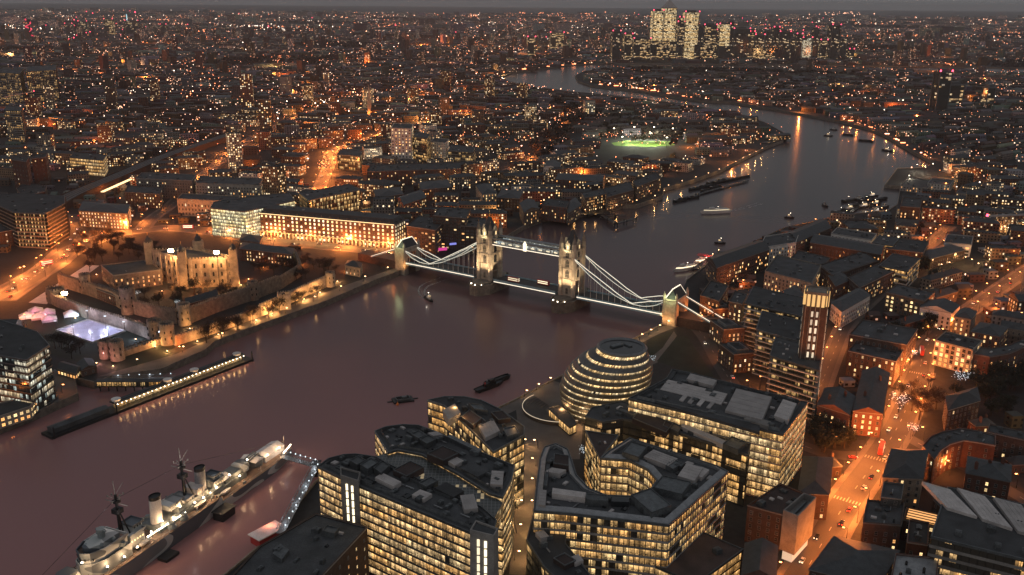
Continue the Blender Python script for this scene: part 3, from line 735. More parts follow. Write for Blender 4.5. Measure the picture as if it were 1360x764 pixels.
for bx, q in ((74, 6.5), (56, 6.5), (56, -6.5), (110, 6.6), (110, -6.6)):
    m = MB(); L = 4.2; p0 = [Vector((bx-L, q)), Vector((bx-L*.5, q-1.1)), Vector((bx+L*.5, q-1.1)), Vector((bx+L, q)), Vector((bx+L*.5, q+1.1)), Vector((bx-L*.5, q+1.1))]
    m.loft([Vector((bx+(v.x-bx)*.8, q+(v.y-q)*.6)) for v in p0], deck_z(bx)+.9, p0, deck_z(bx)+2.1, 0, 0); lb(m, 'ship_boat', M['white'], SH)
m = MB(); m.gable(rect(13, 0, 17, 9), 9.0, 1.6); m.gable(rect(27, 0.2, 7, 10.5), 10.2, 1.4); m.box(13, 0, 5.6, 16.4, 8.6, 3.4)
lb(m, 'canvas_awning', M['canvas'], SH)
m = MB(); m.gable(rect(52, 0, 9, 8), 11.2, 1.5); lb(m, 'shelter_roof', M['white'], SH)
m = MB(); m.box(70.5, 0, 10.8, 5.2, 8.5, 5.6); lb(m, 'hangar', M['white'], SH)
m = MB(); m.box(104, 13.2, -1, 8, 5.5, 2.4); lb(m, 'mooring_float', M['black'], SH)
m = MB(); m.box(66, 13.4, -1, 9, 6, 5); m.box(66, 13.4, 4, 10, 7, .5); lb(m, 'fender_dolphin', M['black'], SH)
deck_lamps = [(4, 0, 9), (10, 5, 9.5), (20, 5, 10), (34, 3, 13.5), (43, 5, 9), (50, 4.5, 13), (60, 4.5, 11), (65, 5, 10.5), (71, 6, 11.5), (77, 6, 12), (84, 3, 12.5), (90, 4.2, 10.5), (96, 3.4, 11.8), (104, 4.5, 11), (109, 0, 13), (116, 8, 11), (124, 8.4, 11), (133, 8, 11.5), (141, 3, 17), (145, 5.5, 11)]
m = MB()
for x, y, z in deck_lamps: m.bar((x, y, z-1.6), (x, y, z), .14); m.cone(x, y, z, .5, z+.6, .1, 6, 1)
m.tube([Vector((0.5, 0, 10)), Vector((0.5, 0, 6))], .1)
lb(m, 'deck_lamp', [M['metal'], M['bulb_white']], SH)
for x, y, z in deck_lamps: point_light(SH, (x, y+.8, z+.9), 1150, (1, .6, .3), .4)
m = MB()
for k in range(22): m.cone(84+k*1.1, 6.3-.05*k, 10.2, .25, 10.7, .25, 5)
for k in range(9): m.cone(1+k*1.2, 5.8+k*.3, 7.2, .25, 7.7, .25, 5)
lb(m, 'rail_lights', M['bulb_white'], SH)
rs = random.Random(8)
for k in range(46):
    x = rs.uniform(20, 165); y = rs.choice((-1, 1))*rs.uniform(.45, .85)*hull_half(x); z = deck_z(x); q = rs.random()
    m = MB()
    if q < .4: m.box(x, y, z, rs.uniform(.8, 2.4), rs.uniform(.6, 1.2), rs.uniform(.6, 1.3)); nm_ = 'deck_locker'
    elif q < .7: m.cone(x, y, z, .35, z+1.3, .3, 8); m.cone(x, y, z+1.3, .6, z+1.8, .2, 8); nm_ = 'ventilator'
    else: m.bar((x, y, z), (x+rs.uniform(-1, 1), y, z+rs.uniform(2, 4)), .14); m.bar((x, y, z+2), (x+rs.uniform(1, 2.4), y, z+rs.uniform(2, 4)), .1); nm_ = 'davit'
    lb(m, nm_, M[rs.choice(['navy_grey', 'steel', 'canvas', 'metal'])], SH)
m = MB(); m.bar((.4, 0, 5.6), (-1.2, 0, 11), .15); lb(m, 'ensign_staff', M['white'], SH)

def gangway(label, p0, z0, p1, z1, lamps=7):
    a, b = Vector((p0[0], p0[1], z0)), Vector((p1[0], p1[1], z1)); mid = (a+b)/2
    t_ = thing('gangway', label, 'gangway', (mid.x, mid.y, min(z0, z1)))
    d = (b-a).normalized(); s = Vector((-d.y, d.x, 0)).normalized()*1.7
    m = MB(); m.bar(a, b, 3.4, .3); lbw = m.build('walkway', M['steel'], t_)
    m = MB(); up = Vector((0, 0, 2.4)); n = 14
    for sg in (-1, 1):
        m.bar(a+s*sg+up, b+s*sg+up, .22); m.bar(a+s*sg, b+s*sg, .22)
        for k in range(n):
            q0, q1 = a.lerp(b, k/n), a.lerp(b, (k+1)/n); m.bar(q0+s*sg, q0+s*sg+up, .14); m.bar(q0+s*sg, q1+s*sg+up, .14)
    m.build('truss', M['steel'], t_)
    m = MB()
    for k in range(lamps):
        q = a.lerp(b, (k+.5)/lamps)+up+s
        m.cone(q.x, q.y, q.z, .3, q.z+.5, .3, 6)
    m.build('lamp_row', M['fairy'], t_)
    for k in range(0, lamps, 3): q = a.lerp(b, (k+.5)/lamps); point_light(t_, Vector((q.x, q.y, q.z+2.8))-t_.location, 260, (.85, .92, 1))
g0 = at(374, 606, 3); g1 = at(420, 619, 3); g2 = at(372, 706, 7)
gangway('lit footbridge from the warship stern to the dark mooring dolphin', g0, 3, g1, 3)
gangway('lit footbridge running down from the mooring dolphin to the shore', g1, 3, g2, 6, 11)
m = MB(); q = at(420, 622, 0); m.cone(q.x, q.y, -6, 2.4, 3.1, 2.4, 12); m.box(q.x, q.y, 3.1, 5, 5, .4); tag(m.build('mooring_dolphin', M['black'], base=q), 'black round mooring dolphin where the two footbridges meet', 'dolphin')
# ------------------------------------------------------------------ builders for houses and offices
WIN = {}
def window_mesh(w, h, pane, frame):
    k = (round(w, 1), round(h, 1), pane, frame)
    if k not in WIN:
        m = MB()
        m.face([(-w/2, -.05, 0), (w/2, -.05, 0), (w/2, -.05, h), (-w/2, -.05, h)], 1)
        for x in (-w/2, w/2): m.box(x, -.06, -.05, .14, .2, h+.1)
        for z in (-.12, h*.5-.04, h): m.box(0, -.06, z, w+.24, .2 if z != -.12 else .34, .12)
        m.box(0, -.05, 0, .07, .14, h)
        WIN[k] = m.mesh('window', [M[frame], M[pane]])
    return WIN[k]
PANES = ['lit', 'lit', 'lit_pale', 'lit_orange']
def put_windows(root, poly, z0, h, bay=3.2, fh=3.3, w=1.3, wh=1.7, lit=.3, frame='concrete', panes=PANES, top_gap=.8, every=1, maxn=100):
    p = ccw(poly); spots = []; base = root.location
    for i in range(len(p)):
        a, b = p[i], p[(i+1) % len(p)]; d = b-a; L = d.length
        if L < bay*.9: continue
        d = d/L; n = Vector((d.y, -d.x)); mid = (a+b)/2
        if n.dot(-mid.normalized()) < .06: continue
        nb = max(1, int((L-1)/bay)); nf = max(1, int((h-top_gap)/fh))
        for f in range(nf):
            for k in range(nb):
                q = a+d*(L*(k+.5)/nb); spots.append((q.x, q.y, z0+f*fh+(fh-wh)*.5, math.atan2(n.y, n.x)+math.pi/2))
    extra = MB()
    if len(spots) > maxn:                   # the hundred nearest the camera as parts
        spots.sort(key=lambda s: s[0]**2+s[1]**2+(s[2]-CAM_H)**2)
    for k, (x, y, z, rz) in enumerate(spots):
        pane = rnd.choice(panes) if rnd.random() < lit else 'dark_glass'
        if k < maxn:
            o = bpy.data.objects.new('window', window_mesh(w, wh, pane, frame)); link(o, root)
            o.location = (x-base.x, y-base.y, z-base.z); o.rotation_euler = (0, 0, rz)
        else:
            c, s = math.cos(rz), math.sin(rz)
            Q = lambda u, v, zz: (x+c*u-s*v, y+s*u+c*v, z+zz)
            extra.face([Q(-w/2, -.05, 0), Q(w/2, -.05, 0), Q(w/2, -.05, wh), Q(-w/2, -.05, wh)], {'dark_glass': 1, 'lit': 2, 'lit_pale': 3, 'lit_orange': 4}.get(pane, 2))
            for z_ in (-.1, wh): extra.face([Q(-w/2-.1, -.12, z_), Q(w/2+.1, -.12, z_), Q(w/2+.1, -.12, z_+.14), Q(-w/2-.1, -.12, z_+.14)], 0)
            extra.face([Q(-.05, -.1, 0), Q(.05, -.1, 0), Q(.05, -.1, wh), Q(-.05, -.1, wh)], 0)
    o = extra.build('further_windows', [M[frame], M['dark_glass'], M['lit'], M['lit_pale'], M['lit_orange']], root)
    if o: o['kind'] = 'stuff'

def inside(poly, x, y):
    r = False; n = len(poly)
    for i in range(n):
        a, b = poly[i], poly[(i+1) % n]
        if (a[1] > y) != (b[1] > y) and x < (b[0]-a[0])*(y-a[1])/(b[1]-a[1])+a[0]: r = not r
    return r
def roof_clutter(root, poly, z, n, big=3.5, seed=0):
    rr = random.Random(seed); ip = inset(poly, 2.2); xs_ = [q[0] for q in ip]; ys_ = [q[1] for q in ip]; k = 0; tries = 0; used = []
    e = max(range(len(ip)), key=lambda i: (ip[i]-ip[i-1]).length); d = ip[e]-ip[e-1]; ang = math.atan2(d.y, d.x)
    while k < n and tries < n*40:
        tries += 1
        x, y = rr.uniform(min(xs_), max(xs_)), rr.uniform(min(ys_), max(ys_)); w, dd, h = rr.uniform(.3, 1)*big, rr.uniform(.3, 1)*big, rr.uniform(.7, 2.2)
        if not all(inside(ip, *c) for c in rect(x, y, w, dd, ang)) or any(math.hypot(x-a, y-b) < c+max(w, dd)*.75 for a, b, c in used): continue
        used.append((x, y, max(w, dd)*.75)); m = MB(); t_ = rr.random()
        if t_ < .55:
            m.box(x, y, z, w, dd, h, ang); m.box(x, y, z+h, w*.9, dd*.9, .15, ang)
            for q in (-.25, .25): m.cone(x+q*w*math.cos(ang), y+q*w*math.sin(ang), z+h+.15, w*.16, z+h+.4, w*.16, 8)
            m.build('air_unit', M['plant'], root)
        elif t_ < .75: m.box(x, y, z, w*1.2, dd*.8, .5, ang); m.gable(rect(x, y, w*1.1, dd*.7, ang), z+.5, .5); m.build('skylight', M['dark_glass'], root)
        elif t_ < .9: m.bar((x, y, z+.4), (x+big*math.cos(ang), y+big*math.sin(ang), z+.4), .5); m.build('duct', M['steel'], root)
        else: m.box(x, y, z, w*.8, dd*.8, .8, ang); m.build('hatch', M['membrane'], root)
        k += 1

def unit(root, pts, h0, uh, m='plant', name='plant_unit', curb=True):
    """a block standing on the roof, measured by the corners of its top"""
    p = para(*pts, h0+uh) if len(pts) == 3 else atl(pts, h0+uh)
    b = MB(); p = ccw(p)
    b.prism(p, h0-1.0, h0+uh, 0, 0)
    if m == 'membrane':
        for i in range(4 if len(p) == 4 else 0): pass
        q = inset(p, .5)
        if len(p) == 4:
            for k in range(1, 5): u0, u1 = p[0].lerp(p[1], k/5), p[3].lerp(p[2], k/5); b.bar((*u0, h0+uh+.05), (*u1, h0+uh+.05), .16, .12)
    o = b.build(name, M[m], root)
    if m in ('plant', 'flat_warm', 'flat') and uh > 1.2:
        b = MB(); b.ring(p, .3, h0+uh, h0+uh+.45); b.build('curb', M['plant'], o)
    return o

def office(name, label, poly, h, floors, glass='a', rim=None, z0=0.0, slab='slab', roof='flat', units=(), clutter=6, bal=0.0, mull=3.0, cat='office building', group=None, para_h=1.2, blank=(), crown=None, mw=.16, slabh=.5):
    p = ccw(poly); c = centroid(p); root = thing(name, label, cat, (c.x, c.y, z0), group); fh = (h-z0-para_h)/floors
    gp = inset(p, .3+bal); n = len(p)
    for f in range(floors):
        zf = z0+f*fh; m = MB(); u = 0.0
        for i in range(n):
            a, b = gp[i], gp[(i+1) % n]; mt = 2 if i in blank else 0
            L = (b-a).length
            k0 = zf+slabh
            m.face([(a.x, a.y, k0), (b.x, b.y, k0), (b.x, b.y, zf+fh), (a.x, a.y, zf+fh)], mt, [(u, f*3.6+.02), (u+L, f*3.6+.02), (u+L, f*3.6+3.58), (u, f*3.6+3.58)]); u += L+1.7
            nm = int(L/mull)
            mid = (a+b)/2; nn = Vector(((b-a).y, -(b-a).x))
            if i not in blank and nn.dot(-mid) > -20:
                for k in range(nm+1):
                    q = a.lerp(b, k/max(nm, 1)); m.bar((q.x, q.y, k0), (q.x, q.y, zf+fh), mw, mw*1.6, 1)
        m.build('floor_glazing', [OG[glass] if isinstance(glass, str) else glass, M['metal'], M['brick_brown'] if slab == 'brick_brown' else M[slab]], root)
        m = MB(); m.prism(p, zf, zf+slabh, 0, 0, True)
        if bal: m.ring(inset(p, .1), .12, zf+slabh, zf+slabh+.75, 1)
        m.build('floor_edge', [M[slab], M['plant']], root)
    m = MB(); m.prism(inset(p, .5), h-para_h-.01, h-.55, 0, 0); m.build('roof', M[roof], root)
    m = MB(); m.ring(p, .55, h-para_h-.02, h); m.build('parapet', M['plant' if crown is None else crown], root)
    if rim:
        a_, b_ = ccw(inset(p, rim[0])), ccw(inset(p, rim[1])); m = MB(); n_ = len(a_)
        for i in range(n_):
            j = (i+1) % n_; m.face([(*a_[i], h-.45), (*a_[j], h-.45), (*b_[j], h+rim[3]), (*b_[i], h+rim[3])], 0); m.face([(*b_[j], h-.6), (*b_[i], h-.6), (*b_[i], h+rim[3]), (*b_[j], h+rim[3])], 0)
        m.build('plant_screen', M[rim[2]], root)
    for q in units: unit(root, q[0], h, q[1], q[2], q[3] if len(q) > 3 else 'plant_unit')
    if clutter: roof_clutter(root, p, h-.5, clutter, 3.5 if clutter < 20 else 4.6, seed=int(abs(c.x*7+c.y)))
    occupy(p, 5); return root

def masonry(name, label, poly, h, wall='brick_red', roof='flat', roof_h=3.5, lit=.3, bay=3.4, fh=3.4, w=1.3, wh=1.8, frame='concrete', clutter=4, chimneys=0, cat='building', group=None, panes=PANES, z0=0, gable_mat='slate', maxn=100, occ=True, plain=False, bands=True):
    p = ccw(poly); c = centroid(p); root = thing(name, label, cat, (c.x, c.y, z0), group)
    m = MB(); m.prism(p, z0, h, 0, None); m.build('wall', M[wall], root)
    if bands:
        m = MB(); m.ring(inset(p, -.18), .3, h-.5, h+.02)
        m.build('cornice', M[frame], root)
    if roof == 'flat' or (len(p) != 4 and roof in ('gable', 'hip')):
        m = MB(); m.prism(inset(p, .35), h-1.2, h-.7, 0, 0); m.build('roof', M[gable_mat if gable_mat != 'slate' else 'flat'], root)
        m = MB(); m.ring(p, .35, h-.03, h+.25); m.build('parapet', M[wall], root)
    elif roof in ('gable', 'hip'):
        m = MB(); q = inset(p, -.4); (m.gable(q, h, roof_h, 0, 1) if roof == 'gable' else m.hip(q, h, roof_h)); m.build('roof', [M[gable_mat], M[wall]], root)
    elif roof == 'mansard':
        q = inset(p, min(roof_h*.7, 4)); m = MB(); m.loft(p, h, q, h+roof_h, 0, 0); r_ = m.build('roof', M[gable_mat], root)
        for i in range(len(p)):
            a, b = p[i].lerp(q[i], .4), p[(i+1) % len(p)].lerp(q[(i+1) % len(p)], .4); L = (b-a).length
            if Vector(((b-a).y, -(b-a).x)).dot(-a) < 0: continue
            for k in range(int(L/9)):
                s = a.lerp(b, (k+.5)/int(L/9)); m = MB(); ang = math.atan2((b-a).y, (b-a).x); m.box(s.x, s.y, h+.8, 1.8, 2, 1.8, ang); o = m.build('dormer', M[gable_mat], r_)
    if chimneys:
        a, b = p[0], p[2]
        for k in range(chimneys):
            s = a.lerp(b, (k+.7)/(chimneys+.4)); m = MB(); m.box(s.x, s.y, h-.2, 1.1, 1.6, roof_h+1.6); 
            for q in (-.4, .4): m.cone(s.x, s.y+q, h+roof_h+1.4, .22, h+roof_h+2.0, .18, 6)
            m.build('chimney', M[wall], root)
    if not plain: put_windows(root, p, z0+.4, h-z0, bay, fh, w, wh, lit, frame, panes, maxn=maxn)
    if clutter and roof in ('flat', 'mansard'): roof_clutter(root, inset(p, 4) if roof == 'mansard' else p, h-.7 if roof == 'flat' else h+roof_h, clutter, seed=int(abs(c.x*3+c.y)))
    if occ: occupy(p, 4)
    return root
# ------------------------------------------------------------------ the glass offices in front
H1 = 42
M['lit_dim'] = emit('dim_lit_pane', (1, .8, .55), .75, vary=.5)
SL = 'slab'
# nearest office: two wings either side of a glazed atrium
wA = atl([(421, 619), (436, 609), (455, 604), (470, 601), (497, 603), (520, 611), (585, 646), (650, 690), (668, 668), (672, 672), (657, 712), (640, 706), (472, 645), (446, 634)], H1)
wA = atl([(421, 619), (436, 608), (456, 603), (472, 602), (500, 606), (530, 622), (580, 648), (640, 672), (660, 690), (655, 712), (625, 707), (472, 643), (448, 632)], H1)
A = office('glass_office', 'brightly lit glass office with two stair towers on its face beside the warship footbridge', wA, H1, 11, 'a', slabh=.85, rim=(2.6, 3.0, 'plant', .8), clutter=46, units=[
    (((522, 625), (545, 613), (563, 621)), 1.8, 'flat_warm'), (((498, 634), (508, 628), (533, 640)), 1.4, 'membrane', 'roof_panel'), (((547, 657), (558, 650), (574, 656)), 1.2, 'membrane', 'roof_panel'),
    (((464, 612), (476, 606), (486, 612)), 2.4, 'plant'), (((478, 618), (493, 609), (503, 615)), 2.4, 'plant'), (((496, 622), (508, 612), (518, 619)), 2.2, 'plant'),
    (((578, 648), (592, 640), (616, 652)), 1.2, 'flat'), (((611, 658), (629, 656), (635, 675)), 1.4, 'membrane', 'roof_panel'), (((556, 642), (572, 634), (582, 639)), 1.4, 'plant')])
def stair_tower(root, pts, h, z1):
    p = ccw(atl(pts, z1)); m = MB(); m.prism(p, 0, z1, 0, 1); m.ring(p, .5, z1, z1+.8, 0); t_ = m.build('stair_tower', [M['concrete'], M['flat']], root)
    e = min(range(len(p)), key=lambda i: -((p[(i+1) % len(p)]-p[i]).y*-1*((p[i]+p[(i+1) % len(p)])/2).x+ (p[(i+1) % len(p)]-p[i]).x*((p[i]+p[(i+1) % len(p)])/2).y))
    a, b = p[e], p[(e+1) % len(p)]; d = (b-a).normalized(); n = Vector((d.y, -d.x))
    for f in (.36, .66):
        q = a.lerp(b, f)+n*.12
        m = MB()
        for k in range(11): m.bar((q.x, q.y, 2+k*3.7), (q.x, q.y, 2+k*3.7+3.0), 1.2 if False else 1.1, .2)
        m.build('stair_window', M['lit_pale'], t_)
stair_tower(A, [(452, 633), (452, 622), (479, 629), (476, 641)], 0, 44.5)
stair_tower(A, [(624, 706), (632, 693), (662, 704), (656, 714)], 0, 44.5)
wB = atl([(497, 572), (512, 566), (535, 563), (556, 564), (575, 571), (640, 600), (684, 618), (680, 636), (668, 660), (650, 655), (610, 630), (560, 603), (528, 597), (515, 601)], 40)
Bw = office('glass_office', 'narrow glass office wing with bowed river end behind the two stair towers', wB, 40, 10, 'a', slabh=.85, rim=(2.6, 3.0, 'plant', .8), clutter=46, units=[
    (((567, 603), (588, 593), (610, 602)), 2.4, 'flat_warm'), (((595, 613), (607, 607), (616, 612)), 1.2, 'membrane', 'roof_panel'), (((651, 643), (653, 625), (669, 626)), 1.6, 'membrane', 'roof_panel'),
    (((612, 622), (628, 614), (650, 625)), 1.2, 'flat'), (((546, 577), (556, 572), (566, 578)), 2.2, 'plant'), (((557, 584), (569, 578), (579, 584)), 2.0, 'plant'), (((568, 575), (580, 573), (588, 577)), 1.2, 'membrane', 'roof_panel'), (((594, 580), (598, 577), (640, 597)), 1.2, 'plant', 'roof_fin')])
m = MB(); g = atl([(500, 606), (528, 597), (560, 603), (610, 630), (650, 655), (668, 668), (655, 690), (640, 672), (580, 648), (530, 622)], 38.4)
g = ccw(g); m.prism(g, 30, 38.4, 0, 0)
t = NT('atrium_roof'); u_, v_, uv_ = t.uv()
gx = t.math('LESS_THAN', t.math('FRACT', t.math('DIVIDE', u_, 1.6)), .12); gy = t.math('LESS_THAN', t.math('FRACT', t.math('DIVIDE', v_, 2.4)), .12)
grid = t.math('MAXIMUM', gx, gy); sp_ = t.white(t.math('FLOOR', t.math('DIVIDE', u_, 1.6)), t.math('FLOOR', t.math('DIVIDE', v_, 2.4)))
t.put(t.b.inputs['Base Color'], t.mix(grid, (.05, .06, .06), (.16, .17, .17))); t.b.inputs['Roughness'].default_value = .25
t.put(t.b.inputs['Emission Color'], (1, .75, .4)); t.put(t.b.inputs['Emission Strength'], t.math('MULTIPLY', t.math('GREATER_THAN', sp_.outputs['Value'], .9), t.math('MULTIPLY', t.math('SUBTRACT', 1.0, grid), .3)))
t.m.cycles.emission_sampling = 'NONE'; M['atrium'] = t.m
at_o = m.build('atrium_roof', M['atrium'], A)
# green lit end of the atrium
e0, e1 = at(662, 706, 38), at(676, 664, 38)
# river end office
C = office('glass_office', 'amber lit glass office with warm roof lamps on the riverside', atl([(567, 531), (590, 526), (617, 526), (640, 531), (665, 543), (697, 566), (697, 577), (668, 593), (655, 600), (600, 546), (589, 538)], 38), 38, 9, 'b', slabh=.85, clutter=14, units=[
    (((588, 545), (604, 536), (612, 548)), 2.8, 'concrete', 'stair_tower'), (((612, 554), (624, 545), (640, 556)), 1.6, 'flat_warm'), (((636, 566), (655, 557), (664, 572)), 1.6, 'membrane', 'roof_panel'), (((652, 548), (668, 546), (678, 556)), 1.6, 'flat_warm'), (((668, 570), (684, 566), (690, 576)), 1.4, 'plant'), (((622, 536), (640, 538), (648, 546)), 1.4, 'plant')])
for px_, py_ in ((615, 552), (632, 562), (683, 558), (604, 541)): point_light(C, Vector((*at(px_, py_, 41).to_2d(), 41.5))-C.location, 600, WARM, .4)
# courtyard office
H7 = 37
p7 = [(716, 609), (708, 678), (751, 681), (889, 697), (968, 626), (953, 618), (836, 581), (807, 599), (797, 608), (835, 611), (860, 623), (872, 637), (863, 650), (838, 658), (806, 657), (783, 648), (766, 630), (760, 610), (755, 596), (738, 588), (722, 593)]
D = office('courtyard_office', 'dark roofed stone office wrapped round an oval courtyard', atl(p7, H7), H7, 9, 'b', slab='concrete', slabh=1.0, rim=(.6, 3.2, 'steel', .9), clutter=46, mull=2.2, mw=.3, crown='plant', units=[
    (((724, 626), (733, 621), (752, 624)), 2.0, 'membrane', 'roof_panel'), (((733, 655), (734, 648), (778, 654)), 2.2, 'membrane', 'roof_panel'), (((778, 656), (779, 664), (808, 666)), 2.6, 'plant'), (((812, 666), (813, 659), (836, 660)), 2.0, 'dark_glass', 'skylight'),
    (((838, 658), (864, 649), (892, 672)), 3.0, 'plant'), (((867, 648), (880, 632), (918, 641)), 2.4, 'plant'), (((900, 632), (912, 615), (934, 621)), 2.0, 'membrane', 'roof_panel'), (((855, 606), (868, 597), (900, 609)), 1.8, 'membrane', 'roof_panel'),
    (((826, 601), (838, 587), (860, 594)), 2.4, 'plant'), (((722, 646), (726, 618), (730, 618)), 1.6, 'plant'), (((735, 616), (736, 603), (756, 606)), 2.6, 'flat_warm'), (((884, 619), (896, 611), (906, 616)), 1.4, 'plant'), (((922, 630), (932, 620), (942, 624)), 1.4, 'membrane', 'roof_panel'), (((715, 670), (717, 650), (726, 651)), 1.6, 'membrane', 'roof_panel')])
m = MB(); m.face([(q.x, q.y, .05) for q in ccw(atl([(770, 700), (800, 690), (880, 690), (880, 720), (800, 730)], 0))], 0)
office('office_annex', 'low curved dark office annexe stepping down in front of the courtyard office', atl([(708, 682), (751, 685), (752, 722), (790, 770), (762, 790), (722, 752), (699, 716)], 27), 27, 6, 'd', slab='metal', clutter=8, units=[(((711, 707), (722, 704), (729, 712)), 1.4, 'membrane', 'roof_panel'), (((735, 742), (750, 735), (765, 745)), 1.4, 'flat_warm'), (((757, 740), (768, 736), (775, 744)), 1.2, 'membrane', 'roof_panel')])
office('office_block', 'low office block with a dark planted roof below the courtyard office facade', atl([(832, 735), (925, 702), (988, 729), (925, 775)], 17), 17, 4, 'b', roof='flat_warm', clutter=4, slab='metal')
office('prow_office', 'dark triangular office wing with a sharp prow between the egg-shaped building and the courtyard', atl([(777, 571), (822, 578), (806, 598), (797, 610)], 30), 30, 8, 'b', roof='flat_warm', clutter=2, slab='metal')
# long low and long tall offices behind
E_ = office('long_office', 'long dark glass office with cluttered roof in front of the taller amber lit office', atl([(777, 553), (785, 541), (826, 532), (915, 560), (998, 587), (994, 604), (938, 586), (860, 563), (828, 556), (800, 560)], 29), 29, 7, 'c', slab='metal', clutter=36, units=[
    (((840, 556), (850, 545), (894, 563)), 1.8, 'flat_warm'), (((903, 566), (908, 562), (965, 586)), 1.5, 'membrane', 'duct'), (((820, 545), (824, 541), (846, 549)), 1.5, 'plant'), (((960, 590), (972, 580), (992, 588)), 1.6, 'plant'), (((880, 566), (884, 558), (905, 566)), 1.6, 'plant')])
F_ = office('tall_lit_office', 'large amber lit office with dark rimmed roof right of the egg-shaped building', atl([(834, 529), (885, 502), (892, 490), (915, 494), (1074, 534), (1041, 577)], 38), 38, 9, 'a', slab='stone', slabh=.8, rim=(3.0, 3.6, 'plant', 1.2), clutter=40, mull=2.6, units=[
    (((877, 517), (887, 504), (966, 523)), 1.0, 'membrane', 'roof_panel'), (((912, 503), (917, 496), (952, 505)), 1.6, 'membrane', 'roof_panel'), (((963, 545), (978, 516), (1025, 527)), 2.0, 'membrane', 'roof_panel'), (((1028, 552), (1040, 530), (1058, 536)), 1.8, 'membrane', 'roof_panel'),
    (((902, 531), (909, 523), (914, 525)), 1.2, 'membrane', 'roof_panel'), (((913, 534), (920, 526), (925, 528)), 1.2, 'membrane', 'roof_panel'), (((925, 537), (932, 529), (937, 531)), 1.2, 'membrane', 'roof_panel'), (((938, 541), (945, 533), (950, 534)), 1.2, 'membrane', 'roof_panel'),
    (((870, 534), (874, 515), (1008, 552)), .6, 'flat'), (((988, 556), (992, 550), (1024, 560)), 1.6, 'concrete', 'duct')])
# ------------------------------------------------------------------ egg-shaped glass building: leaning stack of round floors
cb, ct = at(796, 544, 0), at(826, 464, 45)
EG = thing('egg_shaped_building', 'rounded leaning glass building with lit floor rings and round dark roof by the river', 'city hall', (cb.x, cb.y, 0))
NF = 11; prof = [(0, 21), (.08, 23), (.2, 25.4), (.36, 26.8), (.52, 26.6), (.68, 25.0), (.82, 21.8), (.93, 17.2), (1, 14.0)]
def er(f):
    for (a, ra), (b, rb) in zip(prof[:-1], prof[1:]):
        if f <= b: return ra+(rb-ra)*(f-a)/(b-a)
    return prof[-1][1]
def ecirc(f, d=0.0, n=64): c = cb.lerp(ct, f**1.75*.97+f*.03); k = 0.0; v = (ct-cb).to_2d().normalized(); return [Vector((c.x-v.x*k*.5+(er(f)+d)*math.cos(2*math.pi*i/n), c.y-v.y*k*.5+(er(f)+d)*math.sin(2*math.pi*i/n))) for i in range(n)]
ring_g = office_glass('ring_glazing', .95, 1.9, 1.6, 3.6, (1, .62, .25), (1, .78, .45), 2., .7)
for k in range(NF):
    z0_, z1_ = 45*k/NF, 45*(k+1)/NF; f0, f1 = k/NF, (k+1)/NF; fm = f0+(f1-f0)*.62
    m = MB(); a, b = ecirc(f0), ecirc(fm)
    m.loft(a, z0_, b, z0_+(z1_-z0_)*.62, 0); m.face([(q.x, q.y, z0_+(z1_-z0_)*.62) for q in b], 0); m.build('spandrel_ring', M['plant'], EG)
    m = MB(); a, b = ecirc(fm, -.9), ecirc(f1, -.9); u = 0
    for i in range(64):
        j = (i+1) % 64; L = (a[j]-a[i]).length
        za, zb_ = z0_+(z1_-z0_)*.62, z1_+.02
        m.face([(*a[i], za), (*a[j], za), (*b[j], zb_), (*b[i], zb_)], 0, [(u, k*3.6+.7), (u+L, k*3.6+.7), (u+L, k*3.6+3.1), (u, k*3.6+3.1)]); u += L
        m.bar((*a[i], za), (*b[i], zb_), .14, .14, 1)
    m.build('lit_floor_ring', [ring_g, M['metal']], EG)
m = MB(); top = ecirc(1, 0); m.loft(ecirc(1, -.2), 45, ecirc(1, .9), 46.4, 0); m.loft(ecirc(1, .9), 46.4, ecirc(1, -.3), 47.4, 0); m.loft(ecirc(1, -.3), 47.4, ecirc(1, -1.2), 46.2, 0)
rf = m.build('roof_rim', M['steel'], EG, True)
m = MB(); m.face([(q.x, q.y, 46.2) for q in ecirc(1, -1.1)], 0); m.build('roof', M['dark_glass'], EG)
m = MB(); m.box(ct.x-3, ct.y+2, 46.2, 8, 3, .9, .6); m.box(ct.x+4, ct.y+3, 46.2, 2.4, 5, .7, .6); m.build('roof_hatch', M['plant'], EG)
occupy(ngon(cb.x+3, cb.y-2, 32, 20), 0)
for a in (0.0,): point_light(EG, (-24, -12, 6), 2500, (1, .5, .2), .8); point_light(EG, (-14, -26, 5), 2500, (1, .5, .2), .8)
# sunken amphitheatre beside it
sc = at(742, 545, 0)
SCP = thing('stepped_terrace', 'curved terrace of dark stone steps sunk into the square beside the egg-shaped building', 'terrace', (sc.x, sc.y, 0))
for k in range(7):
    m = MB(); a0_, a1_ = 2.3, 5.2; r0_, r1_ = 8+k*2, 10+k*2; n = 24
    P0 = [Vector((sc.x+r0_*math.cos(a0_+(a1_-a0_)*i/n), sc.y+r0_*math.sin(a0_+(a1_-a0_)*i/n))) for i in range(n+1)]; P1 = [Vector((sc.x+r1_*math.cos(a0_+(a1_-a0_)*i/n), sc.y+r1_*math.sin(a0_+(a1_-a0_)*i/n))) for i in range(n+1)]
    m.prism(P0+P1[::-1], .02, .25+k*.3, 0, 0); m.build('step', M['asphalt'], SCP)
m = MB(); m.tube([Vector((sc.x+22.4*math.cos(2.3+2.9*i/24), sc.y+22.4*math.sin(2.3+2.9*i/24), 2.8)) for i in range(25)], .12); m.build('light_strip', M['lit_dim'], SCP)
# curved visitor pavilion at its foot
pv = office('curved_pavilion', 'low curved glass pavilion with a lit edge at the foot of the egg-shaped building', atl([(728, 541), (742, 538), (758, 548), (766, 562), (757, 567), (744, 556)], 6), 6, 1, 'b', clutter=0, slab='metal')
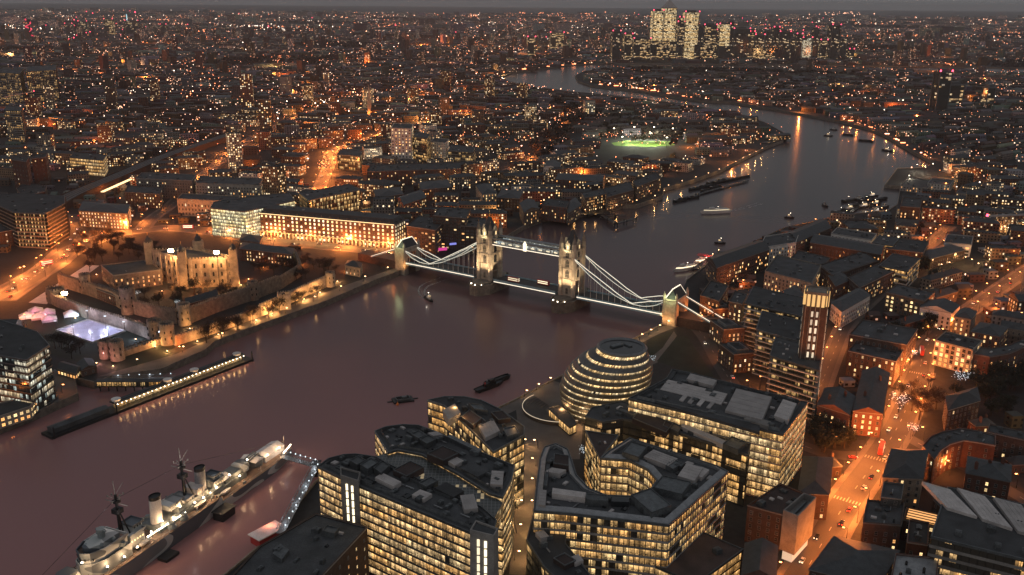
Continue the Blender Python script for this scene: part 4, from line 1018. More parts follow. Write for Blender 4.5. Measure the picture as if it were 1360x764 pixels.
# brick hospital in the near left corner
cs = office
BK = masonry('brick_riverside_block', 'dark flat roofed brick block in the bottom left corner before the lit glass office', atl([(420, 682), (488, 700), (395, 800), (310, 850), (285, 790), (345, 725)], 28), 28, 'brick_brown', lit=.4, clutter=14, w=.9, wh=1.3, bay=6.5, fh=4.2)
unit(BK, [(428, 706), (434, 698), (450, 702)], 28, 1.5, 'plant'); unit(BK, [(362, 735), (372, 722), (384, 730)], 28, 1.2, 'plant')
tp = at(355, 706, 4); TK = thing('ticket_pavilion', 'small red lit ticket pavilion at the shore end of the footbridge', 'pavilion', (tp.x, tp.y, 0))
m = MB(); m.box(tp.x, tp.y, 0, 14, 7, 4.2, .9); m.build('wall', M['red'], TK); m = MB(); m.box(tp.x, tp.y, 4.2, 15.5, 8.5, .5, .9); m.build('roof', M['canvas'], TK); point_light(TK, (0, 4, 7), 900, (1, .25, .12))
# ------------------------------------------------------------------ the old fortress on the far bank
def crenel(mb, poly, z, w=1.3, t_=.6, h=1.2, mt=0):
    p = ccw(poly)
    for i in range(len(p)):
        a, b = p[i], p[(i+1) % len(p)]; L = (b-a).length; d = (b-a)/max(L, .01); ang = math.atan2(d.y, d.x); n = max(1, int(L/(w*2))); nn = Vector((-d.y, d.x))*t_*.5
        for k in range(n):
            q = a+d*(L*(k+.5)/n)+nn; mb.box(q.x, q.y, z, w, t_, h, ang, mt)
kp = ccw(quad3((246, 383), (313, 380), (202, 369), 0)); kc = centroid(kp); kb = Vector((kc.x, kc.y-14, 0))
KEEP = thing('castle_keep', 'floodlit square stone keep with four corner turrets in the old fortress', 'castle keep', (kb.x, kb.y+14, 0))
kx, ky, ka = kc.x, kc.y, math.atan2((kp[1]-kp[0]).y, (kp[1]-kp[0]).x)
m = MB(); m.prism(kp, 0, 26, 0, None); m.prism(inset(kp, 1.2), 0, 24.5, 0, 0); crenel(m, kp, 26); 
for z in (7.5, 15): m.ring(inset(kp, -.3), .35, z, z+.5)
m.build('wall', M['stone'], KEEP)
m = MB(); m.gable(inset(kp, 3), 24.5, 2.2); m.build('roof', M['slate'], KEEP)
for i in range(4):                          # pilaster buttresses and round-headed windows
    a, b = kp[i], kp[(i+1) % 4]; d = (b-a).normalized(); n = Vector((d.y, -d.x)); L = (b-a).length; ang = math.atan2(d.y, d.x)
    if n.dot(-(a+b)/2) < -400 and False: continue
    nb = 6 if L > 40 else 4
    for k in range(nb+1):
        q = a+d*(L*k/nb)+n*.4; m = MB(); m.box(q.x, q.y, 0, 1.7, 1.2, 25, ang); m.build('buttress', M['stone'], KEEP)
    for k in range(nb):
        for z, hh in ((4, 2.2), (10, 3.0), (17.5, 3.4)):
            q = a+d*(L*(k+.5)/nb)+n*.1; m = MB(); m.box(q.x, q.y, z, 1.5, .3, hh, ang); m.loft(ccw(rect(q.x, q.y, 1.5, .3, ang)), z+hh, ccw(rect(q.x, q.y, .4, .3, ang)), z+hh+.7, 0, 0)
            o = m.build('window', M['dark_glass'], KEEP)
for i, q in enumerate(kp):
    m = MB(); c = q
    if i == 2: m.cone(c.x, c.y, 0, 5.0, 33, 4.8, 14)
    else: m.box(c.x, c.y, 0, 6.6, 6.6, 33, ka); crenel(m, rect(c.x, c.y, 6.6, 6.6, ka), 33, .9, .5, .9)
    tw = m.build('corner_turret', M['stone'], KEEP)
    m = MB(); prev = (3.1, 33)
    for r_, z in ((3.2, 34), (2.9, 35.4), (2.0, 36.8), (1.0, 37.6), (.5, 38.6), (.1, 39.4)): m.cone(c.x, c.y, prev[1], prev[0], z, r_, 14); prev = (r_, z)
    m.build('cupola', M['slate'], tw); m = MB(); m.bar((c.x, c.y, 39), (c.x, c.y, 42), .2); m.build('weathervane', M['gold'], tw)
occupy(kp, 6)
for q in (kp[0], kp[1], kp[1].lerp(kp[0], .5)):
    spot(KEEP, Vector((q.x, q.y-26, 3))-KEEP.location, Vector((q.x, q.y, 16))-KEEP.location, 45000, (1, .4, .11), 90, 1.0)
def flood(px, py, z, label, en):
    p = at(px, py, z); p.y -= 5; t_ = thing('floodlight', label, 'floodlight', (p.x, p.y, 0))
    m = MB(); m.cone(p.x, p.y, 0, .35, z-.6, .2, 8); m.build('mast', M['metal'], t_)
    m = MB(); m.box(p.x, p.y+.3, z-.6, 3.4, 1.0, 1.6); m.build('housing', M['metal'], t_)
    m = MB()
    for q in (-.8, .8): m.cone(p.x+q*1.3, p.y-.75, z-.9, 1.2, z+1.0, 1.2, 12); m.cone(p.x+q*1.3, p.y-.75, z+1.0, 1.2, z+1.4, .4, 12)
    m.build('lens', M['flood'], t_); point_light(t_, (0, -3, z), en, (1, .4, .11), 1.0); return t_
flood(230, 331, 32, 'dazzling floodlight before the left corner turret of the keep', 52000)
flood(290, 333, 32, 'dazzling floodlight before the right corner turret of the keep', 52000)
flood(90, 387, 12, 'bright floodlight on the outer wall left of the ice rink', 5000)
def curtain(label, px_pts, h, t_=2.4, wall='stone_brown', z=0):
    P = atl(px_pts); r_ = thing('curtain_wall', label, 'fortress wall', (P[0].x, P[0].y, 0))
    m = MB()
    for a, b in zip(P[:-1], P[1:]):
        d = (b-a).normalized(); n = Vector((-d.y, d.x))*t_/2; q = [a-n-d*.2, b-n+d*.2, b+n+d*.2, a+n-d*.2]; m.prism(q, 0, h, 0, 0)
    m.build('wall', M[wall], r_)
    m = MB()
    for a, b in zip(P[:-1], P[1:]):
        d = (b-a); L = d.length; d = d/L; n = Vector((-d.y, d.x))*(t_/2-.3); ang = math.atan2(d.y, d.x)
        for k in range(int(L/2.6)):
            q = a+d*(1.3+k*2.6)
            for sg in (-1, 1): m.box(q.x+n.x*sg, q.y+n.y*sg, h, 1.4, .6, 1.1, ang)
    m.build('battlements', M[wall], r_)
    for a, b in zip(P[:-1], P[1:]): occupy([a+Vector((0, -4)), b+Vector((0, -4)), b+Vector((0, 4)), a+Vector((0, 4))], 1)
    return r_
def rtower(px, py, r_, h, label, wall='stone_brown', square=False, n=18):
    p = at(px, py); p.y += r_; t_ = thing('fortress_tower', label, 'fortress tower', (p.x, p.y, 0))
    poly = rect(p.x, p.y, 2*r_, 2*r_, .3) if square else ngon(p.x, p.y, r_, n)
    m = MB(); m.prism(poly, 0, h, 0, None); m.prism(inset(poly, .8), h-1.6, h-1.2, 0, 0); m.ring(inset(poly, -.25), .4, h-2.2, h-1.7); m.ring(poly, .7, h-.02, h+.1); m.build('wall', M[wall], t_)
    m = MB(); crenel(m, poly, h+.1, 1.0, .6, 1.2); m.build('battlements', M[wall], t_)
    for z in (h*.3, h*.62):
        for a in (-2.4, -1.5, -.7):
            m = MB(); m.box(p.x+math.cos(a)*r_*(1.02 if not square else 1.0), p.y+math.sin(a)*r_*(1.0), z, .8, .8, 1.8, a); m.build('window', M['dark_glass'], t_)
    m = MB(); m.cone(p.x, p.y, h-1.2, r_*.35, h+1.2, r_*.2, 8); m.build('stair_head', M['slate'], t_)
    occupy(poly, 3); return t_
curtain('pale brown outer moat wall behind the ice rink', [(64, 400), (78, 408), (120, 424), (165, 437), (205, 452)], 9)
curtain('inner fortress wall between the outer moat wall and the keep', [(80, 380), (118, 392), (152, 404), (168, 414), (205, 424), (236, 430)], 11)
curtain('golden floodlit outer wall along the wharf, its left stretch', [(232, 459), (262, 450), (300, 437), (346, 420)], 7)
curtain('golden floodlit outer wall along the wharf by the bridge', [(346, 420), (376, 407), (410, 391), (440, 378)], 9, wall='stone')
curtain('inner fortress wall above the floodlit wharf wall', [(246, 432), (290, 414), (340, 397), (372, 384)], 12)
curtain('low causeway wall across the moat to the twin gate towers', [(163, 473), (190, 464), (212, 456)], 4, 5)
curtain('fortress wall climbing away behind the keep toward the road', [(372, 384), (400, 366), (392, 345), (330, 338)], 10)
rtower(204, 455, 5.2, 15, 'round gate tower at the causeway, left of its lit twin')
rtower(220, 460, 5.2, 15, 'brightly lit round gate tower at the right end of the moat wall', 'stone')
rtower(138, 478, 4.6, 12, 'pinkish round gate tower left of its twin on the moat edge')
rtower(153, 481, 4.8, 13, 'round gate tower right of its twin on the moat edge beside the grass')
rtower(168, 419, 6.0, 21, 'tall round tower on the inner wall above the ice rink')
rtower(243, 434, 5.0, 16, 'round tower glowing gold at the inner wall corner', 'stone')
rtower(70, 404, 7, 11, 'low broad bastion at the left corner of the moat wall')
rtower(376, 412, 5.0, 12, 'golden lit square water gate tower on the wharf', 'stone', True)
rtower(438, 382, 4.2, 12, 'small golden tower at the bridge end of the wharf wall', 'stone')
rtower(112, 391, 4.5, 16, 'slim tower on the inner wall nearest the paved slope')
rtower(335, 400, 4.5, 15, 'unlit round tower on the inner wall below the keep lawn')
masonry('barracks', 'long crenellated stone barracks left of the keep', quad3((134, 352), (150, 366), (196, 345), 14), 14, 'stone_brown', lit=.55, bay=4, roof='flat', clutter=2, panes=['lit_orange', 'lit'])
masonry('hospital_block', 'dark brick barracks block with small lit windows right of the keep', quad3((318, 330), (388, 338), (322, 322), 12), 12, 'brick_brown', lit=.4, bay=3.4, roof='hip')
masonry('lodging_row', 'row of steep roofed lodgings against the inner wall above the rink', quad3((128, 384), (160, 396), (136, 379), 9), 9, 'brick_red', lit=.3, roof='gable')
masonry('lodging_row', 'timbered row of lodgings beside the golden inner tower', quad3((248, 404), (290, 392), (244, 399), 9), 9, 'brick_red', lit=.45, roof='gable', panes=['lit_orange'])
masonry('gatehouse', 'small pale gatehouse building at the bridge end of the fortress', quad3((458, 352), (478, 356), (462, 346), 9), 9, 'stone', lit=.5, roof='hip')
masonry('visitor_shed', 'low lit visitor shed near the twin gate towers', quad3((76, 489), (100, 496), (84, 480), 5), 5, 'stone_dark', lit=.95, bay=2.5, w=2, panes=['lit_orange', 'lit'], roof='gable', roof_h=2)
masonry('kiosk_row', 'dark row of kiosks at the pier approach', quad3((108, 492), (128, 486), (102, 482), 5), 5, 'brick_brown', lit=.4, roof='gable', roof_h=2)
# ice rink in the moat
ic = atl([(75, 440), (117, 426), (166, 441), (123, 456)]); c = centroid(ic)
RK = thing('ice_rink', 'pale violet lit outdoor ice rink in the fortress moat', 'ice rink', (c.x, c.y, 0))
M['ice'] = mat('ice', (.62, .6, .78), .25, .25, .12)
m = MB(); m.prism(ic, .02, .35, 0, 0); m.build('ice', M['ice'], RK); m = MB(); m.ring(inset(ic, -.3), .3, .02, 1.4); m.build('barrier', M['white'], RK)
for i in range(4):
    for q in (0, .5):
        s = ic[i].lerp(ic[(i+1) % 4], q); m = MB(); m.cone(s.x, s.y, 0, .2, 8, .12, 6); ms = m.build('lamp_mast', M['metal'], RK); m = MB(); m.box(s.x, s.y, 8, 1.6, .6, .4); m.build('lamp', M['fairy'], ms)
        v = (c-s).normalized()*5; point_light(RK, (s.x+v.x-c.x, s.y+v.y-c.y, 8.5), 1900, (.78, .74, 1), .6)
occupy(ic, 6)
for k, (px, py, col, lb_) in enumerate([(36, 424, 'white', 'white marquee tent at the left end of the rink market'), (52, 425, 'pink', 'pink lit marquee tent left of the ice rink'), (66, 428, 'pink', 'pink lit marquee tent nearest the ice rink corner'), (48, 417, 'pink', 'pink lit marquee tent against the moat wall'), (64, 419, 'pink', 'rosy marquee tent between the moat wall and rink'), (95, 421, 'white', 'pale pointed tent at the head of the ice rink')]):
    p = at(px, py); t_ = thing('marquee', lb_, 'tent', (p.x, p.y, 0)); pol = ccw(rect(p.x, p.y, 11, 9, .5))
    m = MB(); m.loft(pol, 3, ccw(rect(p.x, p.y, .4, .4, .5)), 6.2, 0, 0); m.build('canopy', M['canvas'], t_); m = MB()
    for q in inset(pol, .3): m.bar((q.x, q.y, 0), (q.x, q.y, 3), .2)
    m.build('poles', M['steel'], t_); m = MB(); m.ring(inset(pol, .2), .08, 1.2, 2.95); m.build('valance', M['canvas'], t_)
    point_light(t_, (3, -6, 5), 700, (1, .25, .4) if col == 'pink' else (1, .75, .8), .5); point_light(t_, (0, 0, 2), 300, (1, .3, .4), .4); occupy(pol, 3)
# lights on the walls
for (px, py, en, cl) in [(238, 462, 2400, ORANGE), (262, 455, 2200, WARM), (290, 446, 2200, WARM), (315, 436, 2400, WARM), (340, 427, 3400, WARM), (362, 418, 6500, WARM), (384, 408, 7500, WARM), (404, 399, 6500, WARM), (425, 390, 6000, WARM), (448, 375, 3800, WARM),
                         (228, 428, 3800, WARM), (252, 438, 3800, WARM), (222, 468, 3600, WARM), (150, 488, 1500, (1, .5, .4)), (128, 484, 1500, (1, .4, .4)), (206, 462, 2000, WARM), (100, 424, 1400, (.4, .7, 1)), (140, 440, 1500, (.4, .6, 1)), (180, 452, 1300, (.5, .65, 1)), (110, 418, 1400, PALE), (92, 413, 1100, PALE),
                         (160, 424, 1400, (1, .5, .35)), (180, 428, 1300, (1, .4, .3)), (460, 360, 2600, ORANGE), (474, 352, 2200, ORANGE), (300, 424, 1500, ORANGE), (215, 388, 2600, ORANGE), (330, 372, 2600, ORANGE), (196, 372, 2600, ORANGE), (262, 392, 2400, ORANGE), (350, 356, 2400, ORANGE), (400, 352, 2400, ORANGE), (320, 380, 1500, WARM), (150, 372, 1600, ORANGE), (180, 362, 1600, ORANGE), (105, 372, 1100, ORANGE), (128, 366, 1100, ORANGE)]:
    p = at(px, py); t_ = thing('ground_floodlight', 'small ground floodlight shining on the fortress walls', 'floodlight', (p.x, p.y, 0), 'floodlights at the foot of the fortress walls')
    m = MB(); m.box(p.x, p.y, 0, .9, .5, .6); m.bar((p.x, p.y, .6), (p.x, p.y, 1.0), .2); m.build('housing', M['metal'], t_); m = MB(); m.box(p.x, p.y+.34, .7, .7, .2, .4); m.build('lens', M['bulb'], t_); point_light(t_, (0, .8, 2.4), en*1.9, (cl[0], cl[1]*.86, cl[2]*.75), .5)

# ------------------------------------------------------------------ floating pier
pa, pb = at(62, 581, -4), at(330, 477, -4); d = (pb-pa).to_2d(); L = d.length; ang = math.atan2(d.y, d.x); mid = (pa+pb)/2
PR = thing('pier', 'long floating pier with dark canopy and lit waiting deck on the river', 'pier', (mid.x, mid.y, -4), rz=ang)
m = MB(); m.box(0, 0, -1, L, 11, 2.6); lb(m, 'pontoon', M['black'], PR)
m = MB(); m.box(L*.13, .8, 5.0, L*.68, 6.2, .5); m.box(L*.13, .8, 5.5, L*.68, 2.2, .5); lb(m, 'canopy', M['flat'], PR)
m = MB(); m.box(L*.13, -1.2, 5.55, L*.68, .25, .2); lb(m, 'light_strip', M['steel'], PR)
m = MB()
for k in range(34): m.bar((-L*.2+k*L*.02, -2.2, 1.6), (-L*.2+k*L*.02, -2.2, 5), .2); m.bar((-L*.2+k*L*.02, 3.4, 1.6), (-L*.2+k*L*.02, 3.4, 5), .2)
lb(m, 'posts', M['steel'], PR)
m = MB(); m.box(L*.13, .9, 1.7, L*.66, 2.0, 3.2); lb(m, 'waiting_room', OG['a'], PR)
m = MB(); m.box(-L*.36, .6, 1.6, L*.24, 6, 3.0); m.gable(rect(-L*.36, .6, L*.245, 6.6), 4.6, 1.0); lb(m, 'store_shed', M['flat'], PR)
for q in (-.19, .06, .2, .44):
    m = MB(); m.cone(L*q, 1, 5.5, 2.6, 6.9, 2.6, 16); m.cone(L*q, 1, 6.9, 2.9, 7.2, 2.9, 16); lb(m, 'roof_drum', M['canvas'], PR)
for k in range(22): point_light(PR, (-L*.2+k*L*.031, -4.2, 4.6), 420, WARM, .4)
m = MB()
for k in range(33): m.box(-L*.2+k*L*.0206, -2.6, 4.7, .5, .3, .25)
lb(m, 'deck_lights', M['bulb_white'], PR)
for q in (-.49, .49, -.22): 
    m = MB(); m.cone(L*q, -5.8, -6, .5, 7, .5, 8); m.cone(L*q, -5.8, 7, .5, 8.2, .05, 8); lb(m, 'mooring_pile', M['black'], PR)
gangway('covered gangway from the wharf steps to the floating pier', at(150, 506, 1), 1.5, at(234, 503, -2), -1.5, 6)
p0, p1 = at(128, 512, 0), at(215, 512, 0); mid = (p0+p1)/2; d = p1-p0; ang = math.atan2(d.y, d.x)
t_ = thing('pier_hall', 'long low glazed pier hall on piles beside the wharf', 'pier hall', (mid.x, mid.y, 0), rz=ang); L2 = d.length
m = MB(); m.box(0, 0, 0, L2, 6, .5); 
for k in range(8): m.cone(-L2*.45+k*L2*.13, 0, -6, .4, 0, .4, 8)
lb(m, 'deck', M['metal'], t_); m = MB(); m.box(0, 0, .5, L2*.94, 4, 2.8); lb(m, 'glazing', OG['b'], t_); m = MB(); m.box(0, 0, 3.3, L2, 5.4, .5); lb(m, 'roof', M['flat'], t_)
m = MB()
for k in range(26): m.bar((-L2*.47+k*L2*.0376, -2.1, .5), (-L2*.47+k*L2*.0376, -2.1, 3.3), .35)
lb(m, 'mullions', M['metal'], t_)
# ------------------------------------------------------------------ surveyed buildings
ms, of = masonry, office
OW = ['lit_orange', 'lit']
M['crown_gold'] = emit('golden_crown_light', (1, .58, .19), .85)
# north bank
rows = [(347, 313), (525, 331)]
a, b = at(347, 314), at(525, 331); dd = (b-a).to_2d().normalized(); nn = Vector((-dd.y, dd.x))*26
ih = [a.to_2d(), b.to_2d(), b.to_2d()+nn, a.to_2d()+nn]
IH = ms('warehouse_office', 'long brown brick block with mansard roof above a golden lit arcade', ih, 25, 'brick_brown', roof='mansard', roof_h=5, lit=.85, bay=5.0, fh=4.0, w=2.0, wh=2.2, panes=['lit', 'lit_pale'], clutter=6)
m = MB(); A0, B0 = ih[0]-nn.normalized()*1.0, ih[1]-nn.normalized()*1.0; Lh = (B0-A0).length; ang = math.atan2(dd.y, dd.x)
for k in range(37):
    q = A0.lerp(B0, k/36); m.box(q.x, q.y, 0, 1.1, 1.6, 6, ang)
m.bar((*A0, 6.3), (*B0, 6.3), 1.8, .9); m.build('arcade', M['stone'], IH)
m = MB(); q0, q1 = A0-nn.normalized()*.25, B0-nn.normalized()*.25; m.bar((*q0, 25.3), (*q1, 25.3), .4, .5); m.build('light_strip', M['strip_warm'], IH)
for k in range(20): q = A0.lerp(B0, (k+.5)/20)-nn.normalized()*3; point_light(IH, Vector((q.x, q.y, 4.5))-IH.location, 2300, (1, .52, .18), .5)
for k in range(5): q = ih[1].lerp(ih[2], (k+.5)/5)+dd*3; point_light(IH, Vector((q.x, q.y, 4.5))-IH.location, 2200, (1, .5, .17), .5)
GL = of('glass_block', 'bright greenish glass office block with light shining through it, left of the long arcade block', atl([(279, 276), (325, 281), (392, 266), (384, 256), (345, 259), (284, 268)], 30), 30, 8, office_glass('bright_glazing', .97, 1.4, 2.4, 3.6, (1, .78, .35), (1, .92, .6), 13.), slab='steel', clutter=8)
GL['label'] = 'bright greenish glass office block left of the long arcade block'
of('arched_office', 'brick office with tall lit arched windows behind the long arcade block', atl([(397, 256), (410, 266), (478, 252), (464, 244)], 24), 24, 5, 'b', slab='brick_brown', mull=5, mw=1.0, slabh=.7, clutter=8)
of('round_fronted_office', 'large round fronted office with roof terrace lamps at the left edge', atl([(-8, 270), (18, 282), (60, 284), (86, 270), (86, 260), (30, 256), (0, 258)], 36), 36, 9, 'b', slab='stone_brown', slabh=1.5, mull=3.2, mw=1.3, clutter=10)
ms('office_row', 'dark roofed office with regular lit windows right of the round fronted office', quad3((104, 280), (169, 284), (110, 268), 18), 18, 'stone_brown', lit=.75, bay=3.6, roof='hip', panes=['lit', 'lit_pale'])
of('white_office', 'pale office with bright rows of windows beyond the railway', quad3((92, 209), (137, 213), (98, 202), 24), 24, 5, 'a', slab='stone', slabh=1.2, mull=4, clutter=4)
ms('orange_tower', 'orange lit brick tower with dark window slots, left of its twin', quad3((15, 212), (35, 215), (19, 206), 40), 40, 'brick_red', lit=.2, bay=6, fh=6, clutter=2)
ms('orange_tower', 'orange lit brick tower with dark window slots, right of its twin', quad3((42, 211), (60, 209), (46, 205), 37), 37, 'brick_red', lit=.2, bay=6, fh=6, clutter=2)
ms('octagonal_hall', 'low polygonal brick hall in front of the twin orange towers', atl([(22, 250), (26, 256), (44, 258), (60, 254), (62, 247), (44, 243), (28, 245)], 10), 10, 'brick_red', lit=.3)
ms('stone_palace', 'pale classical stone building beside the square behind the keep', quad3((235, 264), (314, 268), (242, 257), 20), 20, 'stone', lit=.15, bay=4, fh=5, wh=2.4, clutter=4)
ms('terraced_offices', 'stepped grey office behind the pale classical building, its left half', quad3((180, 237), (255, 240), (188, 229), 24), 24, 'concrete', lit=.2, clutter=8)
ms('terraced_offices', 'long greenish roofed office behind the classical building, its right half', quad3((260, 243), (345, 246), (266, 234), 24), 24, 'concrete', lit=.25, clutter=8)
m = MB()
ms('dark_block', 'dark block with a lit top row beside the railway', quad3((165, 255), (212, 258), (170, 246), 18), 18, 'brick_brown', lit=.3)
ms('corner_block', 'small dark block at the left frame edge below the round fronted office', quad3((-10, 310), (20, 305), (-14, 298), 16), 16, 'brick_brown', lit=.2)
of('quay_office', 'teal glass office at the left edge stepping down to the quay', atl([(-40, 428), (0, 424), (50, 440), (66, 458), (35, 478), (0, 472), (-40, 465)], 36), 36, 8, 'cool', slab='metal', mull=2.2, clutter=10, bal=.6)
q = at(30, 548); ms('quay_terrace', 'orange glowing terrace building at the foot of the teal office', atl([(-20, 540), (30, 528), (66, 500), (70, 508), (40, 540), (-10, 556)], 8), 8, 'stone', lit=.95, bay=3, w=2, panes=OW, clutter=0)
for i, (p3, h, lb_) in enumerate([(((540, 300), (578, 306), (556, 286)), 26, 'stepped concrete hotel block nearest the bridge approach'), (((575, 286), (618, 290), (584, 274)), 34, 'tallest stepped concrete hotel block left of the bridge tower'), (((612, 300), (642, 302), (618, 288)), 26, 'concrete hotel block right behind the left bridge tower')]):
    ms('hotel_block', lb_, quad3(*p3, h), h, 'brick_brown', lit=.22, bay=4, fh=3.2, w=2.6, wh=1.4, panes=['lit_orange', 'lit'], clutter=8)
LH = ms('low_hall', 'low dark hall with pink and blue lighting by the bridge approach', quad3((566, 324), (609, 309), (552, 312), 10), 10, 'brick_brown', lit=.3, clutter=10)
q = at(588, 330, 4); m = MB(); m.box(q.x, q.y-1, 2, 9, .4, 3, R(20)); m.build('lit_shopfront', M['magenta'], LH); q = at(603, 322, 8); m = MB(); m.box(q.x, q.y-2, 6, 9, .4, 2, R(22)); m.build('lit_panel', M['sign_blue'], LH); point_light(LH, (4, -22, 5), 1800, (1, .1, .5))
ms('brick_flats', 'long brick flats with a dark roofline and projecting bays beyond the dock', quad3((487, 228), (612, 224), (492, 219), 20), 20, 'brick_red', lit=.3, bay=5, fh=3.6, panes=OW, roof='flat', clutter=14)
t_ = ms('white_tower', 'white floodlit tower block with pale vertical stripes', quad3((519, 170), (546, 171), (523, 164), 55), 55, 'white', lit=.5, bay=4.5, fh=4.5, w=2, clutter=2)
for k in range(5): q = at(519+k*6, 214); point_light(t_, Vector((q.x, q.y-8, 6))-t_.location, 20000, (1, .8, .55)); point_light(t_, Vector((q.x, q.y-7, 42))-t_.location, 9000, (1, .8, .55))
of('dark_tower', 'dark glass tower with lit rows right beside the white floodlit tower', quad3((548, 181), (567, 184), (553, 175), 42), 42, 11, 'c', clutter=2)
ms('pink_tower', 'pinkish tower block between the white tower and the glass block', quad3((572, 188), (592, 190), (577, 183), 32), 32, 'white', lit=.3, clutter=2)
of('dark_glass_block', 'dark glass block with pale frame right of the white tower', quad3((595, 200), (628, 202), (600, 193), 26), 26, 6, 'd', slab='stone', clutter=4)
of('lit_tower_base', 'glass office with lit floors left of the white floodlit tower', quad3((448, 205), (478, 208), (452, 198), 22), 22, 5, 'c', clutter=4)
for p3, h, wl, lt, lb_, rf_ in [
    (((720, 272), (752, 276), (726, 263)), 18, 'brick_red', .2, 'square brick warehouse on the far bank right behind the bridge walkway', 'flat'),
    (((696, 282), (716, 277), (690, 270)), 16, 'brick_yellow', .5, 'gabled warehouse with lit ground floor at the dock mouth', 'gable'),
    (((777, 263), (806, 257), (772, 256)), 18, 'brick_brown', .5, 'warehouse with white lit riverside columns beyond the jetty', 'flat'),
    (((738, 238), (800, 241), (744, 230)), 15, 'brick_red', .3, 'long red brick warehouse with tall lit stair windows', 'gable'),
    (((806, 262), (842, 252), (802, 250)), 17, 'brick_brown', .25, 'riverside flats stepping along the far quay', 'flat'),
    (((846, 248), (878, 236), (840, 240)), 18, 'brick_brown', .15, 'dark riverside flats at the bend of the far quay', 'flat'),
    (((722, 222), (742, 225), (726, 214)), 13, 'white', .1, 'small white gabled house among the far warehouses', 'gable'),
    (((755, 283), (772, 272), (748, 272)), 15, 'brick_brown', .35, 'dark warehouse next to the square brick one on the far bank', 'hip'),
    (((660, 262), (690, 264), (666, 252)), 16, 'brick_brown', .3, 'warehouse flats inside the dock behind the walkways', 'hip'),
    (((640, 258), (660, 256), (632, 246)), 15, 'stone', .7, 'ivory dock house glowing warm behind the left bridge tower', 'hip'),
    (((500, 262), (536, 258), (496, 252)), 15, 'brick_brown', .3, 'brown brick dockside flats behind the arched office', 'hip'),
    (((536, 272), (566, 262), (528, 262)), 16, 'brick_red', .3, 'long roofed dockside range leading to the hotel', 'gable'),
    (((560, 252), (600, 248), (556, 242)), 15, 'brick_brown', .3, 'dockside flats facing the moored yachts', 'hip'),
    (((318, 318), (345, 322), (322, 310)), 10, 'stone_dark', .3, 'low stone range at the left end of the arcade block', 'hip')]:
    ms('warehouse', lb_, quad3(*p3, h), h, wl, rf_, 3.5, lt, panes=OW, clutter=4)
# south bank: the terraces by the bridge, white tower house, and the old wharves
for i, (p3, h, lb_) in enumerate([(((989, 402), (1066, 420), (1000, 380)), 32, 'farthest of the three stepped balcony blocks by the bridge road'), (((1004, 437), (1078, 458), (1012, 412)), 32, 'middle of the three stepped balcony blocks by the bridge road'), (((1022, 472), (1088, 492), (1030, 446)), 33, 'nearest of the three stepped balcony blocks by the bridge road')]):
    P = quad3(*p3, h); of('balcony_block', lb_, P, h, 9, 'd', slab='white', slabh=.6, bal=1.6, mull=3.4, mw=.5, clutter=10, group=None)
cp_ = at(1085, 392, 72); tw = rect(cp_.x, cp_.y, 13, 13, R(-20)); cc = centroid(tw)
CT = thing('campanile_tower', 'slim dark tower with a golden lit crown among the balcony blocks', 'tower', (cc.x, cc.y, 0))
m = MB(); m.prism(tw, 0, 66, 0, 0); m.build('shaft', M['brick_brown'], CT)
for i in range(4):
    a, b = tw[i], tw[(i+1) % 4]; d = (b-a).normalized(); n = Vector((d.y, -d.x))
    for f in (.18, .39, .61, .82):
        q = a.lerp(b, f)
        m = MB(); m.bar((q.x+n.x*.1, q.y+n.y*.1, 66.6), (q.x+n.x*.1, q.y+n.y*.1, 74), 1.7, .5); m.build('crown_light', M['crown_gold'], CT)
        if f in (.39, .61):
            for k in range(11): m = MB(); m.bar((q.x+n.x*.1, q.y+n.y*.1, 8+k*5.2), (q.x+n.x*.1, q.y+n.y*.1, 11.4+k*5.2), 1.2, .3); m.build('window', M['lit_dim'], CT)
        q = a.lerp(b, f-.1); m = MB(); m.bar((*(q+n*.25), 0), (*(q+n*.25), 75), .5, .6); m.build('pilaster', M['stone_brown'], CT)
m = MB(); m.prism(inset(tw, 1), 66, 75, 0, 0); m.ring(inset(tw, -.4), .9, 74, 75.6); m.build('crown', M['stone_dark'], CT); occupy(tw, 4)
for i, (px, py, lb_) in enumerate([(953, 404, 'small pavilion house with a pale roof lantern nearest the bridge'), (966, 430, 'middle small pavilion house with a pale roof lantern'), (980, 462, 'small pavilion house with a pale roof lantern nearest the amber office')]):
    p = at(px, py, 14); P = rect(p.x, p.y, 17, 22, R(15)); r_ = ms('pavilion_house', lb_, P, 14, 'brick_brown', lit=.45, clutter=0, bay=3); m = MB(); q = inset(P, 4); m.ring(q, .5, 13.2, 15.4); m.build('roof_lantern', M['steel'], r_)
ms('riverside_flats', 'brick flats with lit windows right beside the bridge approach', quad3((930, 392), (955, 400), (944, 372), 20), 20, 'brick_yellow', lit=.4, panes=OW, clutter=6)
ms('riverside_flats', 'corner flats with glowing stacked bays behind the bridge road', quad3((968, 400), (986, 404), (976, 386), 22), 22, 'brick_yellow', lit=.7, panes=['lit'], clutter=4)
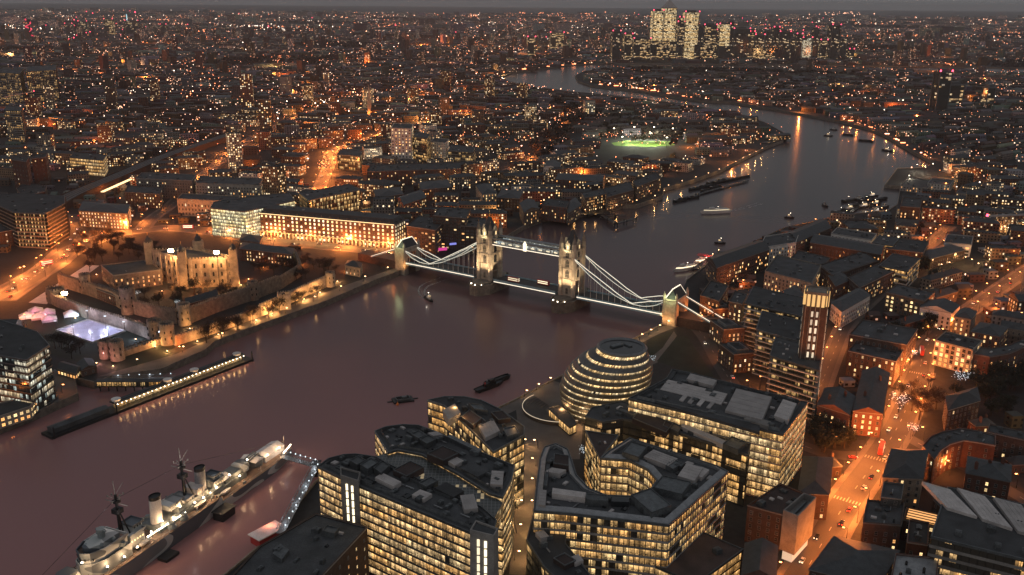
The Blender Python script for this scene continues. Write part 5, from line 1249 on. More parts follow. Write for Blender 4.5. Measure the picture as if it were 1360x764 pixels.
for p3, h, wl, lt, lb_, rf_, kw in [
    (((1008, 330), (1057, 322), (1016, 314)), 20, 'white', .35, 'white riverside wharf building with arched windows', 'flat', {}),
    (((1058, 322), (1104, 302), (1046, 309)), 18, 'brick_brown', .1, 'long dark wharf running along the river right of the white one', 'gable', {}),
    (((952, 356), (1022, 331), (940, 342)), 20, 'brick_brown', .2, 'long brown wharf with a slate roof left of the white one', 'gable', {}),
    (((1016, 360), (1078, 376), (1032, 338)), 20, 'stone', .35, 'pale pink flats with rows of square windows behind the wharves', 'flat', {}),
    (((1076, 322), (1170, 338), (1084, 311)), 17, 'brick_brown', .12, 'long dark roofed warehouse behind the white wharf', 'gable', {}),
    (((1104, 310), (1158, 319), (1112, 302)), 16, 'white', .15, 'white modern block behind the riverside warehouses', 'flat', {}),
    (((1106, 366), (1166, 346), (1088, 352)), 16, 'brick_brown', .2, 'courtyard flats with dark roof in front of the long warehouse', 'flat', {}),
    (((1048, 345), (1092, 356), (1060, 332)), 15, 'brick_yellow', .3, 'inner courtyard block between the pale pink flats and warehouse', 'flat', {}),
    (((1142, 382), (1192, 358), (1126, 368)), 16, 'brick_brown', .3, 'green roofed block along the lit side street', 'flat', {}),
    (((1118, 414), (1156, 392), (1104, 402)), 14, 'white', .2, 'pale block glowing on the lit side street', 'hip', {}),
    (((1176, 330), (1226, 336), (1186, 315)), 15, 'brick_brown', .2, 'flat roofed block right of the bright window office', 'flat', {}),
    (((1254, 322), (1290, 325), (1258, 311)), 13, 'white', .3, 'white columned block at the right among low houses', 'flat', {'bay': 5, 'w': 3.2}),
    (((1236, 344), (1282, 332), (1218, 334)), 10, 'brick_brown', .1, 'dark broad shed behind the lit yard', 'hip', {}),
    (((1050, 400), (1068, 392), (1040, 386)), 16, 'brick_red', .2, 'dark flats in front of the pale pink flats', 'hip', {}),
    (((1128, 444), (1204, 458), (1146, 424)), 23, 'brick_brown', .2, 'brown brick slab with stepped roof, the farther of two', 'flat', {'panes': ['lit']}),
    (((1127, 466), (1190, 480), (1138, 452)), 18, 'brick_brown', .4, 'brown brick slab with bright paired windows, the nearer of two', 'flat', {'panes': ['lit']}),
    (((1086, 538), (1128, 551), (1096, 515)), 14, 'brick_red', .75, 'red brick school with dark slate roof by the orange road', 'gable', {'panes': OW, 'chimneys': 2}),
    (((1133, 546), (1172, 550), (1146, 492)), 15, 'brick_red', .7, 'long red brick hall beside the road junction', 'gable', {'panes': OW, 'chimneys': 2}),
    (((1177, 388), (1228, 400), (1192, 377)), 16, 'brick_yellow', .6, 'stock brick flats with many glowing windows', 'flat', {'panes': ['lit'], 'w': 2}),
    (((1222, 408), (1264, 416), (1234, 398)), 14, 'white', .25, 'white fronted row with dark gables', 'gable', {}),
    (((1242, 452), (1292, 465), (1256, 440)), 18, 'stone', .6, 'pale corner building glowing orange at street level', 'flat', {'panes': ['lit', 'lit_orange'], 'w': 2, 'wh': 2.2}),
    (((1290, 440), (1328, 447), (1302, 428)), 18, 'brick_red', .5, 'red brick block with bright stair windows behind the corner building', 'hip', {}),
    (((1268, 420), (1290, 424), (1276, 410)), 15, 'stone', .3, 'tall pale house beside the road leading away', 'hip', {}),
    (((1110, 380), (1128, 372), (1100, 366)), 14, 'brick_red', .2, 'small dark block behind the golden crowned tower', 'hip', {}),
    (((1259, 545), (1302, 532), (1256, 526)), 15, 'brick_brown', .1, 'dark block of flats below the churchyard trees', 'hip', {}),
    (((1173, 634), (1225, 636), (1184, 596)), 18, 'stone_dark', .1, 'dark roofed mansion block with a pale end wall by the road', 'hip', {}),
    (((1283, 628), (1342, 640), (1286, 606)), 16, 'brick_red', .15, 'red brick mansion block facing the crescent', 'hip', {'chimneys': 3}),
    (((1060, 655), (1101, 657), (1068, 606)), 14, 'brick_brown', .35, 'dark gabled block beside the pale cube tower with lit left wall', 'hip', {'panes': ['lit']}),
    (((1146, 694), (1197, 698), (1152, 664)), 14, 'brick_brown', .2, 'low dark block with grey roof right of the main road', 'flat', {}),
    (((1170, 660), (1197, 663), (1174, 640)), 18, 'plant', .1, 'small green roofed block beside the mansion block', 'flat', {}),
    (((1075, 756), (1166, 778), (1108, 712)), 15, 'brick_brown', .3, 'dark roofed block at the bottom beside the main road', 'hip', {}),
    (((1182, 778), (1242, 785), (1190, 735)), 20, 'brick_red', .4, 'block with a broad pale grey roof at the bottom edge', 'flat', {'gable_mat': 'steel'}),
    (((985, 764), (1030, 768), (990, 722)), 17, 'brick_red', .5, 'gabled red brick block at the bottom with a pinnacled corner', 'gable', {'panes': OW}),
    (((1205, 720), (1232, 724), (1208, 690)), 14, 'brick_red', .3, 'red brick rear wing left of the long ribbon window office', 'flat', {})]:
    kw = dict(kw); pn = kw.pop('panes', OW)
    ms('brick_block' if wl.startswith('brick') else 'pale_block', lb_, quad3(*p3, h), h, wl, rf_, 3.5, lt, panes=pn, clutter=7, **kw)
of('bright_window_office', 'modern office with bright full windows behind the wharves', quad3((1158, 322), (1186, 326), (1168, 312), 16), 16, 4, 'a', slab='stone', slabh=1.2, clutter=3)
of('white_frame_office', 'white framed office with lit bands at the side street corner', quad3((1168, 352), (1206, 360), (1186, 336), 18), 18, 4, 'c', slab='white', slabh=1.4, clutter=5)
# white lift-tower theatre
TH = ms('theatre_block', 'dark brick theatre block with stained pinkish flat roof', atl([(993, 671), (1036, 642), (1082, 660), (1040, 684)], 19), 19, 'brick_brown', lit=.05, clutter=8, gable_mat='flat_warm')
p = ccw(atl([(1040, 680), (1067, 657), (1084, 663), (1060, 688)], 24)); c = centroid(p); t_ = thing('white_cube_tower', 'pale open topped cube tower attached to the dark theatre by the road', 'tower', (c.x, c.y, 0)); m = MB(); m.prism(p, 5, 22, 0, 0, True); m.ring(p, .6, 22, 25); m.build('wall', M['concrete'], t_)
m = MB(); m.prism(inset(p, 1.2), 0, 5, 0); m.build('glazed_foyer', M['lit_dim'], t_); m = MB(); c2 = inset(p, 3); m.prism(c2, 22, 23.4, 0, 0); m.build('roof_plant', M['plant'], t_)
q = p[0].lerp(p[1], .5)
occupy(p, 3)
ro = of('ribbon_window_office', 'long grey office with two ribbon window rows and pale rooflights at the bottom right', [at(1236, 712, 30).to_2d(), at(1440, 762, 30).to_2d(), at(1452, 690, 30).to_2d(), at(1258, 646, 30).to_2d()], 30, 7, 'c', slab='concrete', slabh=1.3, mull=3.0, clutter=10, units=[
    (((1258, 674), (1298, 686), (1262, 650)), .8, 'membrane', 'rooflight'), (((1305, 689), (1345, 702), (1308, 659)), .8, 'membrane', 'rooflight'), (((1352, 705), (1392, 716), (1356, 670)), .8, 'membrane', 'rooflight')])
ms('lit_shed', 'low shed with a glowing pink ridged roof behind the ribbon window office', quad3((1200, 690), (1245, 700), (1204, 674), 11), 11, 'brick_brown', lit=.3, clutter=0)
q = quad3((1201, 688), (1244, 698), (1205, 675), 11.6); m = MB(); m.prism(inset(q, .8), 11.2, 12, 0, 0)
sh = thing('glowing_rooflight', 'pinkish glowing ridged rooflight on the low shed', 'rooflight', (*centroid(q), 11)); m.build('panel', M['lit_orange'], sh); sh['label'] = 'pinkish glowing rooflight lying on the low shed'
m = MB()
for k in range(5): m.bar((*q[0].lerp(q[3], k/4), 12.1), (*q[1].lerp(q[2], k/4), 12.1), .5, .3)
m.build('ridges', M['brick_brown'], sh)
# crescent
o_, i_ = [(1225, 592), (1236, 580), (1252, 573), (1275, 568), (1300, 572), (1322, 578)], [(1322, 592), (1300, 588), (1280, 585), (1262, 590), (1250, 598), (1241, 610)]
ms('crescent_flats', 'curved crescent of flats with access balconies round a lit court', atl(o_+i_, 16), 16, 'brick_red', lit=.25, bay=4, clutter=10, panes=['lit', 'lit_pale'])
o_, i_ = [(1292, 470), (1315, 474), (1340, 470), (1372, 456)], [(1372, 444), (1340, 458), (1318, 462), (1296, 460)]
ms('curved_terrace', 'curved brick terrace with pointed dormer and orange shopfronts', atl(o_+i_, 14), 14, 'brick_red', lit=.35, clutter=6, panes=OW)
# far landmarks on the north side
for p3, h, wl, lt, nm, lb_ in [
    (((-6, 96), (26, 98), (0, 91), ), 74, None, 0, 'office_tower', 'broad pale office tower at the upper left edge'),
    (((34, 95), (74, 93), (38, 88)), 78, None, 0, 'office_tower', 'ridged grey office tower right of the broad pale one'),
    (((5, 146), (28, 147), (8, 141)), 60, None, 0, 'office_tower', 'dark grid faced tower below the pair at the left edge')]:
    of(nm, lb_, quad3(*p3, h), h, 18, 'c', slab='concrete', slabh=1.4, mull=4, mw=.8, clutter=3)
for px, yb, yt, w, wl, nm, lb_ in [(330, 150, 98, 26, 'brick_red', 'slab_tower', 'tall pinkish residential tower alone at the upper left'), (434, 118, 96, 18, 'concrete', 'slab_tower', 'grey tower block among the far rooftops left of centre'), (354, 176, 132, 22, 'metal', 'slab_tower', 'dark slim tower right of the tall pinkish tower'),
                                   (378, 62, 48, 20, 'concrete', 'slab_tower', 'pale far tower block, left of a matching one'), (415, 62, 48, 20, 'concrete', 'slab_tower', 'pale far tower block, right of a matching one'), (488, 86, 70, 22, 'brick_red', 'slab_tower', 'ruddy far tower block above the centre left'), (782, 156, 134, 22, 'concrete', 'slab_tower', 'flats tower with one glowing edge on the wooded bend')]:
    p = at(px, yb); z = 0
    while pix((p.x, p.y, z))[1] > yt and z < 200: z += 1
    ms(nm, lb_, rect(p.x, p.y, w, w*.8, .2), z, wl, lit=.35, bay=4, fh=4, w=2.2, wh=2, clutter=1, panes=['lit', 'lit_pale', 'lit_orange'])
def spire(px, py, h, label):
    p = at(px, py); t_ = thing('church', label, 'church', (p.x, p.y, 0)); m = MB(); m.box(p.x, p.y, 0, 8, 8, h*.5); m.build('tower', M['stone'], t_); m = MB(); m.cone(p.x, p.y, h*.5, 4, h*.62, 3, 8); m.cone(p.x, p.y, h*.62, 3.6, h, .1, 8); m.build('steeple', M['stone'], t_)
    m = MB(); m.box(p.x+16, p.y+3, 0, 24, 15, 10, .2); m.gable(rect(p.x+16, p.y+3, 25, 16, .2), 10, 6); m.build('nave', M['brick_brown'], t_); point_light(t_, (-2, -9, 4), 9000, ORANGE, 1); point_light(t_, (16, -12, 4), 8000, ORANGE, 1); occupy(rect(p.x+10, p.y, 44, 24, .2), 2)
spire(320, 220, 50, 'small church with a pale needle spire near the railway'); spire(491, 152, 62, 'floodlit church with tall white steeple glowing orange at its base'); spire(1092, 520, 1, 'x') if False else None
# railway viaduct
vd = smooth(atl([(60, 290), (95, 268), (150, 244), (225, 212), (312, 182)]), 3)
VD = thing('railway_viaduct', 'long dark railway viaduct running away at the left', 'viaduct', (vd[0].x, vd[0].y, 0))
m = MB(); mt_ = MB()
for a, b in zip(vd[:-1], vd[1:]):
    d = (b-a).normalized(); n = Vector((-d.y, d.x))
    m.prism([a-n*11, b-n*11, b+n*11, a+n*11], -1, 8, 0, 1)
    for o in (-7.5, -6, -2.5, -1, 2.5, 4, 7, 8.5): mt_.bar((*(a+n*o), 8.1), (*(b+n*o), 8.1), .3, .25)
    for o in (-11, 11): m.bar((*(a+n*o), 8.5), (*(b+n*o), 8.5), .5, 1.2)
    occupy([a-n*14, b-n*14, b+n*14, a+n*14], 0)
m.build('arches', [M['brick_brown'], M['asphalt']], VD); mt_.build('rails', M['steel'], VD)
m = MB(); a, b = at(136, 256, 8), at(176, 238, 8); m.bar(a+Vector((0, 0, 1)), b+Vector((0, 0, 1)), 4, 1); m.build('platform', M['strip_warm'], VD); point_light(VD, (a+b)/2+Vector((4, -8, 4))-VD.location, 5000, WARM)
# ------------------------------------------------------------------ telling repeats apart: a place for every label
LM = [('the railway', 150, 245), ('the keep', 270, 350), ('the arcade block', 440, 305), ('the glass block', 330, 285), ('the white tower', 533, 190), ('the left bridge-tower', 653, 320), ('the concrete hotel', 592, 310),
      ('the lit pitch', 855, 190), ('the jetty', 820, 290), ('the steeple', 491, 135), ('the needle spire', 320, 205), ('the orange towers', 38, 225), ('the round office', 45, 285), ('the pinkish tower', 330, 125), ('the far quay', 900, 245),
      ('the right bridge-tower', 760, 340), ('the white wharf', 1035, 320), ('the golden tower', 1085, 400), ('the pink flats', 1045, 360), ('the brick slabs', 1165, 455), ('the brick school', 1105, 530), ('the main road', 1150, 610), ('the crescent', 1275, 580),
      ('the ribbon office', 1290, 690), ('the corner building', 1265, 455), ('the road junction', 1215, 500), ('the pale cube', 1062, 670), ('the lit yard', 1275, 355), ('the columned block', 1270, 316), ('the side street', 1180, 375), ('the slim tower', 354, 155),
      ('the wharf wall', 390, 400), ('the ice rink', 120, 440), ('the moored vessels', 1145, 275), ('the riverside shed', 1210, 235), ('the bend', 1000, 200), ('the bright office', 1172, 320), ('the dark tower', 1248, 125), ('the churchyard', 1300, 525), ('the white office', 115, 215),
      ('the teal office', 30, 470), ('the dockside flats', 550, 232), ('the arched office', 440, 265), ('the square', 250, 300), ('the orange avenue', 435, 225), ('the near office', 540, 680), ('the amber office', 960, 545), ('the courtyard office', 850, 650), ('the egg building', 800, 500)]
LABQ = []
def later(o, base, cat, pos, group=None): LABQ.append((o, base, pix(pos))); tag(o, None, cat, group); return o
def place_word(x, y):
    n, lx, ly = min(LM, key=lambda l: (l[1]-x)**2+((l[2]-y)*1.6)**2); dx, dy = x-lx, y-ly
    if abs(dx) > abs(dy)*1.4: return ('right of ' if dx > 0 else 'left of ')+n
    return ('beyond ' if dy < 0 else 'in front of ')+n
def finish_labels():
    b = {}
    for o, base, (x, y) in LABQ: b.setdefault(base+' '+place_word(x, y), []).append((x, y, o))
    W = ['', 'first', 'second', 'third', 'fourth', 'fifth', 'sixth', 'seventh', 'eighth', 'ninth', 'tenth', 'eleventh', 'twelfth']
    for l, L in b.items():
        L.sort(key=lambda q: q[0])
        if len(L) == 1: L[0][2]['label'] = l; continue
        for i, (x, y, o) in enumerate(L):
            o['label'] = (W[i+1] if i+1 < len(W) else str(i+1)+'th')+' from left: '+l
# ------------------------------------------------------------------ occupancy
GX0, GY0, GS = -1900, 180, 4.0; GW, GH = 950, 780
occ = np.zeros((GH, GW), bool)
gx, gy = np.meshgrid(GX0+GS*(np.arange(GW)+.5), GY0+GS*(np.arange(GH)+.5))
def burn(poly):
    xs_ = [q[0] for q in poly]; ys_ = [q[1] for q in poly]
    i0, i1 = max(0, int((min(xs_)-GX0)/GS)), min(GW, int((max(xs_)-GX0)/GS)+2); j0, j1 = max(0, int((min(ys_)-GY0)/GS)), min(GH, int((max(ys_)-GY0)/GS)+2)
    if i0 >= i1 or j0 >= j1: return
    occ[j0:j1, i0:i1] |= in_poly_np(gx[j0:j1, i0:i1], gy[j0:j1, i0:i1], poly)
occ |= in_poly_np(gx, gy, river_np)
edge = occ.copy()
for _ in range(3): e2 = edge.copy(); e2[1:] |= edge[:-1]; e2[:-1] |= edge[1:]; e2[:, 1:] |= edge[:, :-1]; e2[:, :-1] |= edge[:, 1:]; edge = e2
occ |= edge
for P, w in ROADS:
    for a, b in zip(P[:-1], P[1:]):
        d = b-a
        if d.length < .1: continue
        n = Vector((-d.y, d.x)).normalized()*(w/2+4); burn([a-n, b-n, b+n, a+n])
for P in OCC: burn([(q[0], q[1]) for q in P])
KEEPOUT = [[(20, 330), (60, 300), (110, 300), (180, 306), (330, 316), (345, 332), (535, 345), (528, 362), (150, 500), (100, 505), (60, 480), (40, 430), (0, 420), (-60, 430), (-60, 400)],   # fortress, its gardens, the road
           [(660, 600), (745, 508), (848, 448), (895, 428), (925, 440), (1000, 560), (1075, 560), (1130, 545), (1140, 590), (1100, 600), (1010, 655), (985, 764), (300, 900), (300, 764), (420, 640)],
           [(1060, 600), (1085, 560), (1135, 558), (1150, 590), (1112, 610)], [(1245, 545), (1262, 505), (1310, 490), (1372, 480), (1372, 560), (1310, 560)], [(1195, 560), (1190, 520), (1235, 505), (1255, 540), (1240, 575)],
           [(798, 208), (806, 183), (905, 182), (915, 206)], [(1188, 252), (1196, 230), (1242, 230), (1268, 240), (1262, 264), (1205, 266)], [(795, 214), (800, 196), (918, 196), (925, 212)], [(1225, 370), (1235, 350), (1305, 345), (1310, 366)], [(700, 200), (735, 172), (765, 150), (770, 160), (745, 195), (720, 212)],
           [(985, 764), (1030, 700), (1085, 668), (1110, 720), (1060, 764)], [(880, 258), (960, 224), (1020, 195), (1010, 190), (940, 220), (875, 245)]]
for k in KEEPOUT: burn([(q.x, q.y) for q in atl(k)])
def free(poly, full=True):
    c = centroid(poly)
    for q in list(poly)+[c]+[(poly[i]+poly[i-1])/2 for i in range(len(poly))]:
        i, j = int((q[0]-GX0)/GS), int((q[1]-GY0)/GS)
        if 0 <= i < GW and 0 <= j < GH:
            if occ[j, i]: return False
        elif full: return True
    return True
def noise2(x, y, s): return .5+.25*(math.sin(x*s*1.7+1.3)+math.sin(y*s*1.3+x*s*.6))+.0
def shields_water(x, y, n=7, st=32):     # keep the banks of the far reaches open
    return any(inside(river_np, x, y+k*st) for k in range(1, n))
rc = random.Random(5)
gen = []; lampsA = []; lampsB = []      # buildings (x, y, w, d, ang, h, kind); street lights
def in_frame(x, y, m=60): a, b = pix((x, y, 5)); return -m < a < 1360+m and -20 < b < 764+m
S = 260
for I in range(-8, 9):
    for J in range(0, 12):
        ox, oy = I*S+rc.uniform(-20, 20), 280+J*S+rc.uniform(-20, 20); ang = rc.uniform(-.6, .6)+.15*I*.2; kind = rc.choices(['terrace', 'flats', 'ware', 'mixed'], [4, 3, 2, 3])[0]
        if not any(in_frame(ox+a, oy+b, 200) for a in (-S/2, 0, S/2) for b in (-S/2, 0, S/2)): continue
        ca, sa = math.cos(ang), math.sin(ang); v = -S*.72; row = 0
        while v < S*.72:
            dep = {'terrace': 9.5, 'flats': 12, 'ware': 20, 'mixed': 13}[kind]*rc.uniform(.85, 1.2)
            u = -S*.72
            while u < S*.72:
                L = {'terrace': rc.uniform(24, 52), 'flats': rc.uniform(22, 48), 'ware': rc.uniform(22, 42), 'mixed': rc.uniform(14, 38)}[kind]
                x, y = ox+ca*(u+L/2)-sa*v, oy+sa*(u+L/2)+ca*v
                if abs(x-ox) < S/2 and abs(y-oy) < S/2 and in_frame(x, y) and y > 300 and rc.random() > .1:
                    P = rect(x, y, L, dep, ang)
                    h = {'terrace': rc.uniform(8, 11), 'flats': rc.uniform(11, 18), 'ware': rc.uniform(8, 15), 'mixed': rc.uniform(8, 20)}[kind]
                    if rc.random() < (.035 if not (y > 1250 and x > 60) else 0): h = rc.uniform(28, 58); L = rc.uniform(18, 24); P = rect(x, y, L, max(dep, 16), ang)
                    if y > 1500 and shields_water(x, y, 8, 27): h = min(h, rc.uniform(3.5, 5.5))
                    if free(P) and not (y > 1300 and shields_water(x, y, 4, 18)): gen.append((x, y, L, dep if h < 26 else max(dep, 16), ang, h, kind)); burn([(q.x, q.y) for q in inset(P, -1.0)])
                u += L+rc.choice([2, 4, 9])
            gap = rc.uniform(13, 19)
            for k in range(int(S*1.44/30)):
                u_ = -S*.72+k*30+rc.uniform(-4, 4); vv = v+dep/2+gap*.5
                x, y = ox+ca*u_-sa*vv, oy+sa*u_+ca*vv
                if row % 2 == 0 and abs(x-ox) < S/2 and abs(y-oy) < S/2 and in_frame(x, y) and free([Vector((x, y))]*3): lampsA.append((x, y))
            v += dep+gap; row += 1
for _ in range(9000):        # outbuildings and yards filled in between
    d_ = 330*(1250/330)**rc.random(); x, y = d_*rc.uniform(-.62, .62), d_; w, d = rc.uniform(7, 15), rc.uniform(6, 11); P = rect(x, y, w, d, rc.uniform(-.3, .5))
    if in_frame(x, y) and free(P): gen.append((x, y, w, d, 0.1, rc.uniform(3.5, 9), rc.choice(['mixed', 'ware', 'terrace']))); burn([(q.x, q.y) for q in inset(P, -2.0)])
print('generated', len(gen), 'lamps', len(lampsA))
def seen(b):
    a, c = pix((b[0], b[1], b[5]*.5)); return -5 < a < 1365 and c < 770
gen = [b for b in gen if seen(b)]
gen.sort(key=lambda b: -(b[2]*(b[5]+b[3]*.4))/(b[0]**2+b[1]**2+40000))
NIND = 300
WALLS = [('brick_red', 'red brick'), ('brick_brown', 'brown brick'), ('brick_yellow', 'stock brick'), ('stone_dark', 'grey stone'), ('concrete', 'grey concrete'), ('white', 'pale')]
col_of = {'brick_red': (.17, .075, .05), 'brick_brown': (.12, .072, .05), 'brick_yellow': (.2, .14, .09), 'stone_dark': (.2, .17, .14), 'concrete': (.25, .235, .22), 'white': (.5, .47, .45)}
WWM = {}
for w_, _ in WALLS:
    for lt in (.12, .3, .55): WWM[w_, lt] = window_wall('window_wall_'+w_, col_of[w_], 3.2, 3.2, .46, .52, lt, 1.3)
for b in gen[:NIND]:
    x, y, L, dep, ang, h, kind = b; P = rect(x, y, L, dep, ang); wl, wname = rc.choices(WALLS, [4, 4, 3, 2, 2, 1])[0]; lit = rc.choice([.12, .3, .3, .55])
    near = math.hypot(x, y) < 860
    rf_ = 'hip' if kind == 'terrace' and h < 26 else rc.choice(['flat', 'flat', 'gable', 'hip']) if h < 26 else 'flat'
    nm = 'tower_block' if h > 26 else {'terrace': 'terrace_block', 'flats': 'flats_block', 'ware': 'warehouse', 'mixed': 'town_building'}[kind]
    adj = ('tall' if h > 26 else 'low' if h < 10 else '')
    base = ' '.join(t for t in [adj, {.12: 'dim', .3: '', .55: 'bright'}[lit], wname, {'terrace_block': 'terrace', 'flats_block': 'flats', 'warehouse': 'shed', 'town_building': 'block', 'tower_block': 'tower block'}[nm], {'flat': 'flat-roofed', 'gable': 'gable-roofed', 'hip': 'pitched-roofed'}[rf_]] if t)
    if near: o = masonry(nm, 'x', P, h, wl, rf_, 3.2, lit*.8, clutter=5, chimneys=2 if kind == 'terrace' and rf_ != 'flat' else 0, panes=['lit_orange', 'lit', 'lit', 'lit_pale'], maxn=44, occ=False)
    else:
        o = thing(nm, None, None, (x, y, 0)); m = MB(); m.prism(P, 0, h, 0, None); m.build('wall', WWM[wl, lit], o); m = MB()
        if rf_ == 'flat':
            m.prism(inset(P, .3), h-1, h-.5, 0, 0); m.ring(inset(P, -.1), .35, h-.03, h+.3); m.build('roof', M['flat'], o)
            roof_clutter(o, P, h-.5, 3, seed=int(abs(x*3+y)))
        else:
            (m.gable(inset(P, -.4), h, 3.2, 0, 1) if rf_ == 'gable' else m.hip(inset(P, -.4), h, 3.2)); m.build('roof', [M['slate'], M[wl]], o)
            if kind == 'terrace':
                for k in range(3): q = P[0].lerp(P[1], (k+.5)/3).lerp(P[3].lerp(P[2], (k+.5)/3), .5); m = MB(); m.box(q.x, q.y, h, 1, 1.5, 4.6, ang); m.build('chimney', M[wl], o)
    later(o, base, 'building', (x, y, h*.5), 'houses and blocks of the river districts')
# ---- all the rest of the town as one mass
FV, FF, FMI, FU, FT = [], [], [], [], []
def far_box(x, y, w, d, a, h, col, pitched=False):
    P = rect(x, y, w, d, a); k = len(FV); FV.extend([(q.x, q.y, 0) for q in P]+[(q.x, q.y, h) for q in P]); u0 = 0
    tone = (*col, rc.random())
    for i in range(4):
        j = (i+1) % 4; FF.append((k+i, k+j, k+4+j, k+4+i)); LL = w if i % 2 == 0 else d; FU.extend([u0, 0, u0+LL, 0, u0+LL, h, u0, h]); u0 += LL; FMI.append(0); FT.extend(tone)
    if pitched:
        FV.extend([((P[0].x+P[3].x)/2, (P[0].y+P[3].y)/2, h+3), ((P[1].x+P[2].x)/2, (P[1].y+P[2].y)/2, h+3)]); A_, B_ = k+8, k+9
        for f in ((k+4, k+5, B_, A_), (k+6, k+7, A_, B_)): FF.append(f); FU.extend([0]*8); FMI.append(1); FT.extend(tone)
        for f in ((k+5, k+6, B_), (k+7, k+4, A_)): FF.append(f); FU.extend([0]*6); FMI.append(1); FT.extend(tone)
    else: FF.append((k+4, k+5, k+6, k+7)); FU.extend([0]*8); FMI.append(1); FT.extend(tone)
FC = [(.11, .055, .043), (.09, .06, .048), (.14, .105, .08), (.16, .16, .16), (.25, .25, .25), (.42, .4, .39)]
for x, y, L, dep, ang, h, kind in gen[NIND:]: far_box(x, y, L, dep, ang, h, tuple(c*rc.uniform(.7, 1.2) for c in rc.choices(FC, [4, 4, 3, 2, 2, 1])[0]), kind == 'terrace')
RIV_FAR = river_np
def wet_many(xs_, ys_): return in_poly_np(np.array(xs_), np.array(ys_), RIV_FAR)
dark_zone = atl([(775, 97), (820, 90), (1010, 96), (1140, 100), (1130, 118), (1000, 126), (900, 118), (800, 113)])     # woods on the peninsula
def scatter(n, y0, y1, power=1.0):
    r_ = np.random.RandomState(int(y0)); t_ = r_.rand(n); ys_ = np.sqrt(y0*y0+(y1*y1-y0*y0)*t_) if power == 1 else y0*(y1/y0)**t_; xs_ = (r_.rand(n)*2-1)*ys_*.6
    w = wet_many(xs_, ys_); return [(x, y) for x, y, q in zip(xs_, ys_, w) if not q]
def hot(x, y):       # quiet parks and busy quarters
    return .5+.5*math.sin(x*.0031+1.7*math.sin(y*.0017+2))*math.sin(y*.0023+x*.0009)
wood_pts = []
for x, y in scatter(9500, 3250, 7200):
    a, b = pix((x, y, 0))
    if inside(dark_zone, x, y):
        if shields_water(x, y, 5): continue
        if rc.random() < .75: wood_pts.append((x, y)); continue
    if shields_water(x, y): continue
    hh = hot(x, y)
    if hh < .16: wood_pts.append((x, y)); continue
    tall = rc.random() < .045
    h = rc.uniform(30, 70) if tall else rc.uniform(7, 17); w, d = (rc.uniform(18, 26), rc.uniform(16, 24)) if tall else (rc.uniform(24, 75), rc.uniform(10, 26))
    far_box(x, y, w, d, rc.uniform(-.8, .8), h, tuple(c*rc.uniform(.7, 1.2) for c in rc.choices(FC, [4, 4, 3, 2, 2, 1])[0]), rc.random() < .4)
for x, y in scatter(9000, 7000, 19000):
    hh = hot(x*.5, y*.5)
    if hh < .2: wood_pts.append((x, y)); continue
    far_box(x, y, rc.uniform(40, 160), rc.uniform(20, 60), rc.uniform(-.6, .6), rc.uniform(30, 75) if rc.random() < .03 else rc.uniform(8, 18), tuple(c*rc.uniform(.7, 1.2) for c in rc.choice(FC)))
me = bpy.data.meshes.new('distant_buildings'); me.from_pydata(FV, [], FF)
wf = window_wall('distant_walls', (.2, .15, .1), 4.5, 3.6, .45, .45, .085, 1.6, attr=True, warm=(1, .38, .18), cool=(1, .68, .48))
t = NT('distant_roofs'); at_ = t.new('ShaderNodeAttribute', attribute_name='tone'); t.l.new(t.mix(.55, at_.outputs['Color'], (.045, .05, .055)), t.b.inputs['Base Color']); t.b.inputs['Roughness'].default_value = .8
me.materials.append(wf); me.materials.append(t.m); me.polygons.foreach_set('material_index', FMI)
uvl = me.uv_layers.new(name='UVMap'); uvl.data.foreach_set('uv', FU)
ta = me.attributes.new('tone', 'FLOAT_COLOR', 'FACE'); ta.data.foreach_set('color', FT); me.update()
tag(link(bpy.data.objects.new('distant_buildings', me)), 'sea of small dark buildings with scattered lit windows reaching to the horizon', 'distant town', kind='stuff')
# ---- far street lights
LG = {k: MB() for k in ('far_orange', 'far_warm', 'far_white', 'red_light')}
def star(kind, x, y, z, r_):
    m = LG[kind]; k = len(m.v); m.v.extend([(x-r_, y, z), (x, y-r_, z), (x+r_, y, z), (x, y+r_, z), (x, y, z+r_), (x, y, z-r_)])
    for f in ((0, 1, 4), (1, 2, 4), (2, 3, 4), (3, 0, 4), (1, 0, 5), (2, 1, 5), (3, 2, 5), (0, 3, 5)): m.f.append(tuple(k+i for i in f)); m.m.append(0); m.u.extend([(0, 0)]*3)
KS, KW = ['far_orange', 'far_warm', 'far_white'], [6, 4, 2.5]
for x, y in scatter(2600, 3200, 7500):
    if inside(dark_zone, x, y) and rc.random() < .8: continue
    if rc.random() < hot(x, y)**2.2*1.3: star(rc.choices(KS, KW)[0], x, y, rc.uniform(6, 22), (.5+1.9*rc.random()**3)*y/4500)
for x, y in scatter(3000, 7300, 19500):
    if rc.random() < hot(x*.5, y*.5)**2*1.1: star(rc.choices(KS, [5, 5, 4])[0], x, y, rc.uniform(6, 20), (.5+2.0*rc.random()**3)*y/5200)
def cluster_at(x0, y0, n, sx_, sy_, kd):
    for i in range(n):
        x, y = x0+rc.gauss(0, sx_), y0+rc.gauss(0, sy_)
        if y > 1200 and not inside(river_np, x, y) and not inside(dark_zone, x, y): star(kd, x, y, rc.uniform(6, 12), (.5+1.5*rc.random()**2)*y/4300)
for k in range(560):
    y0 = 1500*(17000/1500)**rc.random(); x0 = rc.uniform(-.57, .57)*y0
    cluster_at(x0, y0, rc.randint(4, 26), y0*rc.uniform(.006, .03), y0*rc.uniform(.008, .05), rc.choices(KS, [7, 3, 2])[0])
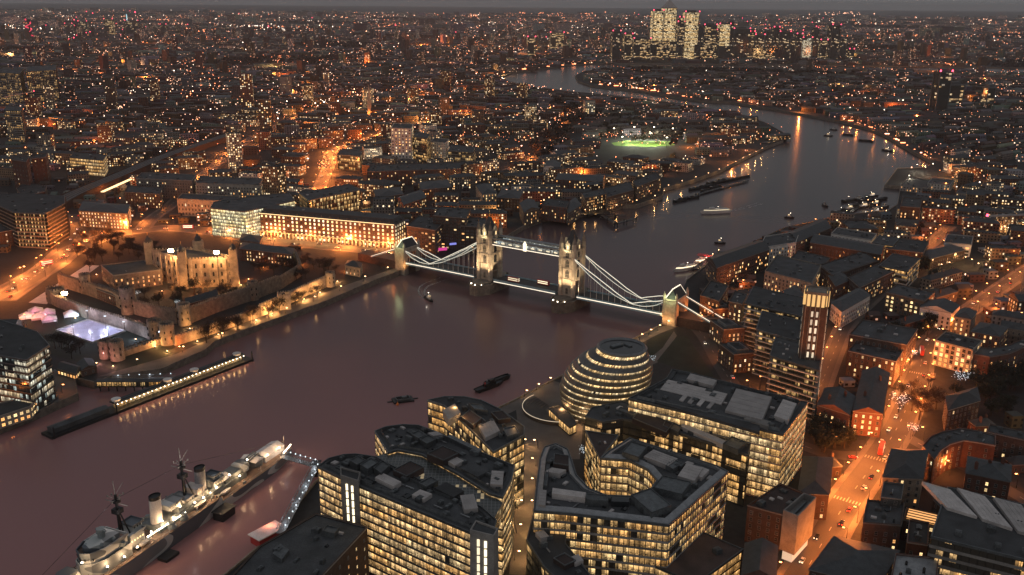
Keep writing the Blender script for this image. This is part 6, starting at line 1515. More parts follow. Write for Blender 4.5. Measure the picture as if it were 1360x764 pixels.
# lines of lights along far avenues
for k in range(110):
    y0 = rc.uniform(1500, 9000); x0 = rc.uniform(-.56, .56)*y0; a = rc.choice([rc.uniform(-.3, .3), rc.uniform(-.9, .9), rc.uniform(1, 2.1)]); L = rc.uniform(200, 900)*max(1, y0/4000); n = int(L/(26*max(1, y0/3000))); kd = rc.choices(KS, KW)[0]
    for i in range(n):
        x, y = x0+math.cos(a)*L*i/n+rc.uniform(-6, 6), y0+math.sin(a)*L*i/n+rc.uniform(-6, 6)
        if y > 1400 and not inside(river_np, x, y) and free([Vector((x, y))]*3, False): star(kd, x, y, rc.uniform(7, 10), rc.uniform(.8, 1.4)*y/5000)
for k in range(60):        # bright yards and stations
    y0 = rc.uniform(2200, 15000); x0 = rc.uniform(-.56, .56)*y0; kd = rc.choices(KS, [6, 4, 4])[0]
    for i in range(rc.randint(6, 22)):
        x, y = x0+rc.gauss(0, .016)*y0, y0+rc.gauss(0, .02)*y0
        if not inside(river_np, x, y): star(kd, x, y, rc.uniform(8, 16), rc.uniform(.7, 1.7)*y/4500)
for (px, py, n, sx_, kd) in [(70, 40, 30, 34, 'far_white'), (270, 42, 26, 22, 'far_orange'), (20, 36, 16, 12, 'far_white'), (740, 20, 90, 70, 'far_orange'), (640, 22, 26, 40, 'far_warm'), (1190, 50, 50, 40, 'far_orange'), (1120, 19, 34, 40, 'far_warm'), (1330, 126, 30, 22, 'far_orange'), (1320, 28, 22, 30, 'far_warm'), (900, 78, 40, 90, 'far_white'), (1010, 60, 40, 60, 'far_warm'), (800, 70, 30, 70, 'far_orange'), (1270, 88, 26, 30, 'far_orange'), (480, 22, 30, 60, 'far_warm'), (360, 36, 24, 60, 'far_white'), (600, 50, 24, 40, 'far_warm'), (150, 145, 24, 60, 'far_warm'), (430, 225, 26, 7, 'far_orange')]:
    for i in range(n):
        p = at(px+rc.gauss(0, sx_*.6), py+rc.gauss(0, 1.6 if py < 100 else 5))
        if p.y > 300 and not inside(river_np, p.x, p.y): star(kd, p.x, p.y, rc.uniform(7, 14), rc.uniform(1.0, 2.6)*p.y/4200)
for k in range(46):
    p = at(rc.choice([rc.uniform(920, 1110), rc.uniform(100, 200), rc.uniform(0, 1360)]), rc.uniform(50, 80)); star('red_light', p.x, p.y, rc.uniform(60, 170), rc.uniform(1.5, 2.8))
for i, (x, y) in enumerate(lampsA):
    if math.hypot(x, y) > 1150 and rc.random() < .9*hot(x, y)**1.3+.08: star(rc.choices(KS, KW)[0], x, y, 8, rc.uniform(.35, 1.0)*max(1, y/1300))
for k_, m_ in LG.items():
    o = m_.build('far_street_lights', M[k_])
    if o and k_ == 'far_orange':        # unseen point lights added at random spots for glow on far ground
        for _ in range(230):
            d_ = 1150*(5200/1150)**rc.random(); x, y = d_*rc.uniform(-.57, .57), d_
            if not inside(river_np, x, y) and not inside(dark_zone, x, y) and rc.random() < hot(x, y)+.2: point_light(o, (x, y, 9+d_*.001), rc.uniform(.3, 1.6)*32000*(d_/1500)**2, ORANGE if rc.random() < .75 else WARM, .5)
    if o: tag(o, {'far_orange': 'orange', 'far_warm': 'warm', 'far_white': 'white', 'red_light': 'red warning'}[k_]+' pinprick lights scattered over the distant town', 'distant lights', kind='stuff')
wood = MB()
def tuft(mb, x, y, r_, h, n, rr):
    for _ in range(n):
        a, b = rr.uniform(0, 6.28), rr.uniform(-.2, 1); q = math.sqrt(1-min(b*b, .99))*r_*rr.uniform(.5, 1.05); c = Vector((x+math.cos(a)*q, y+math.sin(a)*q, h*.5+b*h*.5*rr.uniform(.7, 1.05))); s = r_*rr.uniform(.3, .5)
        u = Vector((rr.uniform(-1, 1), rr.uniform(-1, 1), rr.uniform(-.6, .6))).normalized()*s; v = u.cross(Vector((rr.uniform(-1, 1), rr.uniform(-1, 1), rr.uniform(-1, 1)))).normalized()*s
        mb.face([c-u, c-v*.7, c+u, c+v*.8])
for x, y in wood_pts[:2600]: tuft(wood, x, y, rc.uniform(10, 22)*max(1, y/6000), rc.uniform(9, 15), 26, rc)
wp2 = []
for zone, n in (([(775, 97), (820, 90), (1010, 96), (1160, 101), (1150, 118), (1000, 128), (900, 120), (800, 113)], 420), ([(700, 200), (735, 172), (765, 150), (770, 160), (745, 195), (720, 212)], 60), ([(900, 200), (910, 180), (700, 120), (690, 128), (800, 180)], 120)):
    Z = atl(zone); xs_ = [q.x for q in Z]; ys_ = [q.y for q in Z]; k = 0
    while k < n:
        x, y = rc.uniform(min(xs_), max(xs_)), rc.uniform(min(ys_), max(ys_))
        if inside(Z, x, y):
            k += 1
            if shields_water(x, y, 6): continue
            tuft(wood, x, y, rc.uniform(6, 12), rc.uniform(9, 16), 30, rc)
tag(wood.build('woodland', M['twigs']), 'dark belts of far-off trees among the distant streets and round the river bend', 'woodland', kind='stuff')
# ------------------------------------------------------------------ the cluster of tall towers on the horizon
TG = office_glass('tower_glazing', .7, 1.15, 7, 3.6, (1, .62, .24), (1, .82, .5), 21., .6); TD = office_glass('dark_tower_glazing', .16, 1.3, 7, 3.6, (1, .6, .25), (.9, .95, .9), 22., .3); TM = office_glass('mixed_tower_glazing', .34, 1.0, 7, 3.6, (1, .6, .25), (1, .86, .6), 23., .6)
def far_tower(px0, px1, yt, glass, label, yb=81, apex=None, red=True, depth=45, cap='plant'):
    a, b = at(px0, yb), at(px1, yb); x, y = (a.x+b.x)/2, a.y+depth/2; w = b.x-a.x; z = 5
    while pix((x, y, z))[1] > yt and z < 260: z += 1
    P = rect(x, y, w, depth, .12); t_ = thing('skyscraper', label, 'skyscraper', (x, y, 0)); m = MB(); u = 0
    for i in range(4):
        c, d = P[i], P[(i+1) % 4]; L = (d-c).length; m.face([(*c, 0), (*d, 0), (*d, z), (*c, z)], 0, [(u, 0), (u+L, 0), (u+L, z*.9), (u, z*.9)]); u += L
    m.build('facade', glass, t_)
    m = MB(); m.prism(inset(P, -.8), z, z+3, 0, 0); m.prism(inset(P, w*.18), z+3, z+9, 0, 0)
    for i in range(4): m.bar((*P[i], 0), (*P[i], z), 2.4, 2.4)
    m.build('frame', M[cap], t_)
    if apex: m = MB(); m.loft(ccw(inset(P, -.2)), z+3, ccw(rect(x, y, 1, 1, .12)), z+3+apex, 0, 0); m.build('pyramid_roof', M['membrane'], t_)
    if red:
        for q in (P[0], P[1]): m = MB(); m.cone(q.x, q.y, z+3, 2.2, z+7, 1.5, 6); m.build('warning_light', M['red_light'], t_)
    occupy(P, 0); return t_
far_tower(864, 877, 15, TG, 'golden lit skyscraper left of the pyramid topped one'); far_tower(878, 894, 11.5, TG, 'tallest golden lit skyscraper with a pyramid roof', apex=34, red=False, depth=55)
far_tower(906, 924, 17, TG, 'golden lit skyscraper with dark middle right of the pyramid topped one'); far_tower(897, 906, 30, TM, 'slim skyscraper right beside the pyramid topped one')
far_tower(932, 948, 34, TM, 'mid height office tower, first right of the golden three'); far_tower(952, 966, 33, TG, 'brightly lit tower at the middle of the cluster'); far_tower(971, 992, 39, TD, 'dark unlit tower with red lamps right of the cluster')
far_tower(1000, 1012, 47, TD, 'dark tower rising alone between two groups of towers'); far_tower(1032, 1046, 43, TD, 'broad dark tower left of the bright white one'); far_tower(1063, 1075, 51, office_glass('white_tower_glazing', .7, .9, 9, 3.6, (1, .8, .5), (1, .92, .7), 31.), 'small bright white lit tower at the right of the cluster'); far_tower(1100, 1111, 34, TD, 'dark tower crowned with red light at the right end of the cluster')
far_tower(1126, 1132, 66, TM, 'low slim tower at the far right of the cluster'); far_tower(840, 862, 52, TM, 'broad amber striped block in front of the golden skyscrapers'); far_tower(812, 822, 42, TD, 'dark slim tower left of the skyscraper cluster'); far_tower(828, 838, 46, TM, 'half lit tower left of the broad amber block')
far_tower(862, 896, 56, TM, 'low wide block at the foot of the pyramid topped skyscraper', red=False); far_tower(920, 950, 60, TM, 'low bright block at the foot of the middle towers', red=False); far_tower(990, 1030, 64, TM, 'low lit block at the waterside right of the cluster', red=False); far_tower(952, 985, 62, TD, 'low dark block below the middle towers', red=False); far_tower(730, 748, 44, TM, 'lit slab by the far bank left of the skyscrapers', yb=68); far_tower(700, 710, 50, TM, 'small lit tower left of the far lit slab', yb=78)
for i_, (a_, b_, c_, g_, w_) in enumerate([(899, 904, 24, TM, 'very slim'), (925, 931, 37, TD, 'slim dark'), (949, 953, 41, TM, 'thin part lit'), (966, 971, 30, TD, 'tall thin dark'), (993, 999, 43, TM, 'narrow part lit'), (1014, 1022, 42, TD, 'squat dark'), (1024, 1031, 37, TD, 'tall dark'), (1047, 1053, 52, TM, 'short lit'), (1055, 1062, 46, TD, 'blunt dark'), (1077, 1084, 40, TD, 'pointed dark'), (1087, 1096, 54, TM, 'low part lit'), (1113, 1121, 52, TD, 'low dark')]):
    far_tower(a_, b_, c_, g_, w_+' skyscraper, '+['first', 'second', 'third', 'fourth', 'fifth', 'sixth', 'seventh', 'eighth', 'ninth', 'tenth', 'eleventh', 'twelfth', 'thirteenth', 'fourteenth', 'fifteenth'][i_]+' from left of the slim filler towers', depth=30, red=i_ % 2 == 0)
far_tower(1240, 1256, 97, TD, 'tall dark residential tower at the right, in front of the far towers', yb=152, depth=26); far_tower(1257, 1276, 114, TM, 'pale slab with lit edge beside the tall dark residential tower', yb=142, depth=24, red=False); far_tower(1308, 1318, 117, TM, 'slim slab with a bright orange edge at the right', yb=142, depth=24, red=False)
for i, (a, b, yt, yb) in enumerate([(106, 118, 29, 50), (140, 152, 26, 48), (168, 186, 28, 48), (88, 98, 32, 48), (214, 222, 33, 48)]): far_tower(a, b, yt, TD if i != 1 else TM, ['tower with red lamps in the far upper left group', 'part lit tower with red lamps in the far upper left group', 'wide far tower beneath the cyan lit crane', 'small dark far tower next to the red spiral', 'last small dark tower right of the cyan lit crane'][i], yb=yb, depth=40)
# red spiral lookout and lit crane, upper left
p = at(41, 51); t_ = thing('lookout_tower', 'red lit spiral lattice lookout tower on the far left horizon', 'lookout tower', (p.x, p.y, 0)); m = MB()
sc_ = p.y/920.0*.75
pts_ = [Vector((p.x+math.cos(k*.5)*(14+8*math.sin(k*.4)), p.y+math.sin(k*.5)*14, 4+k*3.3)) for k in range(34)]
for o_ in range(3): m.tube([q+Vector((o_*3-3, 0, o_*2)) for q in pts_], 1.0)
m.build('lattice', M['far_red'], t_); m = MB(); m.cone(p.x, p.y, 96, 10, 112, 12, 12); m.cone(p.x, p.y, 0, 5, 96, 4, 8); m.build('viewing_platform', M['metal'], t_)
p = at(171, 47); t_ = thing('tower_crane', 'tower crane with cyan lit mast and red tipped jib on the far horizon', 'crane', (p.x, p.y, 0)); z = 10
while pix((p.x, p.y, z))[1] > 19: z += 2
m = MB(); m.bar((p.x, p.y, 0), (p.x, p.y, z), 4, 4); m.build('mast', emit('cyan_light', (.45, .9, 1), 1.2), t_); m = MB(); m.bar((p.x-18, p.y, z-4), (p.x+62, p.y, z+12), 3, 3); m.bar((p.x, p.y, z), (p.x, p.y, z+16), 2); m.build('jib', M['steel'], t_); m = MB(); m.cone(p.x+60, p.y, z+12, 4, z+18, 3, 8); m.build('jib_light', M['red_light'], t_)
def crane(px, yb, yt, jib, ang, label):
    p = at(px, yb); z = 5
    while pix((p.x, p.y, z))[1] > yt: z += 1
    t_ = thing('tower_crane', label, 'crane', (p.x, p.y, 0)); m = MB(); w = 1.0
    for q in ((-w, -w), (w, -w), (w, w), (-w, w)): m.bar((p.x+q[0], p.y+q[1], 0), (p.x+q[0], p.y+q[1], z), .3)
    for k in range(int(z/3)): s = -1 if k % 2 else 1; m.bar((p.x-w*s, p.y-w, k*3), (p.x+w*s, p.y-w, k*3+3), .2); m.bar((p.x-w, p.y-w*s, k*3), (p.x-w, p.y+w*s, k*3+3), .2)
    m.build('mast', M['steel'], t_); m = MB(); c, s = math.cos(ang), math.sin(ang); m.bar((p.x-c*14, p.y-s*14, z), (p.x+c*jib, p.y+s*jib, z+jib*.12), 1.3); m.bar((p.x, p.y, z), (p.x, p.y, z+7), .8); m.bar((p.x, p.y, z+7), (p.x+c*jib*.7, p.y+s*jib*.7, z+jib*.09), .2); m.box(p.x-c*12, p.y-s*12, z-2.5, 3, 3, 3); m.build('jib', M['membrane'], t_); m = MB(); m.cone(p.x+c*jib, p.y+s*jib, z+jib*.12, 1, z+jib*.12+1.6, .8, 6); m.build('warning_light', M['red_light'], t_)
crane(1352, 420, 288, 74, R(215), 'pale tower crane rising at the right edge with a long slanting jib'); crane(22, 170, 128, 46, R(60), 'pale crane jib slanting over the dark tower at the left edge')

# ------------------------------------------------------------------ trees
tr = random.Random(3)
def make_tree(name, h, r_, n, leaf, mt, limbs=7, sparse=False):
    m = MB(); m.cone(0, 0, 0, h*.028, h*.42, h*.018, 7)
    L_ = []
    for k in range(limbs):
        a = k*2.4+tr.uniform(-.4, .4); z0 = h*tr.uniform(.25, .42); e = Vector((math.cos(a)*r_*tr.uniform(.5, .9), math.sin(a)*r_*tr.uniform(.5, .9), h*tr.uniform(.55, .95))); m.bar((0, 0, z0), e, h*.014); L_.append(e)
        for q in range(3): f = Vector((0, 0, z0)).lerp(e, tr.uniform(.45, .9)); g = f+Vector((tr.uniform(-1, 1), tr.uniform(-1, 1), tr.uniform(.1, 1)))*r_*.4; m.bar(f, g, h*.007); L_.append(g)
    tm = m.mesh('trunk', [M['bark']]); c = MB()
    for _ in range(n):
        b = tr.choice(L_); q = b+Vector((tr.gauss(0, .2), tr.gauss(0, .2), tr.gauss(0, .17)))*r_; s = leaf*tr.uniform(.6, 1.5)
        u = Vector((tr.uniform(-1, 1), tr.uniform(-1, 1), tr.uniform(-.2, 1))).normalized()*s; v = u.cross(Vector((tr.uniform(-1, 1), tr.uniform(-1, 1), tr.uniform(-1, 1)))).normalized()*s*(.16 if sparse else .55)
        c.face([q-u, q-v, q+u, q+v])
    return tm, c.mesh('crown', [mt])
TREES = [make_tree('winter_tree', 13, 5.2, 900, .6, M['twigs'], 8, True), make_tree('winter_tree', 11, 4.6, 700, .55, M['twigs'], 7, True), make_tree('dense_tree', 12, 4.8, 700, .5, M['evergreen'], 8), make_tree('dense_tree', 9, 3.8, 520, .45, M['evergreen'], 7)]
def tree_at(x, y, kind, label, group, s=1.0):
    nm = 'winter_tree' if kind < 2 else 'dense_tree'; o = thing(nm, label, 'tree', (x, y, 0), group, tr.uniform(0, 6.28)); o.scale = (s,)*3
    link(bpy.data.objects.new('trunk', TREES[kind][0]), o); link(bpy.data.objects.new('crown', TREES[kind][1]), o)
groves = [('bare tree in the garden between the road and the fortress', [(95, 345), (115, 308), (165, 318), (185, 340), (150, 348), (120, 362)], 26, 0), ('bare tree in the dry moat beside the ramp', [(140, 345), (190, 330), (215, 325), (210, 345), (170, 352)], 12, 0),
          ('bare tree on the green inside the fortress', [(180, 395), (230, 385), (330, 388), (330, 402), (250, 415), (190, 412)], 16, 1), ('bare plane tree along the wharf before the golden wall', [(260, 450), (330, 425), (420, 392), (425, 396), (340, 430), (270, 458)], 20, 0),
          ('bare tree between the keep and the bridge approach', [(330, 345), (400, 345), (450, 362), (440, 375), (380, 372), (335, 365)], 26, 0), ('bare tree by the moat near the twin gate towers', [(60, 455), (110, 470), (125, 490), (80, 478)], 8, 0), ('tree in the square before the arcade block', [(535, 340), (545, 350), (530, 358), (505, 360), (500, 350)], 8, 1),
          ('tree in the dark park beside the amber office', [(1068, 602), (1085, 562), (1130, 558), (1142, 585), (1110, 606)], 20, 2), ('tree in the churchyard at the right edge', [(1262, 530), (1275, 510), (1310, 500), (1368, 485), (1368, 555), (1310, 560)], 38, 2), ('tree on the triangle by the road junction', [(1196, 556), (1192, 525), (1232, 512), (1250, 540), (1236, 570)], 14, 0),
          ('tree on the riverside lawn below the bridge road', [(868, 475), (890, 450), (910, 455), (940, 498), (915, 495)], 0, 1), ('tree in the dark gardens behind the brick slabs', [(1175, 440), (1210, 420), (1240, 430), (1225, 462), (1205, 470)], 10, 2), ('tree among the low houses beyond the lit yard', [(1210, 360), (1240, 345), (1245, 372), (1215, 385)], 8, 2), ('tree in the little park behind the far quay', [(840, 225), (880, 215), (930, 210), (930, 225), (870, 240)], 22, 1),
          ('tree round the lit pitch', [(790, 200), (800, 174), (915, 174), (925, 186), (910, 186), (904, 181), (806, 181), (800, 186)], 16, 2), ('tree along the avenue left of the warehouses', [(560, 246), (640, 240), (650, 246), (580, 252)], 10, 1)]
for lb_, zone, n, kd in groves:
    Z = atl(zone); xs_ = [q.x for q in Z]; ys_ = [q.y for q in Z]; k = 0; tries = 0
    while k < n and tries < 4000:
        tries += 1; x, y = tr.uniform(min(xs_), max(xs_)), tr.uniform(min(ys_), max(ys_))
        if not inside(Z, x, y) or any(inside(P, x, y) for P in OCC): continue
        k += 1; tree_at(x, y, min(3, kd+(tr.random() < .4)), lb_, 'trees: '+lb_, tr.uniform(.75, 1.2))
def fairy_tree(px, py, h, label):
    p = at(px, py); o = thing('lit_tree', label, 'lit tree', (p.x, p.y, 0)); o.scale = (h/13,)*3; link(bpy.data.objects.new('trunk', TREES[0][0]), o); m = MB(); rr = random.Random(px); cm = TREES[0][1]
    for q in rr.sample(range(len(cm.polygons)), 75): c = cm.polygons[q].center; m.cone(c.x, c.y, c.z, .12, c.z+.24, .12, 4)
    e = lb(m, 'fairy_lights', M['fairy'], o); e['kind'] = 'stuff'; point_light(o, (0, -3, 8), 130, COOLW)
fairy_tree(861, 492, 13, 'tree wound with white fairy lights right of the egg-shaped building'); fairy_tree(776, 612, 9, 'small fairy-lit tree in the courtyard mouth'); fairy_tree(1193, 548, 14, 'fairy-lit tree on the road junction triangle'); fairy_tree(1275, 516, 14, 'fairy-lit tree at the churchyard edge'); fairy_tree(1212, 580, 9, 'small fairy-lit tree below the junction'); fairy_tree(1212, 478, 9, 'fairy-lit tree by the brick slabs'); fairy_tree(161, 478, 7, 'small fairy-lit tree by the twin gate towers'); fairy_tree(183, 396, 7, 'fairy-lit tree inside the inner wall'); fairy_tree(236, 408, 7, 'fairy-lit tree above the golden corner tower'); fairy_tree(982, 438, 8, 'white lit tree beside the bridge road')
# ------------------------------------------------------------------ street lamps
lamp_root = None
LAMPMESH = {}
def street_lamp(x, y, rz, label, group, col, en, h=8.5):
    o = thing('street_lamp', label, 'street lamp', (x, y, 0), group, rz)
    k = (col, h)
    if k not in LAMPMESH:
        m = MB(); m.cone(0, 0, 0, .16, h, .09, 8); m.cone(0, 0, 0, .24, 1.1, .2, 8); m.bar((0, 0, h), (0, 1.6, h+.35), .11); a = m.mesh('pole', [M['metal']])
        m = MB(); m.box(0, 1.9, h+.22, .42, 1.0, .22); b = m.mesh('head', [M['steel']]); m = MB(); m.box(0, 1.9, h-.1, .6, 1.0, .32); c = m.mesh('bulb', [M[{'o': 'bulb_orange', 'w': 'bulb', 'p': 'bulb_white', 'c': 'fairy'}[col]]]); LAMPMESH[k] = (a, b, c)
    for n_, me_ in zip(('pole', 'head', 'bulb'), LAMPMESH[k]): link(bpy.data.objects.new(n_, me_), o)
    point_light(o, (0, 1.9, h-.6), en, lampcol[col], .35); return o
def lamps_along(P, step, off, label, col, en, both=True, h=8.5):
    acc = step*.5; i = 0
    for a, b in zip(P[:-1], P[1:]):
        d = b-a; L = d.length
        if L < .01: continue
        d = d/L; n = Vector((-d.y, d.x)); ang = math.atan2(d.y, d.x)
        while acc < L:
            q = a+d*acc; i += 1
            for s in ((1, -1) if both else (1,)):
                c = q+n*s*off
                if in_frame(c.x, c.y, 40): street_lamp(c.x, c.y, ang+(math.pi if s > 0 else 0), label, 'street lamps: '+label, col, en*tr.uniform(.2, 1.7), h)
            acc += step
        acc -= L
lamps_along(R_TOOLEY, 22, 9.5, 'orange street lamp on the broad main road', 'o', 22000); lamps_along(R_TOOLEY2, 30, 7, 'orange street lamp on the road beyond the junction', 'o', 6500); lamps_along(R_QES, 24, 5.5, 'orange street lamp on the narrow side street', 'o', 7000, False); lamps_along(R_TBR, 32, 7.5, 'orange street lamp on the bridge road', 'o', 4000, False)
lamps_along(R_TBR2, 30, 6, 'dim orange street lamp on the lower right road', 'o', 2500, False); lamps_along(R_HILL, 44, 12, 'golden street lamp on the road past the fortress', 'o', 34000); lamps_along(R_BYW, 30, 11, 'golden street lamp on the curving left road', 'o', 12000, False); lamps_along(R_SMITH, 52, 10, 'orange street lamp on the glowing avenue beyond the glass offices', 'o', 48000); lamps_along(R_MINOR, 70, 8, 'orange street lamp on the road beside the railway', 'o', 26000, False)
lamps_along(R_HIGHW, 80, 7, 'orange street lamp on the road through the far warehouses', 'o', 12000, False); lamps_along(R_RIV, 22, 4.5, 'warm path lamp on the walkway between the glass offices', 'w', 1300, True, 5)
lamps_along(smooth(atl([(690, 532), (742, 504)]), 5), 13, 1, 'warm riverside lamp before the egg-shaped building', 'w', 500, False, 5); lamps_along(smooth(atl([(845, 455), (890, 432)]), 5), 13, 1, 'warm riverside lamp below the bridge', 'w', 600, False, 5)
lamps_along(smooth(atl([(805, 282), (880, 263), (884, 253), (955, 230), (1015, 200)]), 4), 40, 2, 'warm quay lamp on the far bank past the jetty', 'w', 1600, False, 6); lamps_along(smooth(atl([(150, 495), (272, 460), (430, 397), (525, 358)]), 4), 34, 2, 'wharf lamp along the fortress quay', 'w', 500, False, 5)
lamps_along(smooth(atl([(4, 560), (95, 518)]), 4), 10, 2, 'orange quay lamp below the teal office', 'o', 1600, False, 6)
for (px, py) in [(1238, 356), (1252, 352), (1266, 349), (1280, 352), (1292, 356), (1300, 362), (1248, 362), (1262, 360)]: p = at(px, py); street_lamp(p.x, p.y, tr.uniform(0, 6), 'white lamp in the lit yard among low houses', 'street lamps: lit yard', 'w', 2600)
for (px, py, c_) in [(1215, 228, 'p'), (1228, 232, 'p'), (1205, 243, 'p'), (1245, 236, 'o'), (1258, 230, 'o'), (1268, 238, 'o'), (1262, 246, 'o'), (1282, 238, 'o'), (1300, 240, 'o'), (1256, 254, 'o'), (1312, 246, 'o'), (1276, 230, 'o')]: p = at(px, py); street_lamp(p.x, p.y, tr.uniform(0, 6), ('white' if c_ == 'p' else 'orange')+' lamp at the riverside works on the right bank', 'street lamps: riverside works', c_, 9000, 11)
ng = 0; lampsA.sort(key=lambda q: q[0]**2+q[1]**2)
for x, y in lampsA:
    if ng > 72: break
    if math.hypot(x, y) > 1150: break
    if tr.random() < .4: ng += 1; street_lamp(x, y, tr.uniform(0, 6.28), 'orange street lamp in a back street among the small houses', 'street lamps: back streets', 'o' if tr.random() < .75 else 'w', 9000)
for (px, py) in [(815, 184), (842, 182), (868, 182), (893, 184), (826, 196), (885, 197)]:
    p = at(px, py); o = thing('floodlight_mast', 'tall floodlight mast beside the green sports pitch', 'floodlight', (p.x, p.y, 0), 'floodlight masts of the pitch'); m = MB(); m.cone(p.x, p.y, 0, .3, 18, .2, 6); m.build('mast', M['metal'], o); m = MB(); m.box(p.x, p.y, 18, 2.2, .5, 1); m.build('lamp_bank', M['bulb_white'], o); c = at(855, 190); v = (c-p)*.3; point_light(o, (v.x*1.6, v.y*1.6, 15), 60000, (.95, 1, .7), 1)
for zone, n in (([(785, 112.6), (850, 119.5), (895, 127.5), (930, 132.5), (972, 134.5), (1020, 142), (1120, 160), (1180, 180)], 40), ([(690, 94.5), (725, 90), (805, 83)], 16), ([(1180, 181), (1215, 201), (1240, 214)], 14)):
    P = smooth(atl(zone), 3); tot = sum((b-a).length for a, b in zip(P[:-1], P[1:]))
    for k in range(n):
        s = tot*tr.random(); i = 0
        while s > (P[i+1]-P[i]).length: s -= (P[i+1]-P[i]).length; i += 1
        q = P[i]+(P[i+1]-P[i]).normalized()*s; street_lamp(q.x, q.y+6, 0, 'orange lamp on the far quayside of the river bend', 'street lamps: far quays', 'o', tr.uniform(.3, 1.6)*9000, 9) if k % 3 == 0 and q.y < 2600 else None
        m = MB(); r_ = q.y/2600*tr.uniform(.5, 1.4); m.box(q.x, q.y+8, 3, r_*tr.choice((2, 4, 11)), .8, r_*1.6); o = m.build('far_quay_light', M['far_orange'] if tr.random() < .7 else M['far_warm'], base=(q.x, q.y+8, 3)); tag(o, 'orange quay light on the bank of the far bend', 'quay light', 'quay lights round the bend')  # glowing boxes stand for the far quay lamps that redden the water
for (px, py, w) in [(1219, 499, 13), (1165, 612, 14), (1128, 662, 14)]:      # zebra crossings
    p = at(px, py); P = R_TOOLEY; i = min(range(len(P)-1), key=lambda k: (P[k]-p.to_2d()).length); d = (P[i+1]-P[i]).normalized(); n = Vector((-d.y, d.x)); c = P[i]; m = MB()
    for k in range(9):
        q = c+n*(-w/2+.8+k*(w-1.6)/8); m.face([(*(q-n*.3-d*1.6), .17), (*(q-n*.3+d*1.6), .17), (*(q+n*.3+d*1.6), .17), (*(q+n*.3-d*1.6), .17)][::-1])
    tag(m.build('road_markings', M['paint']), kind='structure')
# ------------------------------------------------------------------ vehicles
def make_car(paint):
    o = thing('car', 'x', 'car', (0, 0, -500)); m = MB(); m.loft(ccw(rect(0, 0, 4.3, 1.75)), .35, ccw(rect(0, 0, 4.4, 1.8)), .6); m.loft(ccw(rect(0, 0, 4.4, 1.8)), .6, ccw(rect(0, 0, 4.2, 1.66)), .95, 0, 0); m.loft(ccw(rect(-.2, 0, 2.5, 1.6)), .95, ccw(rect(-.25, 0, 1.6, 1.35)), 1.48, 1, 0); lb(m, 'body', [paint, M['dark_glass']], o)
    for wx in (-1.35, 1.35):
        for q in (-.8, .8):
            m = MB(); a = [Vector((wx+.33*math.cos(k*math.pi/5), q-.1, .33+.33*math.sin(k*math.pi/5))) for k in range(10)]; m.face(a); b = [v+Vector((0, .2, 0)) for v in a]; m.face(b[::-1])
            for k in range(10): m.face([a[k], a[(k+1) % 10], b[(k+1) % 10], b[k]])
            lb(m, 'wheel', M['black'], o)
    for q in (-.6, .6): m = MB(); m.box(2.2, q, .62, .12, .4, .26); lb(m, 'headlight', M['headlight'], o); m = MB(); m.box(-2.2, q, .62, .1, .4, .24); lb(m, 'taillight', M['taillight'], o)
    return o
PAINTS = [('black', mat('black_paint', (.02, .02, .022), .25, .05)), ('silver', mat('silver_paint', (.4, .41, .42), .3, .05)), ('white', mat('white_paint', (.7, .7, .7), .3, .05)), ('red', mat('dark_red_paint', (.3, .03, .03), .3, .05)), ('blue', mat('blue_car_paint', (.03, .06, .2), .3, .05))]
cars = [make_car(p[1]) for p in PAINTS]; used = set()
def put_cars(P, n, off, both=True):
    segs = [(a, b) for a, b in zip(P[:-1], P[1:]) if (b-a).length > 3]; tot = sum((b-a).length for a, b in segs)
    for k in range(n):
        s = tot*(k+.3+tr.uniform(0, .4))/n; i = 0
        while s > (segs[i][1]-segs[i][0]).length: s -= (segs[i][1]-segs[i][0]).length; i = min(i+1, len(segs)-1)
        a, b = segs[i]; d = (b-a).normalized(); sd = tr.choice((-1, 1)); q = a+d*s+Vector((-d.y, d.x))*off*sd*-1
        if not in_frame(q.x, q.y, -2): continue
        ci = tr.randrange(len(cars)); ang = math.atan2(d.y, d.x)+(0 if sd > 0 else math.pi)
        if ci not in used: used.add(ci); o = cars[ci]; o.location = (q.x, q.y, .1); o.rotation_euler = (0, 0, ang)
        else: o = dup(cars[ci], (q.x, q.y, .1), ang)
        later(o, PAINTS[ci][0]+' car driving', 'car', (q.x, q.y, 0), 'cars on the roads')
put_cars(R_TOOLEY, 16, 3.4); put_cars(R_TOOLEY2, 10, 2.6); put_cars(R_TBR, 8, 2.8); put_cars(R_HILL, 22, 4.2); put_cars(R_BYW, 14, 4); put_cars(R_SMITH, 16, 4); put_cars(R_QES, 5, 2)
for i, c in enumerate(cars):
    if i not in used:
        for ch in list(c.children): bpy.data.objects.remove(ch)
        bpy.data.objects.remove(c)
for (px, py, an, lb_) in [(1170, 600, 1.1, 'red double decker bus on the main road near the junction'), (62, 352, .8, 'red double decker bus on the curving left road'), (1224, 470, 1.2, 'red double decker bus on the road beyond the junction'), (250, 304, 3.2, 'red double decker bus in the square behind the keep')]:
    p = at(px, py); bus_at(p.x, p.y, .1, an, lb_)
